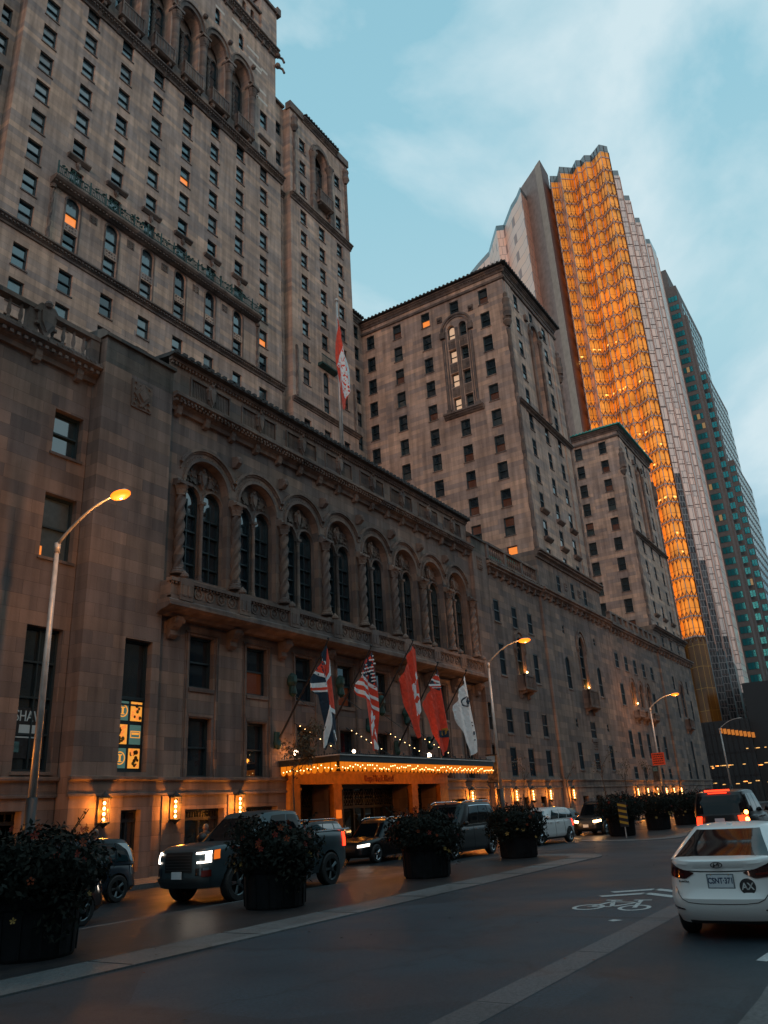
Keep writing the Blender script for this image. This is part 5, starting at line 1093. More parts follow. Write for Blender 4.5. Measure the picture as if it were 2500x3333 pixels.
for k in range(31):
    z = 31+k*4.1; m = MB()
    for p, q in segs: strip(m, p, q, z, z+.28)
    part(m, 'floor_band', 'lattice_pink', gold)
    for p, q in segs:
        L = Vector((q[0]-p[0], q[1]-p[1])).length; nb_ = max(1, round(L/1.3))
        for i in range(nb_):
            a = (lerp(p[0],q[0],i/nb_), lerp(p[1],q[1],i/nb_)); b = (lerp(p[0],q[0],(i+1)/nb_), lerp(p[1],q[1],(i+1)/nb_))
            if z < 152:
                for (zz0, zz1) in ((z-.9, z+1.2), (z+1.2, z-.9)):
                    mx.tube([(a[0]-.15,a[1]-.05,zz0), (b[0]-.15,b[1]-.05,zz1)], .075, 4)  # crossed lines imitate reflections on the glass, no real bracing
            strip(mx, (a[0], a[1]), (lerp(a[0],b[0],.08), lerp(a[1],b[1],.08)), z, z+4.1, .08)
part(mx, 'mullions_and_reflections', 'lattice_dark', gold)
m = MB()
for p in GO+SIL: m.tube([(p[0]-.05,p[1]-.05,31),(p[0]-.05,p[1]-.05,156)], .11, 4)
part(m, 'corner_mullions', 'lattice_pink', gold)
m = MB()
for k in range(40):
    z = 15+k*3.6
    for p, q in zip(SIL, SIL[1:]): strip(m, p, q, z, z+.16, .07)
part(m, 'facade_joints', 'lattice_dark', gold)
rr = random.Random(9); m = MB()
for k in range(60):
    p, q = segs[rr.randrange(len(segs))]; t = rr.uniform(.1,.75); z = 31+4.1*rr.choice([9,10,11,11,14,14,7,5,4,17])+1.2
    strip(m, (lerp(p[0],q[0],t), lerp(p[1],q[1],t)), (lerp(p[0],q[0],t+.18), lerp(p[1],q[1],t+.18)), z, z+.35, .05)
mat('office_light', (1,.6,.2), .5, emit=(1,.55,.12), es=1.6); part(m, 'ceiling_lights', 'office_light', gold)
m = MB(); m.box(166.5, 214, 31.8, 88, 0, 14.5); part(m, 'dark_base', 'bronze_dark', gold)
# shop podium in front of the tower with a lit row of awnings
pod = empty('dark_corner_block', (150, 20, 0), 0, 'dark block at the end of the street with a row of glowing orange panels', 'building')
m = MB(); m.box(158.0, 162.9, 24.0, 60, 0, 14.2); m.box(159.0, 215, 18.5, 24.0, 0, 20.5); m.box(175, 260, 6, 18.4, 0, 26); part(m, 'block_walls', 'bronze_dark', pod)
m = MB(); rr = random.Random(3)
for i in range(9): y = 29.2-i*.66; m.box(157.75, 157.95, y-.5, y, 12.0-i*.15, 12.9-i*.15)
mat('awning_glow', (.7,.25,.05), .5, emit=(1,.27,.03), es=.35); part(m, 'awning_panels', 'awning_glow', pod)
mat('interior_light', (.9,.5,.2), .5, emit=(1,.5,.14), es=1.3)
m = MB()
for i in range(34): y = rr.uniform(19.2, 31.5); z = rr.choice([3.2,3.5,6.1,6.4,9.0]); x = 157.97 if y > 24.2 else 158.97; m.box(x-.03, x, y, y+rr.uniform(.25,.7), z, z+.12)
for i in range(18): y = rr.uniform(7, 18); z = rr.choice([3,6,9,12,15]); m.box(174.95, 174.99, y, y+rr.uniform(.3,1.2), z, z+.14)
part(m, 'interior_lights', 'interior_light', pod)
m = MB()
for i in range(14): y = 24.6+i*.9; m.box(157.9, 158.0, y, y+.08, .2, 14)
for z in (4.5, 8.5, 11.8): m.box(157.92, 157.99, 24, 36, z, z+.2)
part(m, 'block_mullions', 'black_metal', pod)
# ------------------------------------------------------------------ stone tower with teal windows
mat('band_stone', (.15,.13,.125), .8, noise_s=1.5, noise_a=.15); mat('teal_glass', (.04,.36,.42), .15, .7); mat('teal_glass_lit', (.03,.12,.12), .2, emit=(1,.5,.15), es=.25)
tt = empty('stone_office_tower', (245, 40, 0), 0, 'grey brown stone office tower with bands of teal windows behind the gold tower', 'tower')
m = MB(); m.box(225.3,262,28.6,70,0,151); m.box(226.3,262,30.6,70,151,158.5); m.box(229,262,26.0,28.6,0,121); m.box(225.9,229.5,27.6,28.7,0,140); m.box(232,262,24.3,26.0,0,92); part(m, 'tower_body', 'band_stone', tt)
sb_, gb_ = MB(), MB()
for (yy, xa, xb, zt) in ((28.6, 229.5, 261, 150), (26.0, 232.2, 261, 120), (24.3, 232.3, 261, 91)):
    F = FS(yy)
    for k in range(46):
        z = 6+k*3.17
        if z+2 > zt: break
        gb_.fbox(F, xa, xb, z, z+1.85, .0, .04)
        for j in range(int((xb-xa)/2.6)): sb_.fbox(F, xa+j*2.6, xa+j*2.6+.5, z, z+1.85, .03, .08)
q_ = part(gb_, 'side_window_bands', 'teal_glass', tt); q_['kind'] = 'stuff'; q_ = part(sb_, 'side_mullions', 'band_stone', tt); q_['kind'] = 'stuff'
# slanting corner bays
m = MB(); m.add([(225.3,28.6,0),(226.8,27.4,0),(226.8,27.4,140),(225.3,28.6,140)], [(0,1,2,3)]); part(m, 'corner_chamfer', 'band_stone', tt)
cnt = 0; sf, sp = MB(), MB(); rr = random.Random(2)
for k in range(46):
    z = 6+k*3.17
    for (a, b, xx, zt) in ((28.9, 31.6, 225.3, 150), (25.95, 27.35, 226.75, 120), (24.4, 25.8, 232, 91)):
        if z+2 > zt: continue
        F = FW(xx); f, p = (MB(), MB()) if cnt < 95 else (sf, sp); 
        ind = f is not sf; cnt += 1
        f.fbox(F, a, b, z, z+1.85, -.02, .05)
        n = 3 if b-a > 2 else 2
        for i in range(n):
            u0, u1 = lerp(a, b, i/n)+.05, lerp(a, b, (i+1)/n)-.05; p.mi = 1 if rr.random() < .025 else 0
            p.add([F(u0,z+.06,.07),F(u1,z+.06,.07),F(u1,z+1.79,.07),F(u0,z+1.79,.07)], [(0,1,2,3)])
        if ind: o = part(f, 'window', 'black_metal', tt); part(p, 'pane', ['teal_glass', 'teal_glass_lit'], o)
if sf.f: o = part(sf, 'small_windows', 'black_metal', tt); o['kind'] = 'stuff'; o = part(sp, 'small_panes', ['teal_glass', 'teal_glass_lit'], tt); o['kind'] = 'stuff'
# ------------------------------------------------------------------ railway station across the street (behind the viewer)
st = empty('railway_station', (30, -28, 0), 0, 'long pale stone station with a colonnade across the street behind the viewer', 'building')
m = MB(); m.box(-70, 140, -60, -24, 0, 15); m.box(-72, 142, -62, -23.4, 15, 16.6); m.box(-5, 65, -50, -21.5, 15, 24); m.box(-5, 65, -50, -21, 12.5, 15.2); m.box(-90,-62,-20,60,0,34); part(m, 'station_walls', 'station_stone', st)  # last box is an unseen west building added to darken reflections
m = MB()
for i in range(18): m.lathe([(.9,0),(.9,.4),(.75,.6),(.65,11),(.9,11.6),(.95,12.5)], 14, (-3+i*3.9, -21.9, 0))
part(m, 'colonnade', 'station_stone', st, smooth=False)
m = MB()
for i in range(40):
    x = -66+i*5.2
    if -6 < x < 64: continue
    m.box(x, x+2.2, -24.05, -23.95, 2.5, 6.5); m.box(x, x+2.2, -24.05, -23.95, 9, 12.5)
part(m, 'station_windows', 'glass_dark', st)

# unseen blocks added beyond the station to shade the street, also showing in reflections
for i, (x0, x1, y0, y1, h, lb) in enumerate(((-60, -8, -95, -48, 62, 'unseen office block added beyond the station to shade the street, west one'), (6, 52, -100, -58, 78, 'tallest unseen office block added beyond the station to shade the street, middle one'), (72, 130, -95, -50, 56, 'wide unseen office block added beyond the station to shade the street, east one'))):
    ob = empty('unseen_shade_block', ((x0+x1)/2, y1, 0), 0, lb, 'building', 'added light-blocking office blocks behind the viewer'); m = MB(); m.box(x0, x1, y0, y1, 0, h); part(m, 'block_body', 'band_stone', ob)
    m = MB()
    for k in range(int(h/3.6)): m.box(x0+.6, x1-.6, y1-.05, y1+.03, 2+k*3.6, 4.1+k*3.6)
    o = part(m, 'window_bands', 'glass_dark', ob)
# ------------------------------------------------------------------ vehicles
def paint(name, col, rough=.33, met=.15, ct=.35): return mat(name, col, rough, met, coat=ct, spec=.4)
paint('paint_white', (.66,.66,.66), .3, 0); paint('paint_pickup', (.035,.055,.066)); paint('paint_black', (.003,.004,.006), .3, 0, .12); paint('paint_blue', (.003,.014,.026), .35, 0, .2); paint('paint_dark', (.004,.006,.008), .3, 0, .15); paint('paint_grey', (.015,.02,.025), .35, 0, .25)
mat('void_black', (.003,.003,.004), .9)
def sq(a, b, n):
    k = (abs(a)**n+abs(b)**n)**(-1/n); return a*k, b*k
def ppt(p):
    p %= 4; s = int(p); t = p-s
    return [(-1, 1-2*t), (-1+2*t, -1), (1, -1+2*t), (1-2*t, 1)][s]
class Car:
    def __init__(s, spec): s.s = spec
    def zsh(s, x): return keys(s.s['zsh'], x)
    def B(s, p, t, off=0):
        S = s.s; a, b = sq(*ppt(p), S.get('n', 5)); xr = keys(S['xr'], t); xf = keys(S['xf'], t)
        x = lerp(xr, xf, (a+1)/2); xn = (x-(xr+xf)/2)/((xf-xr)/2)
        w = keys(S['hw'], t)*(1-S.get('tap', .07)*abs(xn)**4); y = b*w
        z = lerp(S['zb'], s.zsh(x), t)
        if off:
            e = .02; q0 = s.B(p-e, t); q1 = s.B(p+e, t); d = Vector((q1[0]-q0[0], q1[1]-q0[1], 0)); nn = Vector((d.y, -d.x, 0)).normalized(); x += nn.x*off; y += nn.y*off
        return (x, y, z)
    def C(s, p, t, off=0):
        c = s.s['cab']; a, b = sq(*ppt(p), c.get('n', 7)); x = lerp(lerp(c['xr'][0], c['xr'][1], t), lerp(c['xf'][0], c['xf'][1], t), (a+1)/2)
        if 'rk' in c: x = lerp(keys(c['rk'], t), keys(c['fk'], t), (a+1)/2)
        w = lerp(c['hw'][0], c['hw'][1], t)+.03*sin(pi*t); y = b*w
        L = (c['xf'][1]-c['xr'][1])/2; xm = (c['xf'][1]+c['xr'][1])/2
        zr = c['roof']-c.get('arc', .05)*((x-xm)/L)**2
        z = lerp(s.zsh(x)-.02, zr, t)
        if off:
            e = .02; q0 = s.C(p-e, t); q1 = s.C(p+e, t); d = Vector((q1[0]-q0[0], q1[1]-q0[1], 0)); nn = Vector((d.y, -d.x, 0)).normalized()
            x += nn.x*off; y += nn.y*off; z += off*.4
        return (x, y, z)
    def patch(s, f, mb, p0, p1, t0, t1, off=.006, n=10, mt=5):
        g = []
        for j in range(mt+1):
            for i in range(n+1):
                p = lerp(p0, p1, i/n); a = t0(i/n) if callable(t0) else t0; b = t1(i/n) if callable(t1) else t1
                g.append(f(p, lerp(a, b, j/mt), off))
        fs = [(j*(n+1)+i, j*(n+1)+i+1, (j+1)*(n+1)+i+1, (j+1)*(n+1)+i) for j in range(mt) for i in range(n)]
        mb.add(g, fs)
    def body(s, root, paintm, wheels, wr, wy):
        S = s.s; N = 96; T = [0, .04, .1, .2, .3, .4, .5, .6, .7, .78, .86, .93, .98, 1.0]; vs = []
        for t in T:
            for k in range(N): vs.append(s.B(4*k/N, t))
        nr = len(T)
        for sc, cr in ((.985, .012), (.95, .028), (.88, .04), (.7, .055), (.4, .07), (.12, .075)):
            for k in range(N):
                x, y, z = s.B(4*k/N, 1.0); xc = (keys(S['xr'], 1)+keys(S['xf'], 1))/2
                x2 = xc+(x-xc)*sc; vs.append((x2, y*sc, s.zsh(x2)+cr*(S.get('crown', 1)))); 
            nr += 1
        fs = [(i*N+k, i*N+(k+1) % N, (i+1)*N+(k+1) % N, (i+1)*N+k) for i in range(nr-1) for k in range(N)]
        fs += [tuple(range(N))[::-1], tuple(range((nr-1)*N, nr*N))]
        me = bpy.data.meshes.new('b'); me.from_pydata(vs, [], fs); b = bmesh.new(); b.from_mesh(me); bmesh.ops.recalc_face_normals(b, faces=b.faces[:]); b.to_mesh(me); b.free()
        o = bpy.data.objects.new('b', me); COL.objects.link(o)
        cut = MB()
        for wx in wheels:
            for sgn in (-1, 1): cut.lathe([(wr*1.16, wy-.32), (wr*1.16, wy+.4)] if sgn > 0 else [(wr*1.16, -wy-.4), (wr*1.16, -wy+.32)], 28, (wx, 0, wr), 'y')
        c = cut.build('c', 'void_black'); 
        b = bmesh.new(); b.from_mesh(c.data); bmesh.ops.recalc_face_normals(b, faces=b.faces[:]); b.to_mesh(c.data); b.free()
        md = o.modifiers.new('x', 'BOOLEAN'); md.operation = 'DIFFERENCE'; md.object = c; md.solver = 'EXACT'
        dg = bpy.context.evaluated_depsgraph_get(); dg.update(); m2 = bpy.data.meshes.new_from_object(o.evaluated_get(dg))
        bpy.data.objects.remove(o); bpy.data.objects.remove(c)
        m2.materials.clear(); m2.materials.append(M[paintm]); m2.materials.append(M['void_black'])
        for pl_ in m2.polygons:
            ce = pl_.center; inn = any(abs(sqrt((ce.x-wx)**2+(ce.z-wr)**2)-wr*1.16) < .035 for wx in wheels) and abs(ce.y) < wy+.2 and abs(pl_.normal.y) < .5
            inn2 = any(sqrt((ce.x-wx)**2+(ce.z-wr)**2) < wr*1.17 for wx in wheels) and abs(abs(ce.y)-(wy-.32)) < .03
            pl_.material_index = 1 if (inn or inn2) else 0; pl_.use_smooth = True
        b = bmesh.new(); b.from_mesh(m2)
        for e in b.edges:
            if len(e.link_faces) == 2 and e.calc_face_angle(0) > .6: e.smooth = False
        b.to_mesh(m2); b.free()
        q = bpy.data.objects.new('body', m2); COL.objects.link(q); q.parent = root; return q
    def cabin(s, root, paintm, side, cp=None, glass='car_glass', ws=(.06, .94), rear=(.06, .94), tw=(.10, .90), trim=None, rt=None):
        c = s.s['cab']; N = 80; T = [0, .15, .3, .45, .6, .75, .88, .95, .985, 1.0]; vs = [s.C(4*k/N, t) for t in T for k in range(N)]; nr = len(T)
        xc = (c['xr'][1]+c['xf'][1])/2; L = (c['xf'][1]-c['xr'][1])/2
        for sc, cr in ((.97, .012), (.9, .025), (.7, .04), (.4, .05), (.1, .052)):
            for k in range(N):
                x, y, z = s.C(4*k/N, 1); x2 = xc+(x-xc)*sc; vs.append((x2, y*sc, c['roof']-c.get('arc', .05)*((x2-xc)/L)**2+cr))
            nr += 1
        fs = [(i*N+k, i*N+(k+1) % N, (i+1)*N+(k+1) % N, (i+1)*N+k) for i in range(nr-1) for k in range(N)]+[tuple(range((nr-1)*N, nr*N))]
        m = MB(); m.add(vs, fs); m.build('cabin', cp or paintm, root, smooth=True)
        m = MB(); s.patch(s.C, m, 2+ws[0], 2+ws[1], tw[0]-.05, tw[1]+.03, .008, 14, 6); m.build('windscreen', glass, root, smooth=True)
        m = MB(); r0, r1 = rt or (tw[0]-.02, tw[1]+.02); s.patch(s.C, m, rear[0], rear[1], r0, r1, .008, 14, 6); m.build('rear_window', glass, root, smooth=True)
        for sd in (0, 1):
            for (q0, q1) in side:
                m = MB(); a, b = (1+q0, 1+q1) if sd == 0 else (4-q0, 4-q1)
                s.patch(s.C, m, a, b, tw[0], tw[1], .01, 8, 4); m.build('side_window', glass, root, smooth=True)
            if trim:
                m = MB(); a, b = (1+side[0][0]-.015, 1+side[-1][1]+.015) if sd == 0 else (4-side[0][0]+.015, 4-side[-1][1]-.015)
                s.patch(s.C, m, a, b, tw[0]-.045, tw[0]-.005, .014, 16, 1); s.patch(s.C, m, a, b, tw[1]+.005, tw[1]+.03, .014, 16, 1)
                e = 1 if sd == 0 else -1
                s.patch(s.C, m, a, a+.02*e, tw[0], tw[1], .014, 1, 4)
                m.build('window_trim', trim, root, smooth=True)
def wheels(root, xs, y, r, rim='alloy', w=.24):
    for x in xs:
        for sgn in (-1, 1):
            m = MB(); yo = sgn*y
            m.lathe([(r*.66,-w/2),(r*.93,-w/2),(r,-w/2+.03),(r,w/2-.03),(r*.93,w/2),(r*.66,w/2),(r*.64,0),(r*.66,-w/2)], 28, (x, yo, r), 'y', cap=False); t = m.build('tyre', 'rubber', root, smooth=False)
            m = MB(); f = yo+sgn*w*.42
            m.lathe([(r*.67,-.02),(r*.67,.015),(r*.61,.0),(r*.61,-.02)], 24, (x, f, r), 'y', cap=False)
            for k in range(5):
                for d in (-.13, .13):
                    q = 2*pi*k/5+d; m.tube([(x+.05*cos(q), f-.015*sgn, r+.05*sin(q)), (x+r*.62*cos(q-d*.3), f, r+r*.62*sin(q-d*.3))], .022, 5)
            m.lathe([(.07,-.02),(.07,.02),(.03,.03)], 12, (x, f, r), 'y'); rm = m.build('rim', rim, root); rm.parent = t
            m = MB(); m.lathe([(r*.6,-.03),(r*.6,-.025)], 20, (x, f-sgn*.05, r), 'y'); h = m.build('brake_disc', 'void_black', root); h.parent = t
def mirror(root, x, y, z, m_, s=1):
    for sgn in (-1, 1):
        m = MB(); m.ball((x, sgn*(y+.12), z), .12*s, 10, (.6, 1.0, .75)); m.tube([(x+.05, sgn*(y-.03), z-.06), (x, sgn*(y+.06), z-.03)], .03, 6); m.build('wing_mirror', m_, root, smooth=True)
def seams(car, root, ps, t0=.12, t1=.98):
    m = MB()
    for q in ps:
        for a in (1+q, 4-q): car.patch(car.B, m, a-.003, a+.003, t0, t1, .003, 1, 10)
    m.build('door_seam', 'void_black', root)
def handles(root, xs, y, z, mt):
    for x in xs:
        for sgn in (-1, 1): m = MB(); m.box(x-.10, x+.10, sgn*y-.02, sgn*y+.02, z-.018, z+.018); m.build('door_handle', mt, root)
def heading(root, west=True): root.rotation_euler = (0, 0, pi if west else 0)
# ---- white sedan, seen from behind
sed = empty('white_sedan', (15.05, 2.78, 0), 0, 'white sedan seen from behind at the right edge, with round black sticker by its plate', 'car')
SP = dict(zb=.22, zsh=[(-2.3,1.045),(-1.9,1.07),(-1.2,1.03),(.6,.98),(1.2,.92),(2.3,.68)], n=4.6, tap=.09, crown=.45,
          xr=[(0,-2.08),(.1,-2.16),(.22,-2.235),(.4,-2.26),(.47,-2.25),(.5,-2.205),(.72,-2.175),(.86,-2.165),(.93,-2.20),(.97,-2.215),(1,-2.17)],
          xf=[(0,2.1),(.2,2.25),(.5,2.28),(.8,2.2),(1,2.05)], hw=[(0,.84),(.15,.88),(.4,.90),(.62,.89),(.85,.86),(.95,.83),(1,.78)],
          cab=dict(n=5, rk=[(0,-1.98),(.35,-1.72),(.7,-1.38),(.9,-1.12),(1,-.95)], fk=[(0,1.25),(1,.35)], xr=(-1.98,-.95), xf=(1.25,.35), hw=(.83,.575), roof=1.445, arc=.03))
cr = Car(SP); cr.body(sed, 'paint_white', (-1.33, 1.33), .33, .77); cr.cabin(sed, 'paint_white', ((.22,.47),(.49,.74)), rear=(.06,.94), rt=(.07,.99))
wheels(sed, (-1.33, 1.33), .69, .33, w=.2); mirror(sed, .75, .84, 1.0, 'paint_white'); seams(cr, sed, (.45, .68))
for sgn in (0, 1):
    def P(v): return (.5-v/2) if sgn == 0 else (.5+v/2)     # v = distance from the centre line, 1 = corner
    m = MB(); n = 16
    up = lambda k: keys([(0,.80),(.3,.845),(.75,.93),(1,.965)], k); dn = lambda k: keys([(0,.785),(.22,.70),(.8,.715),(1,.72)], k)
    g = []
    for j in range(7):
        for i in range(n+1):
            k = i/n; v = lerp(.43, 1.16, k); p = (.5-v/2) if sgn == 0 else (.5+v/2); g.append(cr.B(p % 4, lerp(dn(k), up(k), j/6), .012))
    m.add(g, [(j*(n+1)+i, j*(n+1)+i+1, (j+1)*(n+1)+i+1, (j+1)*(n+1)+i) for j in range(6) for i in range(n)]); tl = m.build('tail_lamp', 'tail_off', sed, smooth=True)
    m = MB(); g = []
    for j in range(2):
        for i in range(9):
            v = lerp(.62, 1.1, i/8); p = (.5-v/2) if sgn == 0 else (.5+v/2); g.append(cr.B(p % 4, .745+.035*j, .016))
    m.add(g, [(i, i+1, 9+i+1, 9+i) for i in range(8)]); o = m.build('lamp_reflector', 'tail_red', sed, smooth=True); o.parent = tl
    m = MB(); g = []
    for j in range(2):
        for i in range(13):
            k = i/12; v = lerp(.68, 1.12, k); p = (.5-v/2) if sgn == 0 else (.5+v/2); g.append(cr.B(p % 4, lerp(.215+.0*k, .27-.035*(1-k), j), .006))
    m.add(g, [(i, i+1, 13+i+1, 13+i) for i in range(12)]); m.build('bumper_slot', 'tail_off', sed, smooth=True)
# boot seam, lip, number plate, badge, sticker, aerial
m = MB(); pts = [(-.66,.70),(-.60,.60),(-.55,.54),(-.47,.505),(-.3,.49),(0,.485),(.3,.49),(.47,.505),(.55,.54),(.60,.60),(.66,.70)]
def rear(y, z, off=.004):
    # point of the rear face at lateral y and height z
    t = (z-SP['zb'])/(cr.zsh(-2.2)-SP['zb']); lo, hi = 0.0, 1.0
    for _ in range(24):
        mid = (lo+hi)/2
        if cr.B(mid, t)[1] > y: lo = mid
        else: hi = mid
    return Vector(cr.B(lo, t, off))
pp = [(lerp(a[0], b[0], k/6), lerp(a[1], b[1], k/6)) for a, b in zip(pts, pts[1:]) for k in range(6)]
for (a, b), (c, d) in zip(pp, pp[1:]):
    L = sqrt((c-a)**2+(d-b)**2); nx, nz = -(d-b)/L*.005, (c-a)/L*.005
    m.add([rear(a-nx, b-nz), rear(c-nx, d-nz), rear(c+nx, d+nz), rear(a+nx, b+nz)], [(0,1,2,3)])
m.build('boot_seam', 'void_black', sed)
m = MB()
for i in range(30):
    a, b = lerp(-.62, .62, i/30), lerp(-.62, .62, (i+1)/30); zf = lambda y: .895+.02*abs(y/.62)**2
    m.add([rear(a, zf(a)-.006), rear(b, zf(b)-.006), rear(b, zf(b)+.008), rear(a, zf(a)+.008)], [(0,1,2,3)])
m.build('lip_shadow', 'void_black', sed)
def onrear(name, build, mt, y, z, off=.012, parent=None, tilt=0):
    p = rear(y, z, off); mb = MB(); build(mb); o = mb.build(name, mt, parent or sed)
    q0, q1 = rear(y-.05, z), rear(y+.05, z); d = (q1-q0).normalized(); rz = atan2(d.y, d.x)+pi
    o.location = p; o.rotation_euler = (pi/2, tilt, rz if False else -pi/2+ (atan2(d.y, d.x)-pi/2)); return o
# local frame for things on the rear: x = right as seen from behind, y = up
def rr_plate(mb, w, h, t=.012): mb.box(-w/2, w/2, -h/2, h/2, -.002, t)
pl_ = onrear('number_plate', lambda mb: rr_plate(mb, .37, .19), 'chrome', -.02, .775, .004)
m = MB(); m.box(-.165,.165,-.08,.08,.012,.015); o = m.build('plate_face', 'plate_white', pl_)
def txt_on(par, name, s, size, mt, x, y, z, sx=1, bold=0):
    o = text(name, s, size, mt, (0, 0, 0), (0, 0, 0), None, .0015, sx, bold=bold); o.parent = par; o.location = (x, y, z); return o
txt_on(pl_, 'plate_number', 'CSNT\u00b7371', .105, 'plate_blue', 0, .004, .0165, .76, .003)
m = MB()
for x in (-.12, .12): m.ball((x, .086, .016), .010, 8)
m.build('plate_bolts', 'brass', pl_)
em = onrear('maker_emblem', lambda mb: None or mb.lathe([(.001,0),(.001,.001)], 6), 'void_black', .0, .985, .006)
m = MB(); n = 32
for i in range(n):
    a, b = 2*pi*i/n, 2*pi*(i+1)/n; m.add([(.082*cos(a), .042*sin(a), .006), (.082*cos(b), .042*sin(b), .006), (.070*cos(b), .033*sin(b), .006), (.070*cos(a), .033*sin(a), .006), (.082*cos(a), .042*sin(a), -.004), (.082*cos(b), .042*sin(b), -.004)], [(0,1,2,3),(0,4,5,1)])
F0_ = lambda u, z, d: (u, z, d)
m.poly(F0_, [(-.052,-.024),(-.034,-.028),(-.012,-.006),(.018,.002),(.038,.026),(.052,.024),(.034,.028),(.016,.026),(-.002,.006),(-.03,-.002)], -.002, .006)
m.poly(F0_, [(-.05,-.02),(-.035,.02),(-.02,.027),(-.034,-.01)], -.002, .005); m.poly(F0_, [(.05,.02),(.035,-.02),(.02,-.027),(.034,.01)], -.002, .005); m.poly(F0_, [(-.03,-.006),(.03,.0),(.03,.008),(-.03,.002)], -.002, .005)
o = m.build('emblem_shape', 'sticker_black', em)
sk = onrear('round_sticker', lambda mb: mb.lathe([(.105,-.001),(.105,.0015)], 36), 'sticker_black', -.365, .705, .014)
def rz0(o): pass
txt_on(sk, 'sticker_letters', 'AX', .125, 'white_paint', 0, .0, .003, .92, .003)
mn = onrear('model_name', lambda mb: mb.box(-.001,.001,-.001,.001,0,.001), 'void_black', .50, .765, .004); txt_on(mn, 'name_letters', 'ELANTRA', .038, 'sticker_black', 0, 0, .002, 1.1, .0006)
m = MB(); m.prof(lambda u, z, d: (d, u, z), -.035, .035, [(-.62,1.43),(-.80,1.42),(-.78,1.49),(-.72,1.50)]); m.build('roof_aerial', 'paint_white', sed)
m = MB(); cr.patch(cr.B, m, .16, .84, .0, .05, .01, 20, 2); m.build('lower_valance', 'black_plastic', sed)
m = MB(); m.box(-1.6, 2.0, -.7, .7, .2, .3); m.build('underbody', 'void_black', sed)
# ---- generic suv
def suv(name, loc, rz, lb, L, W, Hh, pc, kind='suv', glass='car_glass', head=None, tail=None, trim=None, rails=False, plate=None, cat='suv', grille='black_plastic', hot=False, zs=None, wr=None, rim='alloy'):
    r = empty(name, loc, rz, lb, cat); h = L/2; zs = zs or Hh*.57; wr = wr or Hh*.205
    sp = dict(zb=.24, zsh=[(-h,zs),(-h+.5,zs+.01),(h*.3,zs-.02),(h*.55,zs-.05),(h*.9,zs-.14),(h,zs-.2)], n=5.5, tap=.08,
              xr=[(0,-h+.12),(.2,-h),(.5,-h+.02),(1,-h+.08)], xf=[(0,h-.15),(.2,h),(.6,h-.02),(.85,h-.1),(1,h-.2)],
              hw=[(0,W/2-.08),(.2,W/2),(.6,W/2),(.9,W/2-.03),(1,W/2-.07)],
              cab=dict(n=7, rk=[(0,-h+.1),(.6,-h+.2),(1,-h+.42)], fk=[(0,h*.50),(1,h*.16)], xr=(-h+.1,-h+.42), xf=(h*.50,h*.16), hw=(W/2-.06,W/2-.22), roof=Hh-.05, arc=.06))
    c = Car(sp); xs = (-h*.60, h*.64); c.body(r, pc, xs, wr, W/2-.11)
    c.cabin(r, pc, ((.05,.27),(.29,.53),(.55,.80)), glass=glass, tw=(.12,.86), trim=trim); wheels(r, xs, W/2-.13, wr, rim, w=.25)
    mirror(r, h*.33, W/2-.02, zs+.12, pc, 1.1); seams(c, r, (.30, .50, .70)); handles(r, (-h*.12, h*.17), W/2+.002, zs-.12, 'chrome' if trim else pc)
    if rails:
        for s in (-1, 1): m = MB(); m.tube([(-h+.55, s*(W/2-.28), Hh-.06), (-h+.8, s*(W/2-.27), Hh+.02), (h*.02, s*(W/2-.27), Hh+.02), (h*.14, s*(W/2-.28), Hh-.07)], .022, 6); m.build('roof_rail', 'chrome' if trim else 'alloy', r, smooth=True)
    for s in (0, 1):
        a, b = (2.02, 2.24) if s == 0 else (2.98, 2.76)
        m = MB(); c.patch(c.B, m, a-(.06 if s == 0 else -.06), b, .70, .86, .012, 8, 3); m.build('headlamp', head or 'glass_sky', r, smooth=True)
        a, b = (.0, .16) if s == 0 else (1.0, .84)
        m = MB(); c.patch(c.B, m, a-(.05 if s == 0 else -.05), b, .60, .98, .014, 6, 5); m.build('tail_lamp', tail or 'tail_off', r, smooth=True)
    m = MB(); c.patch(c.B, m, 2.28, 2.72, .40, .86, .012, 10, 4); m.build('grille', grille, r, smooth=True)
    m = MB(); c.patch(c.B, m, 2.1, 2.9, .02, .26, .014, 14, 3); m.build('front_bumper', 'black_plastic', r, smooth=True)
    m = MB(); c.patch(c.B, m, .1, .9, .02, .25, .014, 14, 3); m.build('rear_bumper', 'black_plastic', r, smooth=True)
    m = MB(); c.patch(c.B, m, 1.06, 1.94, .0, .10, .012, 20, 1); c.patch(c.B, m, 3.06, 3.94, .0, .10, .012, 20, 1); m.build('sill_cladding', 'black_plastic', r, smooth=True)
    if plate:
        x = -h-.015 if plate == 'rear' else h+.002; z = zs-.25 if plate == 'rear' else .45
        m = MB(); m.box(x-.01, x+.015, -.16, .16, z, z+.16); m.build('number_plate', 'plate_white', r)
    return r, c
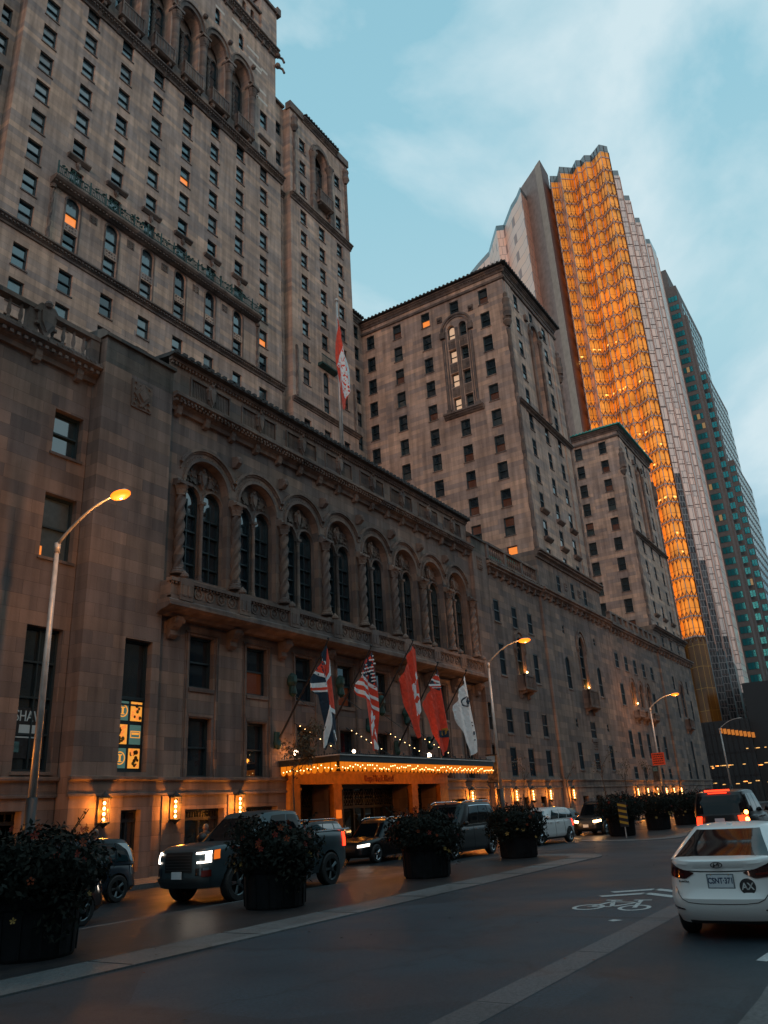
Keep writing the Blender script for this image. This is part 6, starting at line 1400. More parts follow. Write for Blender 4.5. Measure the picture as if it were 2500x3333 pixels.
# black suv with brake lights ahead of the sedan (drives away from the viewer)
bs, bc = suv('black_suv', (33.6, 6.3, 0), 0, 'large black suv with glowing brake lights ahead of the white sedan', 5.2, 2.02, 2.05, 'paint_black', tail='tail_on', plate='rear', zs=1.2)
m = MB(); bc.patch(bc.C, m, .3, .7, .96, 1.0, .03, 8, 1); m.box(-2.26, -2.19, -.42, .42, 1.99, 2.05); m.build('high_brake_light', 'tail_on', bs)
for z in (1.28, 1.05): m = MB(); m.ball((-2.56, -.90, z), .075, 10, (.5,1,1)); m.build('brake_bulb', 'tail_hot', bs, smooth=True)
light('brake_glow', 'POINT', (-2.8, -.9, 1.2), 8, (1,.08,.02), .1).parent = bs
light('brake_glow', 'POINT', (-2.8, .9, 1.2), 5, (1,.08,.02), .1).parent = bs
suv('dark_suv', (39.5, 3.2, 0), 0, 'dark suv at the right edge beyond the brake lights, partly hidden', 4.7, 1.9, 1.85, 'paint_dark', tail='tail_red')
# long black suv behind the third planter
suv('long_black_suv', (32.0, 17.45, 0), pi, 'long black suv with chrome window trim, parked behind the planter right of the entrance', 5.6, 2.08, 2.18, 'paint_black', trim='chrome', rails=True, glass='car_glass', zs=1.2, wr=.41)
# crossover with headlights on
suv('black_crossover', (30.7, 20.4, 0), pi, 'black crossover with bright headlights stopped in front of the hotel entrance', 4.7, 1.86, 1.7, 'paint_dark', head='headlight_on', trim='chrome', rails=True, wr=.36)
suv('grey_suv', (25.3, 20.6, 0), pi, 'grey suv mostly hidden behind the pickup bed', 4.7, 1.88, 1.78, 'paint_grey', glass='car_glass_teal', rails=True)
suv('blue_suv', (14.7, 20.3, 0), pi, 'dark blue suv mostly hidden behind the nearest planter', 4.4, 1.86, 1.68, 'paint_blue', glass='car_glass_teal', rim='dark_chrome')
suv('black_hatchback', (11.0, 16.7, 0), pi, 'dark car at the left edge behind the nearest planter, one headlight showing', 3.9, 1.8, 1.5, 'paint_black', head='headlight_on', cat='car', rim='dark_chrome')
suv('white_suv', (40.5, 17.0, 0), pi-.16, 'white compact suv behind the fourth planter', 4.6, 1.86, 1.72, 'paint_white', glass='car_glass_teal', head='headlight_on', rails=False, tail='tail_on', zs=1.12)
suv('far_suv', (50.4, 17.3, 0), pi, 'dark suv with one glowing headlight facing the viewer behind the white suv', 4.7, 1.9, 1.9, 'paint_dark', head='headlight_warm', plate='front')
suv('far_car', (52.0, 20.6, 0), pi, 'dark car farthest back, its roof just showing right of the white suv', 4.5, 1.8, 1.55, 'paint_grey', cat='car')
light('headlight_beam', 'POINT', (47.6, 16.6, 1.0), 30, (1,.5,.2), .1); light('headlight_beam', 'POINT', (47.4, 18.0, .95), 25, (1,.5,.2), .1)
# ---- pickup
pk = empty('grey_pickup', (18.6, 16.45, 0), pi, 'grey blue crew cab pickup truck with bright headlight, behind the second planter', 'pickup')
h = 2.98
SPP = dict(zb=.36, zsh=[(-h,1.38),(-h+2.0,1.36),(.4,1.30),(h*.55,1.30),(h*.85,1.27),(h,1.22)], n=7, tap=.05, crown=.8,
           xr=[(0,-h+.05),(.3,-h),(1,-h+.03)], xf=[(0,h-.1),(.2,h),(.8,h),(.95,h-.05),(1,h-.14)], hw=[(0,.94),(.2,1.01),(.75,1.02),(.95,.99),(1,.95)],
           cab=dict(n=7, rk=[(0,-.95),(1,-.78)], fk=[(0,1.62),(1,.75)], xr=(-.95,-.78), xf=(1.62,.75), hw=(.96,.74), roof=1.98, arc=.05))
pc = Car(SPP); pc.body(pk, 'paint_pickup', (-1.85, 1.95), .42, .9); pc.cabin(pk, 'paint_pickup', ((.05,.38),(.42,.76)), glass='car_glass', tw=(.1,.88))
wheels(pk, (-1.85, 1.95), .90, .42, 'dark_chrome', w=.28); mirror(pk, 1.15, .98, 1.42, 'black_plastic', 1.5); seams(pc, pk, (.37, .52, .655)); handles(pk, (-.35, .55), 1.03, 1.12, 'paint_pickup')
m = MB(); pc.patch(pc.B, m, 2.26, 2.74, .42, .93, .02, 12, 6); gr_ = m.build('grille', 'void_black', pk, smooth=True)
m = MB()
for k in range(6): pc.patch(pc.B, m, 2.28, 2.72, .47+k*.075, .49+k*.075, .03, 10, 1)
m.build('grille_bars', 'black_plastic', pk).parent = gr_
for s in (0, 1):
    e = 1 if s == 0 else -1; base = 2.0 if s == 0 else 3.0
    m = MB(); pc.patch(pc.B, m, base+.02*e, base+.20*e, .87, .92, .03, 6, 2); pc.patch(pc.B, m, base+.02*e, base+.08*e, .68, .88, .03, 4, 3); pc.patch(pc.B, m, base+.02*e, base+.18*e, .64, .69, .03, 6, 1); m.build('headlamp', 'headlight_on', pk, smooth=True)
    m = MB(); pc.patch(pc.B, m, base-.05*e, base+.0*e, .70, .92, .02, 3, 3); m.build('side_marker', 'amber_on', pk, smooth=True)
    m = MB(); pc.patch(pc.B, m, base+.04*e, base+.2*e, .34, .52, .02, 5, 2); m.build('fog_surround', 'chrome', pk, smooth=True)
    m = MB(); pc.patch(pc.B, m, base+.02*e, base+.12*e, .30, .46, .03, 3, 2); m.build('tow_hook', 'tail_red', pk, smooth=True)
    a, b = (.0, .07) if s == 0 else (1.0, .93)
    m = MB(); pc.patch(pc.B, m, a-.05*e, b, .60, .97, .014, 6, 5); m.build('tail_lamp', 'tail_on', pk, smooth=True)
m = MB(); pc.patch(pc.B, m, 2.04, 2.96, .02, .28, .05, 20, 4); m.build('front_bumper', 'dark_chrome', pk, smooth=True)
m = MB(); pc.patch(pc.B, m, .04, .96, .02, .24, .05, 20, 4); m.build('rear_bumper', 'chrome', pk, smooth=True)
m = MB(); m.box(h+.05, h+.08, -.16, .16, .58, .74); m.build('number_plate', 'plate_white', pk)
m = MB()
for s in (-1, 1): m.tube([(-1.0, s*.95, .40), (1.1, s*.95, .40)], .06, 6)
m.build('running_board', 'dark_chrome', pk)
m = MB(); m.tube([(-.95,-.9,1.40),(-2.9,-.9,1.42)], .03, 6); m.tube([(-.95,.9,1.40),(-2.9,.9,1.42)], .03, 6); m.build('bed_rail', 'alloy', pk)
light('headlight_beam', 'POINT', (h+.35, .75, .95), 3, (1,.85,.7), .06).parent = pk
pk.scale = (1.05, 1.04, 1.07)
# ------------------------------------------------------------------ planters, trees, people
def leafcloud(mb, c, rx, ry, rz, n, s0, s1, rnd, mats, shell=.5, flat=False):
    for i in range(n):
        while True:
            v = Vector((rnd.uniform(-1,1), rnd.uniform(-1,1), rnd.uniform(-1,1)))
            if shell < v.length <= 1: break
        nz = noise.noise(v*2.3+Vector((c[0], c[1], 0)))
        if rnd.random() < .35 and nz < -.15: continue
        v *= 1+.18*nz*2
        p = Vector((c[0]+v.x*rx, c[1]+v.y*ry, c[2]+v.z*rz))
        nrm = (v.normalized()+Vector((rnd.gauss(0,.6), rnd.gauss(0,.6), rnd.gauss(0,.6)))).normalized(); a = nrm.orthogonal().normalized(); b = nrm.cross(a)
        q = rnd.uniform(0, 2*pi); a, b = a*cos(q)+b*sin(q), b*cos(q)-a*sin(q); s = rnd.uniform(s0, s1)
        mb.mi = rnd.choice(mats); mb.add([p-a*s, p-b*s*.5, p+a*s, p+b*s*.5], [(0,1,2,3)])
def planter(x, y, lb, seed, r=.72, sc=1.0):
    rnd = random.Random(seed); o = empty('street_planter', (x, y, .03), rnd.uniform(0, .3), lb, 'planter', 'big dark planters of flowering bushes along the median')
    m = MB(); N = 28; h = .92
    m.lathe([(r*.92,0),(r*.95,.05),(r,h*.8),(r*1.04,h*.84),(r*1.05,h),(r*.95,h),(r*.93,h-.1)], N); 
    for k in range(14): q = 2*pi*k/14; m.tube([(r*.96*cos(q), r*.96*sin(q), .06), (r*1.0*cos(q), r*1.0*sin(q), h*.8)], .02, 4)
    m.build('pot', 'planter_dark', o)
    m = MB(); m.lathe([(r*.94,h-.12),(r*.94,h-.08)], N); m.build('soil', 'soil', o)
    m = MB(); leafcloud(m, (0, 0, 1.2*sc+.05), 1.12*sc, 1.12*sc, .66*sc, 5200, .035, .085, rnd, [0, 0, 1], .2)
    for k in range(9): q = rnd.uniform(0, 2*pi); leafcloud(m, (.85*cos(q)*sc, .85*sin(q)*sc, rnd.uniform(.7, 1.65)), .42, .42, .45, 200, .03, .08, rnd, [0, 1], .1)
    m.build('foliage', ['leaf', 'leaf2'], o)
    m = MB()
    for k in range(26):
        q = rnd.uniform(0, 2*pi); r1 = rnd.uniform(.7, 1.25)*sc; z1 = rnd.uniform(1.3, 2.15)*sc; m.tube([(0,0,.9), (r1*.5*cos(q), r1*.5*sin(q), z1*.75), (r1*cos(q), r1*sin(q), z1)], .008, 4)
        for t in range(6): v = rnd.uniform(.55, 1.05); m.mi = 0; c_ = Vector((r1*v*cos(q), r1*v*sin(q), lerp(.9, z1, v))); leafcloud(m, c_, .06, .06, .06, 1, .03, .06, rnd, [0], 0)
    m.build('stray_stems', 'leaf2', o)
    for nm, mt, n in (('red_flowers', ['flower_red', 'flower_orange'], 34), ('yellow_flowers', ['flower_yellow'], 14)):
        m = MB()
        for i in range(n):
            q, e = rnd.uniform(0, 2*pi), rnd.uniform(-.3, 1.2); c = Vector((cos(q)*cos(e)*1.14*sc, sin(q)*cos(e)*1.14*sc, 1.25*sc+.05+sin(e)*.72*sc)); s = rnd.uniform(.03, .06)
            if nm[0] == 'y': c.z = rnd.uniform(.6, 1.1)
            m.mi = rnd.randrange(len(mt))
            for k in range(5):
                t = 2*pi*k/5; nr = Vector((cos(q), sin(q), .4)).normalized(); a = nr.orthogonal().normalized(); b = nr.cross(a); d = a*cos(t)+b*sin(t); e2 = nr.cross(d)
                m.add([c, c+d*s+e2*s*.45+nr*.01, c+d*s*1.5+nr*.015, c+d*s-e2*s*.45+nr*.01], [(0,1,2,3)])
        m.build(nm, mt, o)
for i, (x, y, lb, sc) in enumerate(((9.0, 12.95, 'nearest planter of red flowered bush, at the left edge of the photo', 1.04), (15.42, 13.2, 'second planter from the left, in front of the pickup', .93), (22.5, 13.25, 'third planter, in front of the long black suv', 1.0), (30.3, 13.7, 'fourth planter, by the rounded end of the median, hiding the white suv', 1.0),
                                (45.9, 14.5, 'fifth planter, first beyond the gap, beside the striped marker', 1.15), (52.6, 14.3, 'sixth planter, beyond the striped marker', 1.15), (59.5, 14.3, 'seventh planter in the far dark row', 1.15), (66.5, 14.2, 'eighth planter in the far dark row', 1.15), (73.5, 14.1, 'ninth and farthest planter in the dark row', 1.15))):
    planter(x, y, lb, 20+i, sc=sc)
mk = empty('striped_marker', (43.6, 13.6, 0), 0, 'black and yellow striped hazard marker board before the fifth planter', 'marker')
m = MB(); m.box(-.03, .0, -.22, .22, .55, 1.75); m.build('marker_board', 'black_metal', mk)
m = MB(); 
for k in range(4): m.add([(-.034,-.22,.65+k*.28),(-.034,.22,.45+k*.28+.3),(-.034,.22,.57+k*.28+.3),(-.034,-.22,.77+k*.28)], [(0,1,2,3)])
m.build('marker_stripes', 'hazard_yellow', mk); m = MB(); m.tube([(.02,0,0),(.02,0,1.7)], .03, 6); m.build('marker_post', 'steel', mk)
def sapling(x, y, h, lb, seed, leaves=0, name='bare_sapling', spread=.5):
    rnd = random.Random(seed); o = empty(name, (x, y, .15), 0, lb, 'tree', 'thin street trees in front of the hotel')
    t = MB(); tips = []; 
    def grow(p, d, L, r, n):
        pts = [p]; q = p.copy()
        for i in range(4): d = (d+Vector((rnd.gauss(0,.12), rnd.gauss(0,.12), rnd.gauss(.05,.06)))).normalized(); q = q+d*L/4; pts.append(q.copy())
        t.tube(pts, r, 6 if n > 1 else 4, r*.55)
        if n:
            for k in range(3 if n > 1 else 3):
                a = rnd.uniform(0, 2*pi); dd = (d*1.0+Vector((cos(a), sin(a), .25))*spread*1.4).normalized(); grow(pts[rnd.choice([2,3,4])], dd, L*rnd.uniform(.5,.72), r*.5, n-1)
        else: tips.append(q)
        tips.append(pts[3])
    t.tube([Vector((0,0,0)), Vector((.03,.02,h*.35)), Vector((0,.03,h*.5))], .05, 8, .038); grow(Vector((0,.03,h*.5)), Vector((0,0,1)), h*.28, .034, 3)
    t.build('trunk', 'bark', o)
    if leaves:
        m = MB()
        for i in range(leaves): c = rnd.choice(tips)+Vector((rnd.gauss(0,.14), rnd.gauss(0,.14), rnd.gauss(0,.18))); leafcloud(m, c, .06, .06, .08, 1, .05, .10, rnd, [0], 0)
        m.build('crown', 'leaf_dry', o)
sapling(27.9, 22.8, 5.2, 'tree with dry brown leaves at the left corner of the entrance canopy', 1, 900, 'street_tree', .42)
sapling(50.4, 22.0, 4.6, 'bare sapling left of the white suv, in front of the lit lanterns', 2, 60, spread=.8)
sapling(58.5, 22.0, 4.5, 'very thin bare sapling between the two lanterns above the white suv', 3, 20)
sapling(66.8, 22.0, 5.4, 'tallest bare sapling in front of the grey plinth', 4, 90, spread=.7)
sapling(72.6, 22.0, 4.9, 'bare sapling right of the tallest one, before the distant lanterns', 5, 110, spread=.7)
sapling(79.0, 22.0, 4.6, 'sapling with a few leaves left of the orange sign post', 6, 130, spread=.6)
# people on the pavement: one skinned surface each, with hair and coat
def person(x, y, rz, lb, seed, h=1.72, z0=.15):
    rnd = random.Random(seed); o = empty('person', (x, y, z0), rz, lb, 'person', 'people walking along the hotel pavement'); k = h/1.72
    V = {'pel':(0,0,.95),'wst':(0,0,1.1),'chs':(0,.0,1.3),'nck':(0,.0,1.46),'hd':(0,.02,1.56),'top':(0,.01,1.68),
         'hl':(-.10,0,.92),'kl':(-.11,.08,.50),'al':(-.11,-.02,.09),'fl':(-.12,.14,.04),'hr':(.10,0,.92),'kr':(.11,.04,.5),'ar':(.11,-.16,.10),'fr':(.12,-.02,.04),
         'sl':(-.20,0,1.40),'el':(-.25,-.02,1.13),'wl':(-.24,.12,.90),'gl':(-.235,.17,.84),'sr':(.20,0,1.40),'er':(.25,-.04,1.13),'wr':(.25,.08,.89),'gr':(.245,.12,.82)}
    E_ = [('pel','wst'),('wst','chs'),('chs','nck'),('nck','hd'),('hd','top'),('pel','hl'),('hl','kl'),('kl','al'),('al','fl'),('pel','hr'),('hr','kr'),('kr','ar'),('ar','fr'),('chs','sl'),('sl','el'),('el','wl'),('wl','gl'),('chs','sr'),('sr','er'),('er','wr'),('wr','gr')]
    R_ = {'pel':.14,'wst':.13,'chs':.14,'nck':.055,'hd':.085,'top':.06,'hl':.095,'kl':.06,'al':.042,'fl':.035,'hr':.095,'kr':.06,'ar':.042,'fr':.035,'sl':.07,'el':.045,'wl':.03,'gl':.032,'sr':.07,'er':.045,'wr':.03,'gr':.032}
    ks = list(V); me = bpy.data.meshes.new('body'); me.from_pydata([Vector(V[q])*k for q in ks], [(ks.index(a), ks.index(b)) for a, b in E_], [])
    b = bpy.data.objects.new('body', me); COL.objects.link(b); md = b.modifiers.new('s', 'SKIN'); b.modifiers.new('u', 'SUBSURF').levels = 1
    for i, q in enumerate(ks): me.skin_vertices[0].data[i].radius = (R_[q]*k, R_[q]*k); me.skin_vertices[0].data[i].use_root = (q == 'pel')
    dg = bpy.context.evaluated_depsgraph_get(); dg.update(); m2 = bpy.data.meshes.new_from_object(b.evaluated_get(dg)); bpy.data.objects.remove(b)
    ct = 'coat%d' % rnd.randrange(5); m2.materials.clear()
    for q in ('skin', ct, 'trouser', 'shoe'): m2.materials.append(M[q])
    for p in m2.polygons:
        z = p.center.z/k; ax = abs(p.center.x)/k; p.use_smooth = True
        p.material_index = 0 if z > 1.45 or (ax > .19 and z < .9 and z > .7) else 1 if z > .93 or ax > .19 else 2 if z > .1 else 3
    bd = bpy.data.objects.new('body', m2); COL.objects.link(bd); bd.parent = o
    m = MB(); m.ball((0, .0, 1.60*k), .105*k, 12, (.92, 1.05, 1.15)); hb = m.build('head', 'skin', bd, smooth=True)
    m = MB(); m.ball((0, .105*k, 1.585*k), .02*k, 6, (.7, 1, 1.3)); 
    for s in (-1, 1): m.ball((s*.098*k, 0, 1.59*k), .025*k, 6, (.4, .8, 1.2))
    q = m.build('nose_and_ears', 'skin', bd, smooth=True)
    m = MB(); 
    for s in (-1, 1): m.ball((s*.036*k, .098*k, 1.61*k), .011*k, 6)
    m.box(-.025*k, .025*k, .098*k, .106*k, 1.535*k, 1.543*k); m.build('eyes_and_mouth', 'hair_dark', bd)
    m = MB(); m.ball((0, -.02*k, 1.64*k), .115*k, 12, (.95, 1.05, 1.0)); m.build('hair', 'hair_grey' if rnd.random() < .3 else 'hair_dark', bd, smooth=True)
    for s in (-1, 1):
        m = MB()
        for f in range(5):
            bx = s*.24*k+(f-2)*.013*k; L = (.065, .075, .08, .075, .05)[f]*k; m.tube([(bx, (.17 if s < 0 else .12)*k, .83*k), (bx, (.18 if s < 0 else .13)*k, .83*k-L*.6), (bx, (.165 if s < 0 else .115)*k, .83*k-L)], .0085*k, 5, .006*k)
        m.build('fingers', 'skin', bd)
    m = MB(); m.lathe([(.22,.62),(.21,.8),(.185,.98),(.19,1.2),(.2,1.36),(.12,1.45),(.085,1.5)], 14); m.v = [(a*k, b_*.75*k, c*k) for a, b_, c in m.v]; m.build('coat', ct, bd, smooth=True)
    return o
PP = [(14.2, 22.9, -.6, 'leftmost person in a dark coat on the pavement behind the nearest planter', 1.75), (15.4, 23.3, 1.2, 'person with an open collar behind the nearest planter, second head from the left', 1.72), (16.2, 22.7, 2.6, 'person turned away behind the nearest planter, third head from the left', 1.66), (16.7, 23.4, .4, 'person beside the lit pier, fourth head from the left', 1.7), (18.2, 23.3, -1.3, 'dark haired person just below the first lit lantern', 1.74),
      (23.5, 23.6, 2.0, 'person with a pale head left of the pickup windscreen', 1.7), (24.4, 23.7, -1.8, 'person behind the pickup windscreen', 1.68), (41.0, 23.6, 3.0, 'person standing by the right door pier of the entrance', 1.72), (50.9, 23.4, 1.0, 'person behind the fourth planter near the second street lamp', 1.7), (56.5, 23.3, -2.0, 'person above the white suv roof below the lanterns', 1.72)]
for i, (x, y, rz, lb, hh) in enumerate(PP): person(x, y, rz, lb, 60+i, hh)
# ------------------------------------------------------------------ ground
def asphalt(name, c, r0=.28, r1=.62, sp=.5, tint=1):
    m = bpy.data.materials.new(name); m.use_nodes = True; n = m.node_tree.nodes; l = m.node_tree.links; p = n['Principled BSDF']; p.inputs['Specular IOR Level'].default_value = sp
    g = n.new('ShaderNodeNewGeometry'); t = n.new('ShaderNodeTexNoise'); t.inputs['Scale'].default_value = .45; t.inputs['Detail'].default_value = 7; l.new(g.outputs['Position'], t.inputs['Vector'])
    t2 = n.new('ShaderNodeTexNoise'); t2.inputs['Scale'].default_value = 22; t2.inputs['Detail'].default_value = 10; t2.inputs['Roughness'].default_value = .85; l.new(g.outputs['Position'], t2.inputs['Vector'])
    r = n.new('ShaderNodeMapRange'); r.inputs[1].default_value = .35; r.inputs[2].default_value = .65; r.inputs[3].default_value = r0; r.inputs[4].default_value = r1; l.new(t.outputs[0], r.inputs[0]); l.new(r.outputs[0], p.inputs['Roughness'])
    a = n.new('ShaderNodeMapRange'); a.inputs[1].default_value = .3; a.inputs[2].default_value = .7; a.inputs[3].default_value = .88; a.inputs[4].default_value = 1.12; l.new(t.outputs[0], a.inputs[0])
    b = n.new('ShaderNodeMapRange'); b.inputs[1].default_value = .35; b.inputs[2].default_value = .65; b.inputs[3].default_value = .35; b.inputs[4].default_value = 1.75; l.new(t2.outputs[0], b.inputs[0])
    x = n.new('ShaderNodeMath'); x.operation = 'MULTIPLY'; l.new(a.outputs[0], x.inputs[0]); l.new(b.outputs[0], x.inputs[1])
    vo = n.new('ShaderNodeTexVoronoi'); vo.feature = 'DISTANCE_TO_EDGE'; vo.inputs['Scale'].default_value = .22; wn = n.new('ShaderNodeVectorMath'); wn.operation = 'MULTIPLY_ADD'; t4 = n.new('ShaderNodeTexNoise'); t4.inputs['Scale'].default_value = 1.3; t4.inputs['Detail'].default_value = 6; l.new(g.outputs['Position'], t4.inputs['Vector']); wn.inputs[1].default_value = (1.6,1.6,0); l.new(t4.outputs['Color'], wn.inputs[0]); l.new(g.outputs['Position'], wn.inputs[2]); l.new(wn.outputs[0], vo.inputs['Vector'])
    ck = n.new('ShaderNodeMapRange'); ck.inputs[1].default_value = .0; ck.inputs[2].default_value = .02; ck.inputs[3].default_value = .68; ck.inputs[4].default_value = 1; l.new(vo.outputs['Distance'], ck.inputs[0])
    vp = n.new('ShaderNodeTexVoronoi'); vp.inputs['Scale'].default_value = .16; vp.distance = 'CHEBYCHEV'; l.new(g.outputs['Position'], vp.inputs['Vector']); pc_ = n.new('ShaderNodeSeparateColor'); l.new(vp.outputs['Color'], pc_.inputs[0]); pr2 = n.new('ShaderNodeMapRange'); pr2.inputs[3].default_value = .72; pr2.inputs[4].default_value = 1.25; l.new(pc_.outputs[0], pr2.inputs[0])
    x2 = n.new('ShaderNodeMath'); x2.operation = 'MULTIPLY'; l.new(ck.outputs[0], x2.inputs[0]); l.new(pr2.outputs[0], x2.inputs[1]); x3 = n.new('ShaderNodeMath'); x3.operation = 'MULTIPLY'; l.new(x.outputs[0], x3.inputs[0]); l.new(x2.outputs[0], x3.inputs[1]); x = x3
    v = n.new('ShaderNodeVectorMath'); v.operation = 'SCALE'; v.inputs[0].default_value = c; l.new(x.outputs[0], v.inputs['Scale']); l.new(v.outputs[0], p.inputs['Base Color'])
    bp = n.new('ShaderNodeBump'); bp.inputs['Strength'].default_value = .55; bp.inputs['Distance'].default_value = .008; l.new(t2.outputs[0], bp.inputs['Height']); l.new(bp.outputs[0], p.inputs['Normal'])
    M[name] = m
asphalt('asphalt', (.021,.035,.047), .48, .66, .35); asphalt('asphalt_lane', (.016,.023,.029), .3, .55, .25); asphalt('concrete_band', (.10,.105,.11), .45, .7); asphalt('concrete_red', (.075,.070,.075), .5, .75); asphalt('pavement', (.12,.115,.11), .45, .75)
stone('paver', (.032,.029,.031), (.025,.025,.028), .4, .2, .006, .3)
def pvr(nm, c1, c2, bw, bh):
    m = M[nm]; n = m.node_tree.nodes; l = m.node_tree.links
    cz = [q for q in n if q.type == 'COMBXYZ'][0]; sp = [q for q in n if q.type == 'SEPXYZ'][0]
    for k in list(cz.inputs[0].links)+list(cz.inputs[1].links): l.remove(k)
    l.new(sp.outputs[0], cz.inputs[0]); l.new(sp.outputs[1], cz.inputs[1]); n['Principled BSDF'].inputs['Roughness'].default_value = .42; n['Principled BSDF'].inputs['Specular IOR Level'].default_value = .5
pvr('paver', 0, 0, 0, 0)
def sheet(name, pts, z, m_, kind='structure', skirt=0):
    mb = MB(); mb.add([(x, y, z) for x, y in pts], [tuple(range(len(pts)))]); 
    if skirt: n = len(pts); mb.add([(x, y, z) for x, y in pts]+[(x, y, z-skirt) for x, y in pts], [(i, (i+1) % n, n+(i+1) % n, n+i) for i in range(n)])
    o = mb.build(name, m_); o['kind'] = kind; return o
sheet('ground', [(-1500,-1500),(2500,-1500),(2500,1500),(-1500,1500)], 0, 'asphalt')
sheet('road', [(-90,-14),(400,-14),(400,10.45),(-90,10.45)], .004, 'asphalt')
sheet('hotel_lane', [(-90,15.0),(320,15.0),(320,22.35),(-90,22.35)], .004, 'asphalt_lane')
def nose(x0, x1, y0, y1, r=1.5, front=True, back=True, n=8):
    pts = []
    if back: pts += [(x0+r-r*sin(pi/2*i/n), y0+r-r*cos(pi/2*i/n)) for i in range(n+1)]+[(x0+r-r*cos(pi/2*i/n), y1-r+r*sin(pi/2*i/n)) for i in range(n+1)]
    else: pts += [(x0, y0), (x0, y1)]
    if front: pts += [(x1-r+r*sin(pi/2*i/n), y1-r+r*cos(pi/2*i/n)) for i in range(n+1)]+[(x1-r+r*cos(pi/2*i/n), y0+r-r*sin(pi/2*i/n)) for i in range(n+1)]
    else: pts += [(x1, y1), (x1, y0)]
    return pts
sheet('median_kerb', nose(-90, 32.0, 10.45, 15.3, 2.0, True, False), .03, 'concrete_band', skirt=.04)
sheet('median_paving', nose(-90, 30.9, 11.5, 15.15, 1.3, True, False), .034, 'paver')
sheet('far_median_kerb', nose(40.5, 170, 10.6, 15.6, 2.2, False, True), .03, 'concrete_band', skirt=.04)
sheet('far_median_paving', nose(41.8, 170, 11.5, 15.4, 1.6, False, True), .034, 'paver')
sheet('dividing_band', [(-90,4.12),(400,4.12),(400,4.58),(-90,4.58)], .008, 'concrete_red')
sheet('south_band', [(8.3,.4),(13,.4),(13,2.0),(9.6,1.9),(8.3,1.92)], .008, 'concrete_band')
sheet('hotel_pavement', [(-90,22.35),(300,22.35),(300,26.0),(-90,26.0)], .15, 'pavement', skirt=.16)
m = MB(); m.box(-90,300,22.2,22.36,0,.155); o = m.build('hotel_kerb', 'concrete_band'); o['kind'] = 'structure'
sheet('south_pavement', [(-90,-14),(300,-14),(300,-21),(-90,-21)], .15, 'pavement', skirt=.16)
# joints in the kerb bands, thin light edge of the median
m = MB(); rnd = random.Random(8)
x = -20
while x < 30: m.box(x, x+.012, 10.47, 11.49, .02, .0362); x += 2.9
x = -10
while x < 120: m.box(x, x+.012, 4.13, 4.57, .004, .0095); x += 3.1
o = m.build('pavement_joints', 'rubber'); o['kind'] = 'structure'
# shared lane marking: bicycle and double chevron
bk = MB(); ZB = .009
def st_(p, q, w):
    p, q = Vector((*p, 0)), Vector((*q, 0)); d = (q-p).normalized(); nn = Vector((-d.y, d.x, 0))*w/2
    bk.add([(v.x, v.y, ZB) for v in (p-nn, q-nn, q+nn, p+nn)], [(0,1,2,3)])
def ring(cx, cy, rx, ry, w, n=22):
    for i in range(n):
        a, b = 2*pi*i/n, 2*pi*(i+1)/n; bk.add([(cx+rx*cos(a), cy+ry*sin(a), ZB), (cx+rx*cos(b), cy+ry*sin(b), ZB), (cx+(rx-w*1.3)*cos(b), cy+(ry-w)*sin(b), ZB), (cx+(rx-w*1.3)*cos(a), cy+(ry-w)*sin(a), ZB)], [(0,1,2,3)])
# world: bicycle "up" is +X, wheels apart in Y
ring(16.35, 6.05, .42, .30, .08); ring(16.35, 5.15, .42, .30, .08)
ZB = .0095; st_((16.35, 6.05), (17.2, 5.85), .09); st_((17.2, 5.85), (17.15, 5.3), .09); st_((16.35, 5.15), (17.5, 5.35), .09); st_((16.45, 5.62), (17.15, 5.32), .09); st_((16.4, 6.05), (16.45, 5.62), .09); st_((16.45, 5.62), (17.45, 5.9), .09)
ZB = .010; st_((17.45, 6.05), (17.45, 5.72), .13); st_((17.5, 5.5), (17.55, 5.15), .12)
for x in (18.1, 18.9):
    st_((x, 6.4), (x+.62, 5.6), .26); st_((x, 4.8), (x+.62, 5.6), .26)
o = bk.build('lane_marking', 'white_paint'); tag(o, 'worn white bicycle and double arrow painted on the road left of the white sedan', 'road marking')
m = MB(); m.add([(14.55,4.98,.009),(14.72,4.86,.009),(14.78,5.06,.009),(14.62,5.1,.009)], [(0,1,2,3)]); m.add([(11.55,2.12,.009),(12.1,2.05,.009),(12.15,2.2,.009),(11.6,2.25,.009)], [(0,1,2,3)])
o = m.build('paint_patch', 'white_paint'); tag(o, 'small scraps of worn white paint on the road below the bicycle marking', 'road marking')
m = MB(); rnd = random.Random(12)
for i in range(140):
    x, y = rnd.uniform(5, 48), rnd.uniform(3, 15.5); s = rnd.uniform(.02, .05); q = rnd.uniform(0, pi); z = .05 if 10.4 < y < 15.2 else .016
    m.mi = rnd.randrange(2); m.add([(x+s*cos(q), y+s*sin(q), z), (x-s*.5*sin(q), y+s*.5*cos(q), z+.008), (x-s*cos(q), y-s*sin(q), z), (x+s*.5*sin(q), y-s*.5*cos(q), z+.004)], [(0,1,2,3)])
o = m.build('fallen_leaves', ['leaf_dry', 'flower_orange']); o['kind'] = 'stuff'; o['label'] = 'fallen leaves scattered over the road'
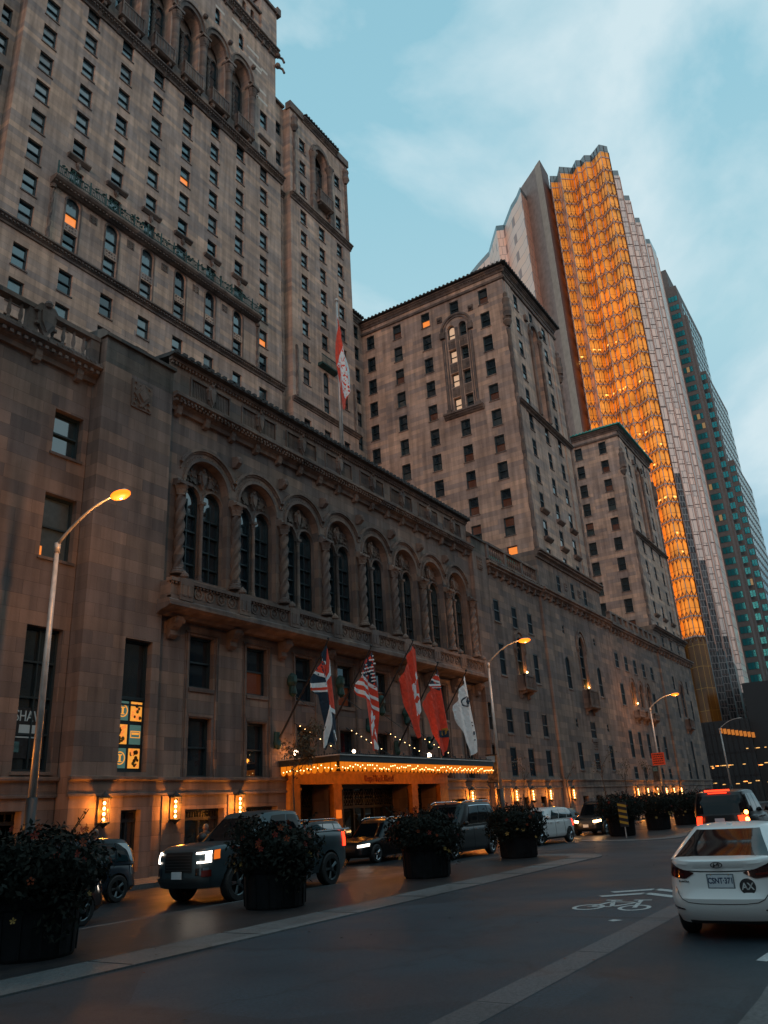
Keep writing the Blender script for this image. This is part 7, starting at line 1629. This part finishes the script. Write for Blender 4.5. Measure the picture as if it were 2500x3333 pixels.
# ------------------------------------------------------------------ sky, sun, camera
SUN_EL, SUN_AZ = radians(6), radians(200)      # direction towards the sun, measured from +X
w = bpy.data.worlds.new('World'); scene.world = w; w.use_nodes = True; n = w.node_tree.nodes; l = w.node_tree.links; n.clear()
out = n.new('ShaderNodeOutputWorld'); bg = n.new('ShaderNodeBackground'); l.new(bg.outputs[0], out.inputs[0])
sky = n.new('ShaderNodeTexSky'); sky.sky_type = 'NISHITA'; sky.sun_disc = False; sky.sun_elevation = SUN_EL; sky.sun_rotation = radians(90)-SUN_AZ; sky.altitude = 100; sky.air_density = 1.2; sky.dust_density = 1.5; sky.ozone_density = 2
tc_ = n.new('ShaderNodeTexCoord'); sx = n.new('ShaderNodeSeparateXYZ'); l.new(tc_.outputs['Generated'], sx.inputs[0])
ramp = n.new('ShaderNodeValToRGB'); l.new(sx.outputs[2], ramp.inputs[0]); cr_ = ramp.color_ramp
cr_.elements[0].position = 0; cr_.elements[0].color = (2.0,3.3,4.1,1); cr_.elements[1].position = 1; cr_.elements[1].color = (2.2,4.6,5.7,1)
for p_, c_ in ((.2,(1.7,3.4,4.6,1)),(.34,(3.0,5.1,6.1,1)),(.5,(3.7,5.9,6.6,1)),(.7,(2.8,5.3,6.3,1))): e = cr_.elements.new(p_); e.color = c_
mp = n.new('ShaderNodeMapping'); mp.inputs['Scale'].default_value = (1.3,1.7,2.6); mp.inputs['Rotation'].default_value = (.3,.2,.5); l.new(tc_.outputs['Generated'], mp.inputs[0])
cn = n.new('ShaderNodeTexNoise'); cn.inputs['Scale'].default_value = 1.5; cn.inputs['Detail'].default_value = 7; cn.inputs['Roughness'].default_value = .55; cn.inputs['Distortion'].default_value = .4; l.new(mp.outputs[0], cn.inputs['Vector'])
cm_ = n.new('ShaderNodeMapRange'); cm_.inputs[1].default_value = .44; cm_.inputs[2].default_value = .62; cm_.inputs[3].default_value = 0; cm_.inputs[4].default_value = .85; l.new(cn.outputs[0], cm_.inputs[0])
mx1 = n.new('ShaderNodeMix'); mx1.data_type = 'RGBA'; mx1.inputs[0].default_value = .82; l.new(sky.outputs[0], mx1.inputs[6]); l.new(ramp.outputs[0], mx1.inputs[7])
mx2 = n.new('ShaderNodeMix'); mx2.data_type = 'RGBA'; l.new(cm_.outputs[0], mx2.inputs[0]); l.new(mx1.outputs[2], mx2.inputs[6]); mx2.inputs[7].default_value = (5.3,6.4,6.8,1); l.new(mx2.outputs[2], bg.inputs[0])
bg.inputs[1].default_value = .13
sun = bpy.data.lights.new('sun', 'SUN'); sun.energy = .5; sun.angle = radians(14); sun.color = (1,.58,.42)
so = bpy.data.objects.new('sun', sun); COL.objects.link(so)
dv = Vector((cos(SUN_EL)*cos(SUN_AZ), cos(SUN_EL)*sin(SUN_AZ), sin(SUN_EL))); so.rotation_euler = dv.to_track_quat('Z', 'Y').to_euler()
cam = bpy.data.cameras.new('camera'); co = bpy.data.objects.new('camera', cam); COL.objects.link(co); scene.camera = co
def camrot(yaw, pitch, roll):
    f = Vector((cos(pitch)*cos(yaw), cos(pitch)*sin(yaw), sin(pitch))); r = Vector((sin(yaw), -cos(yaw), 0)); u = r.cross(f)
    r2 = cos(roll)*r+sin(roll)*u; u2 = -sin(roll)*r+cos(roll)*u; return Matrix((r2, u2, -f)).transposed()
co.matrix_world = Matrix.Translation((0, 0, 1.95)) @ camrot(.558701, .364303, -.056603).to_4x4()
cam.sensor_fit = 'HORIZONTAL'; cam.sensor_width = 36; cam.lens = 36*2553.5/2500; cam.clip_end = 5000; cam.clip_start = .1
scene.render.engine = 'CYCLES'; scene.render.resolution_x = 768; scene.render.resolution_y = 1024
scene.view_settings.view_transform = 'Standard'; scene.view_settings.look = 'None'; scene.view_settings.exposure = 0; scene.view_settings.gamma = 1
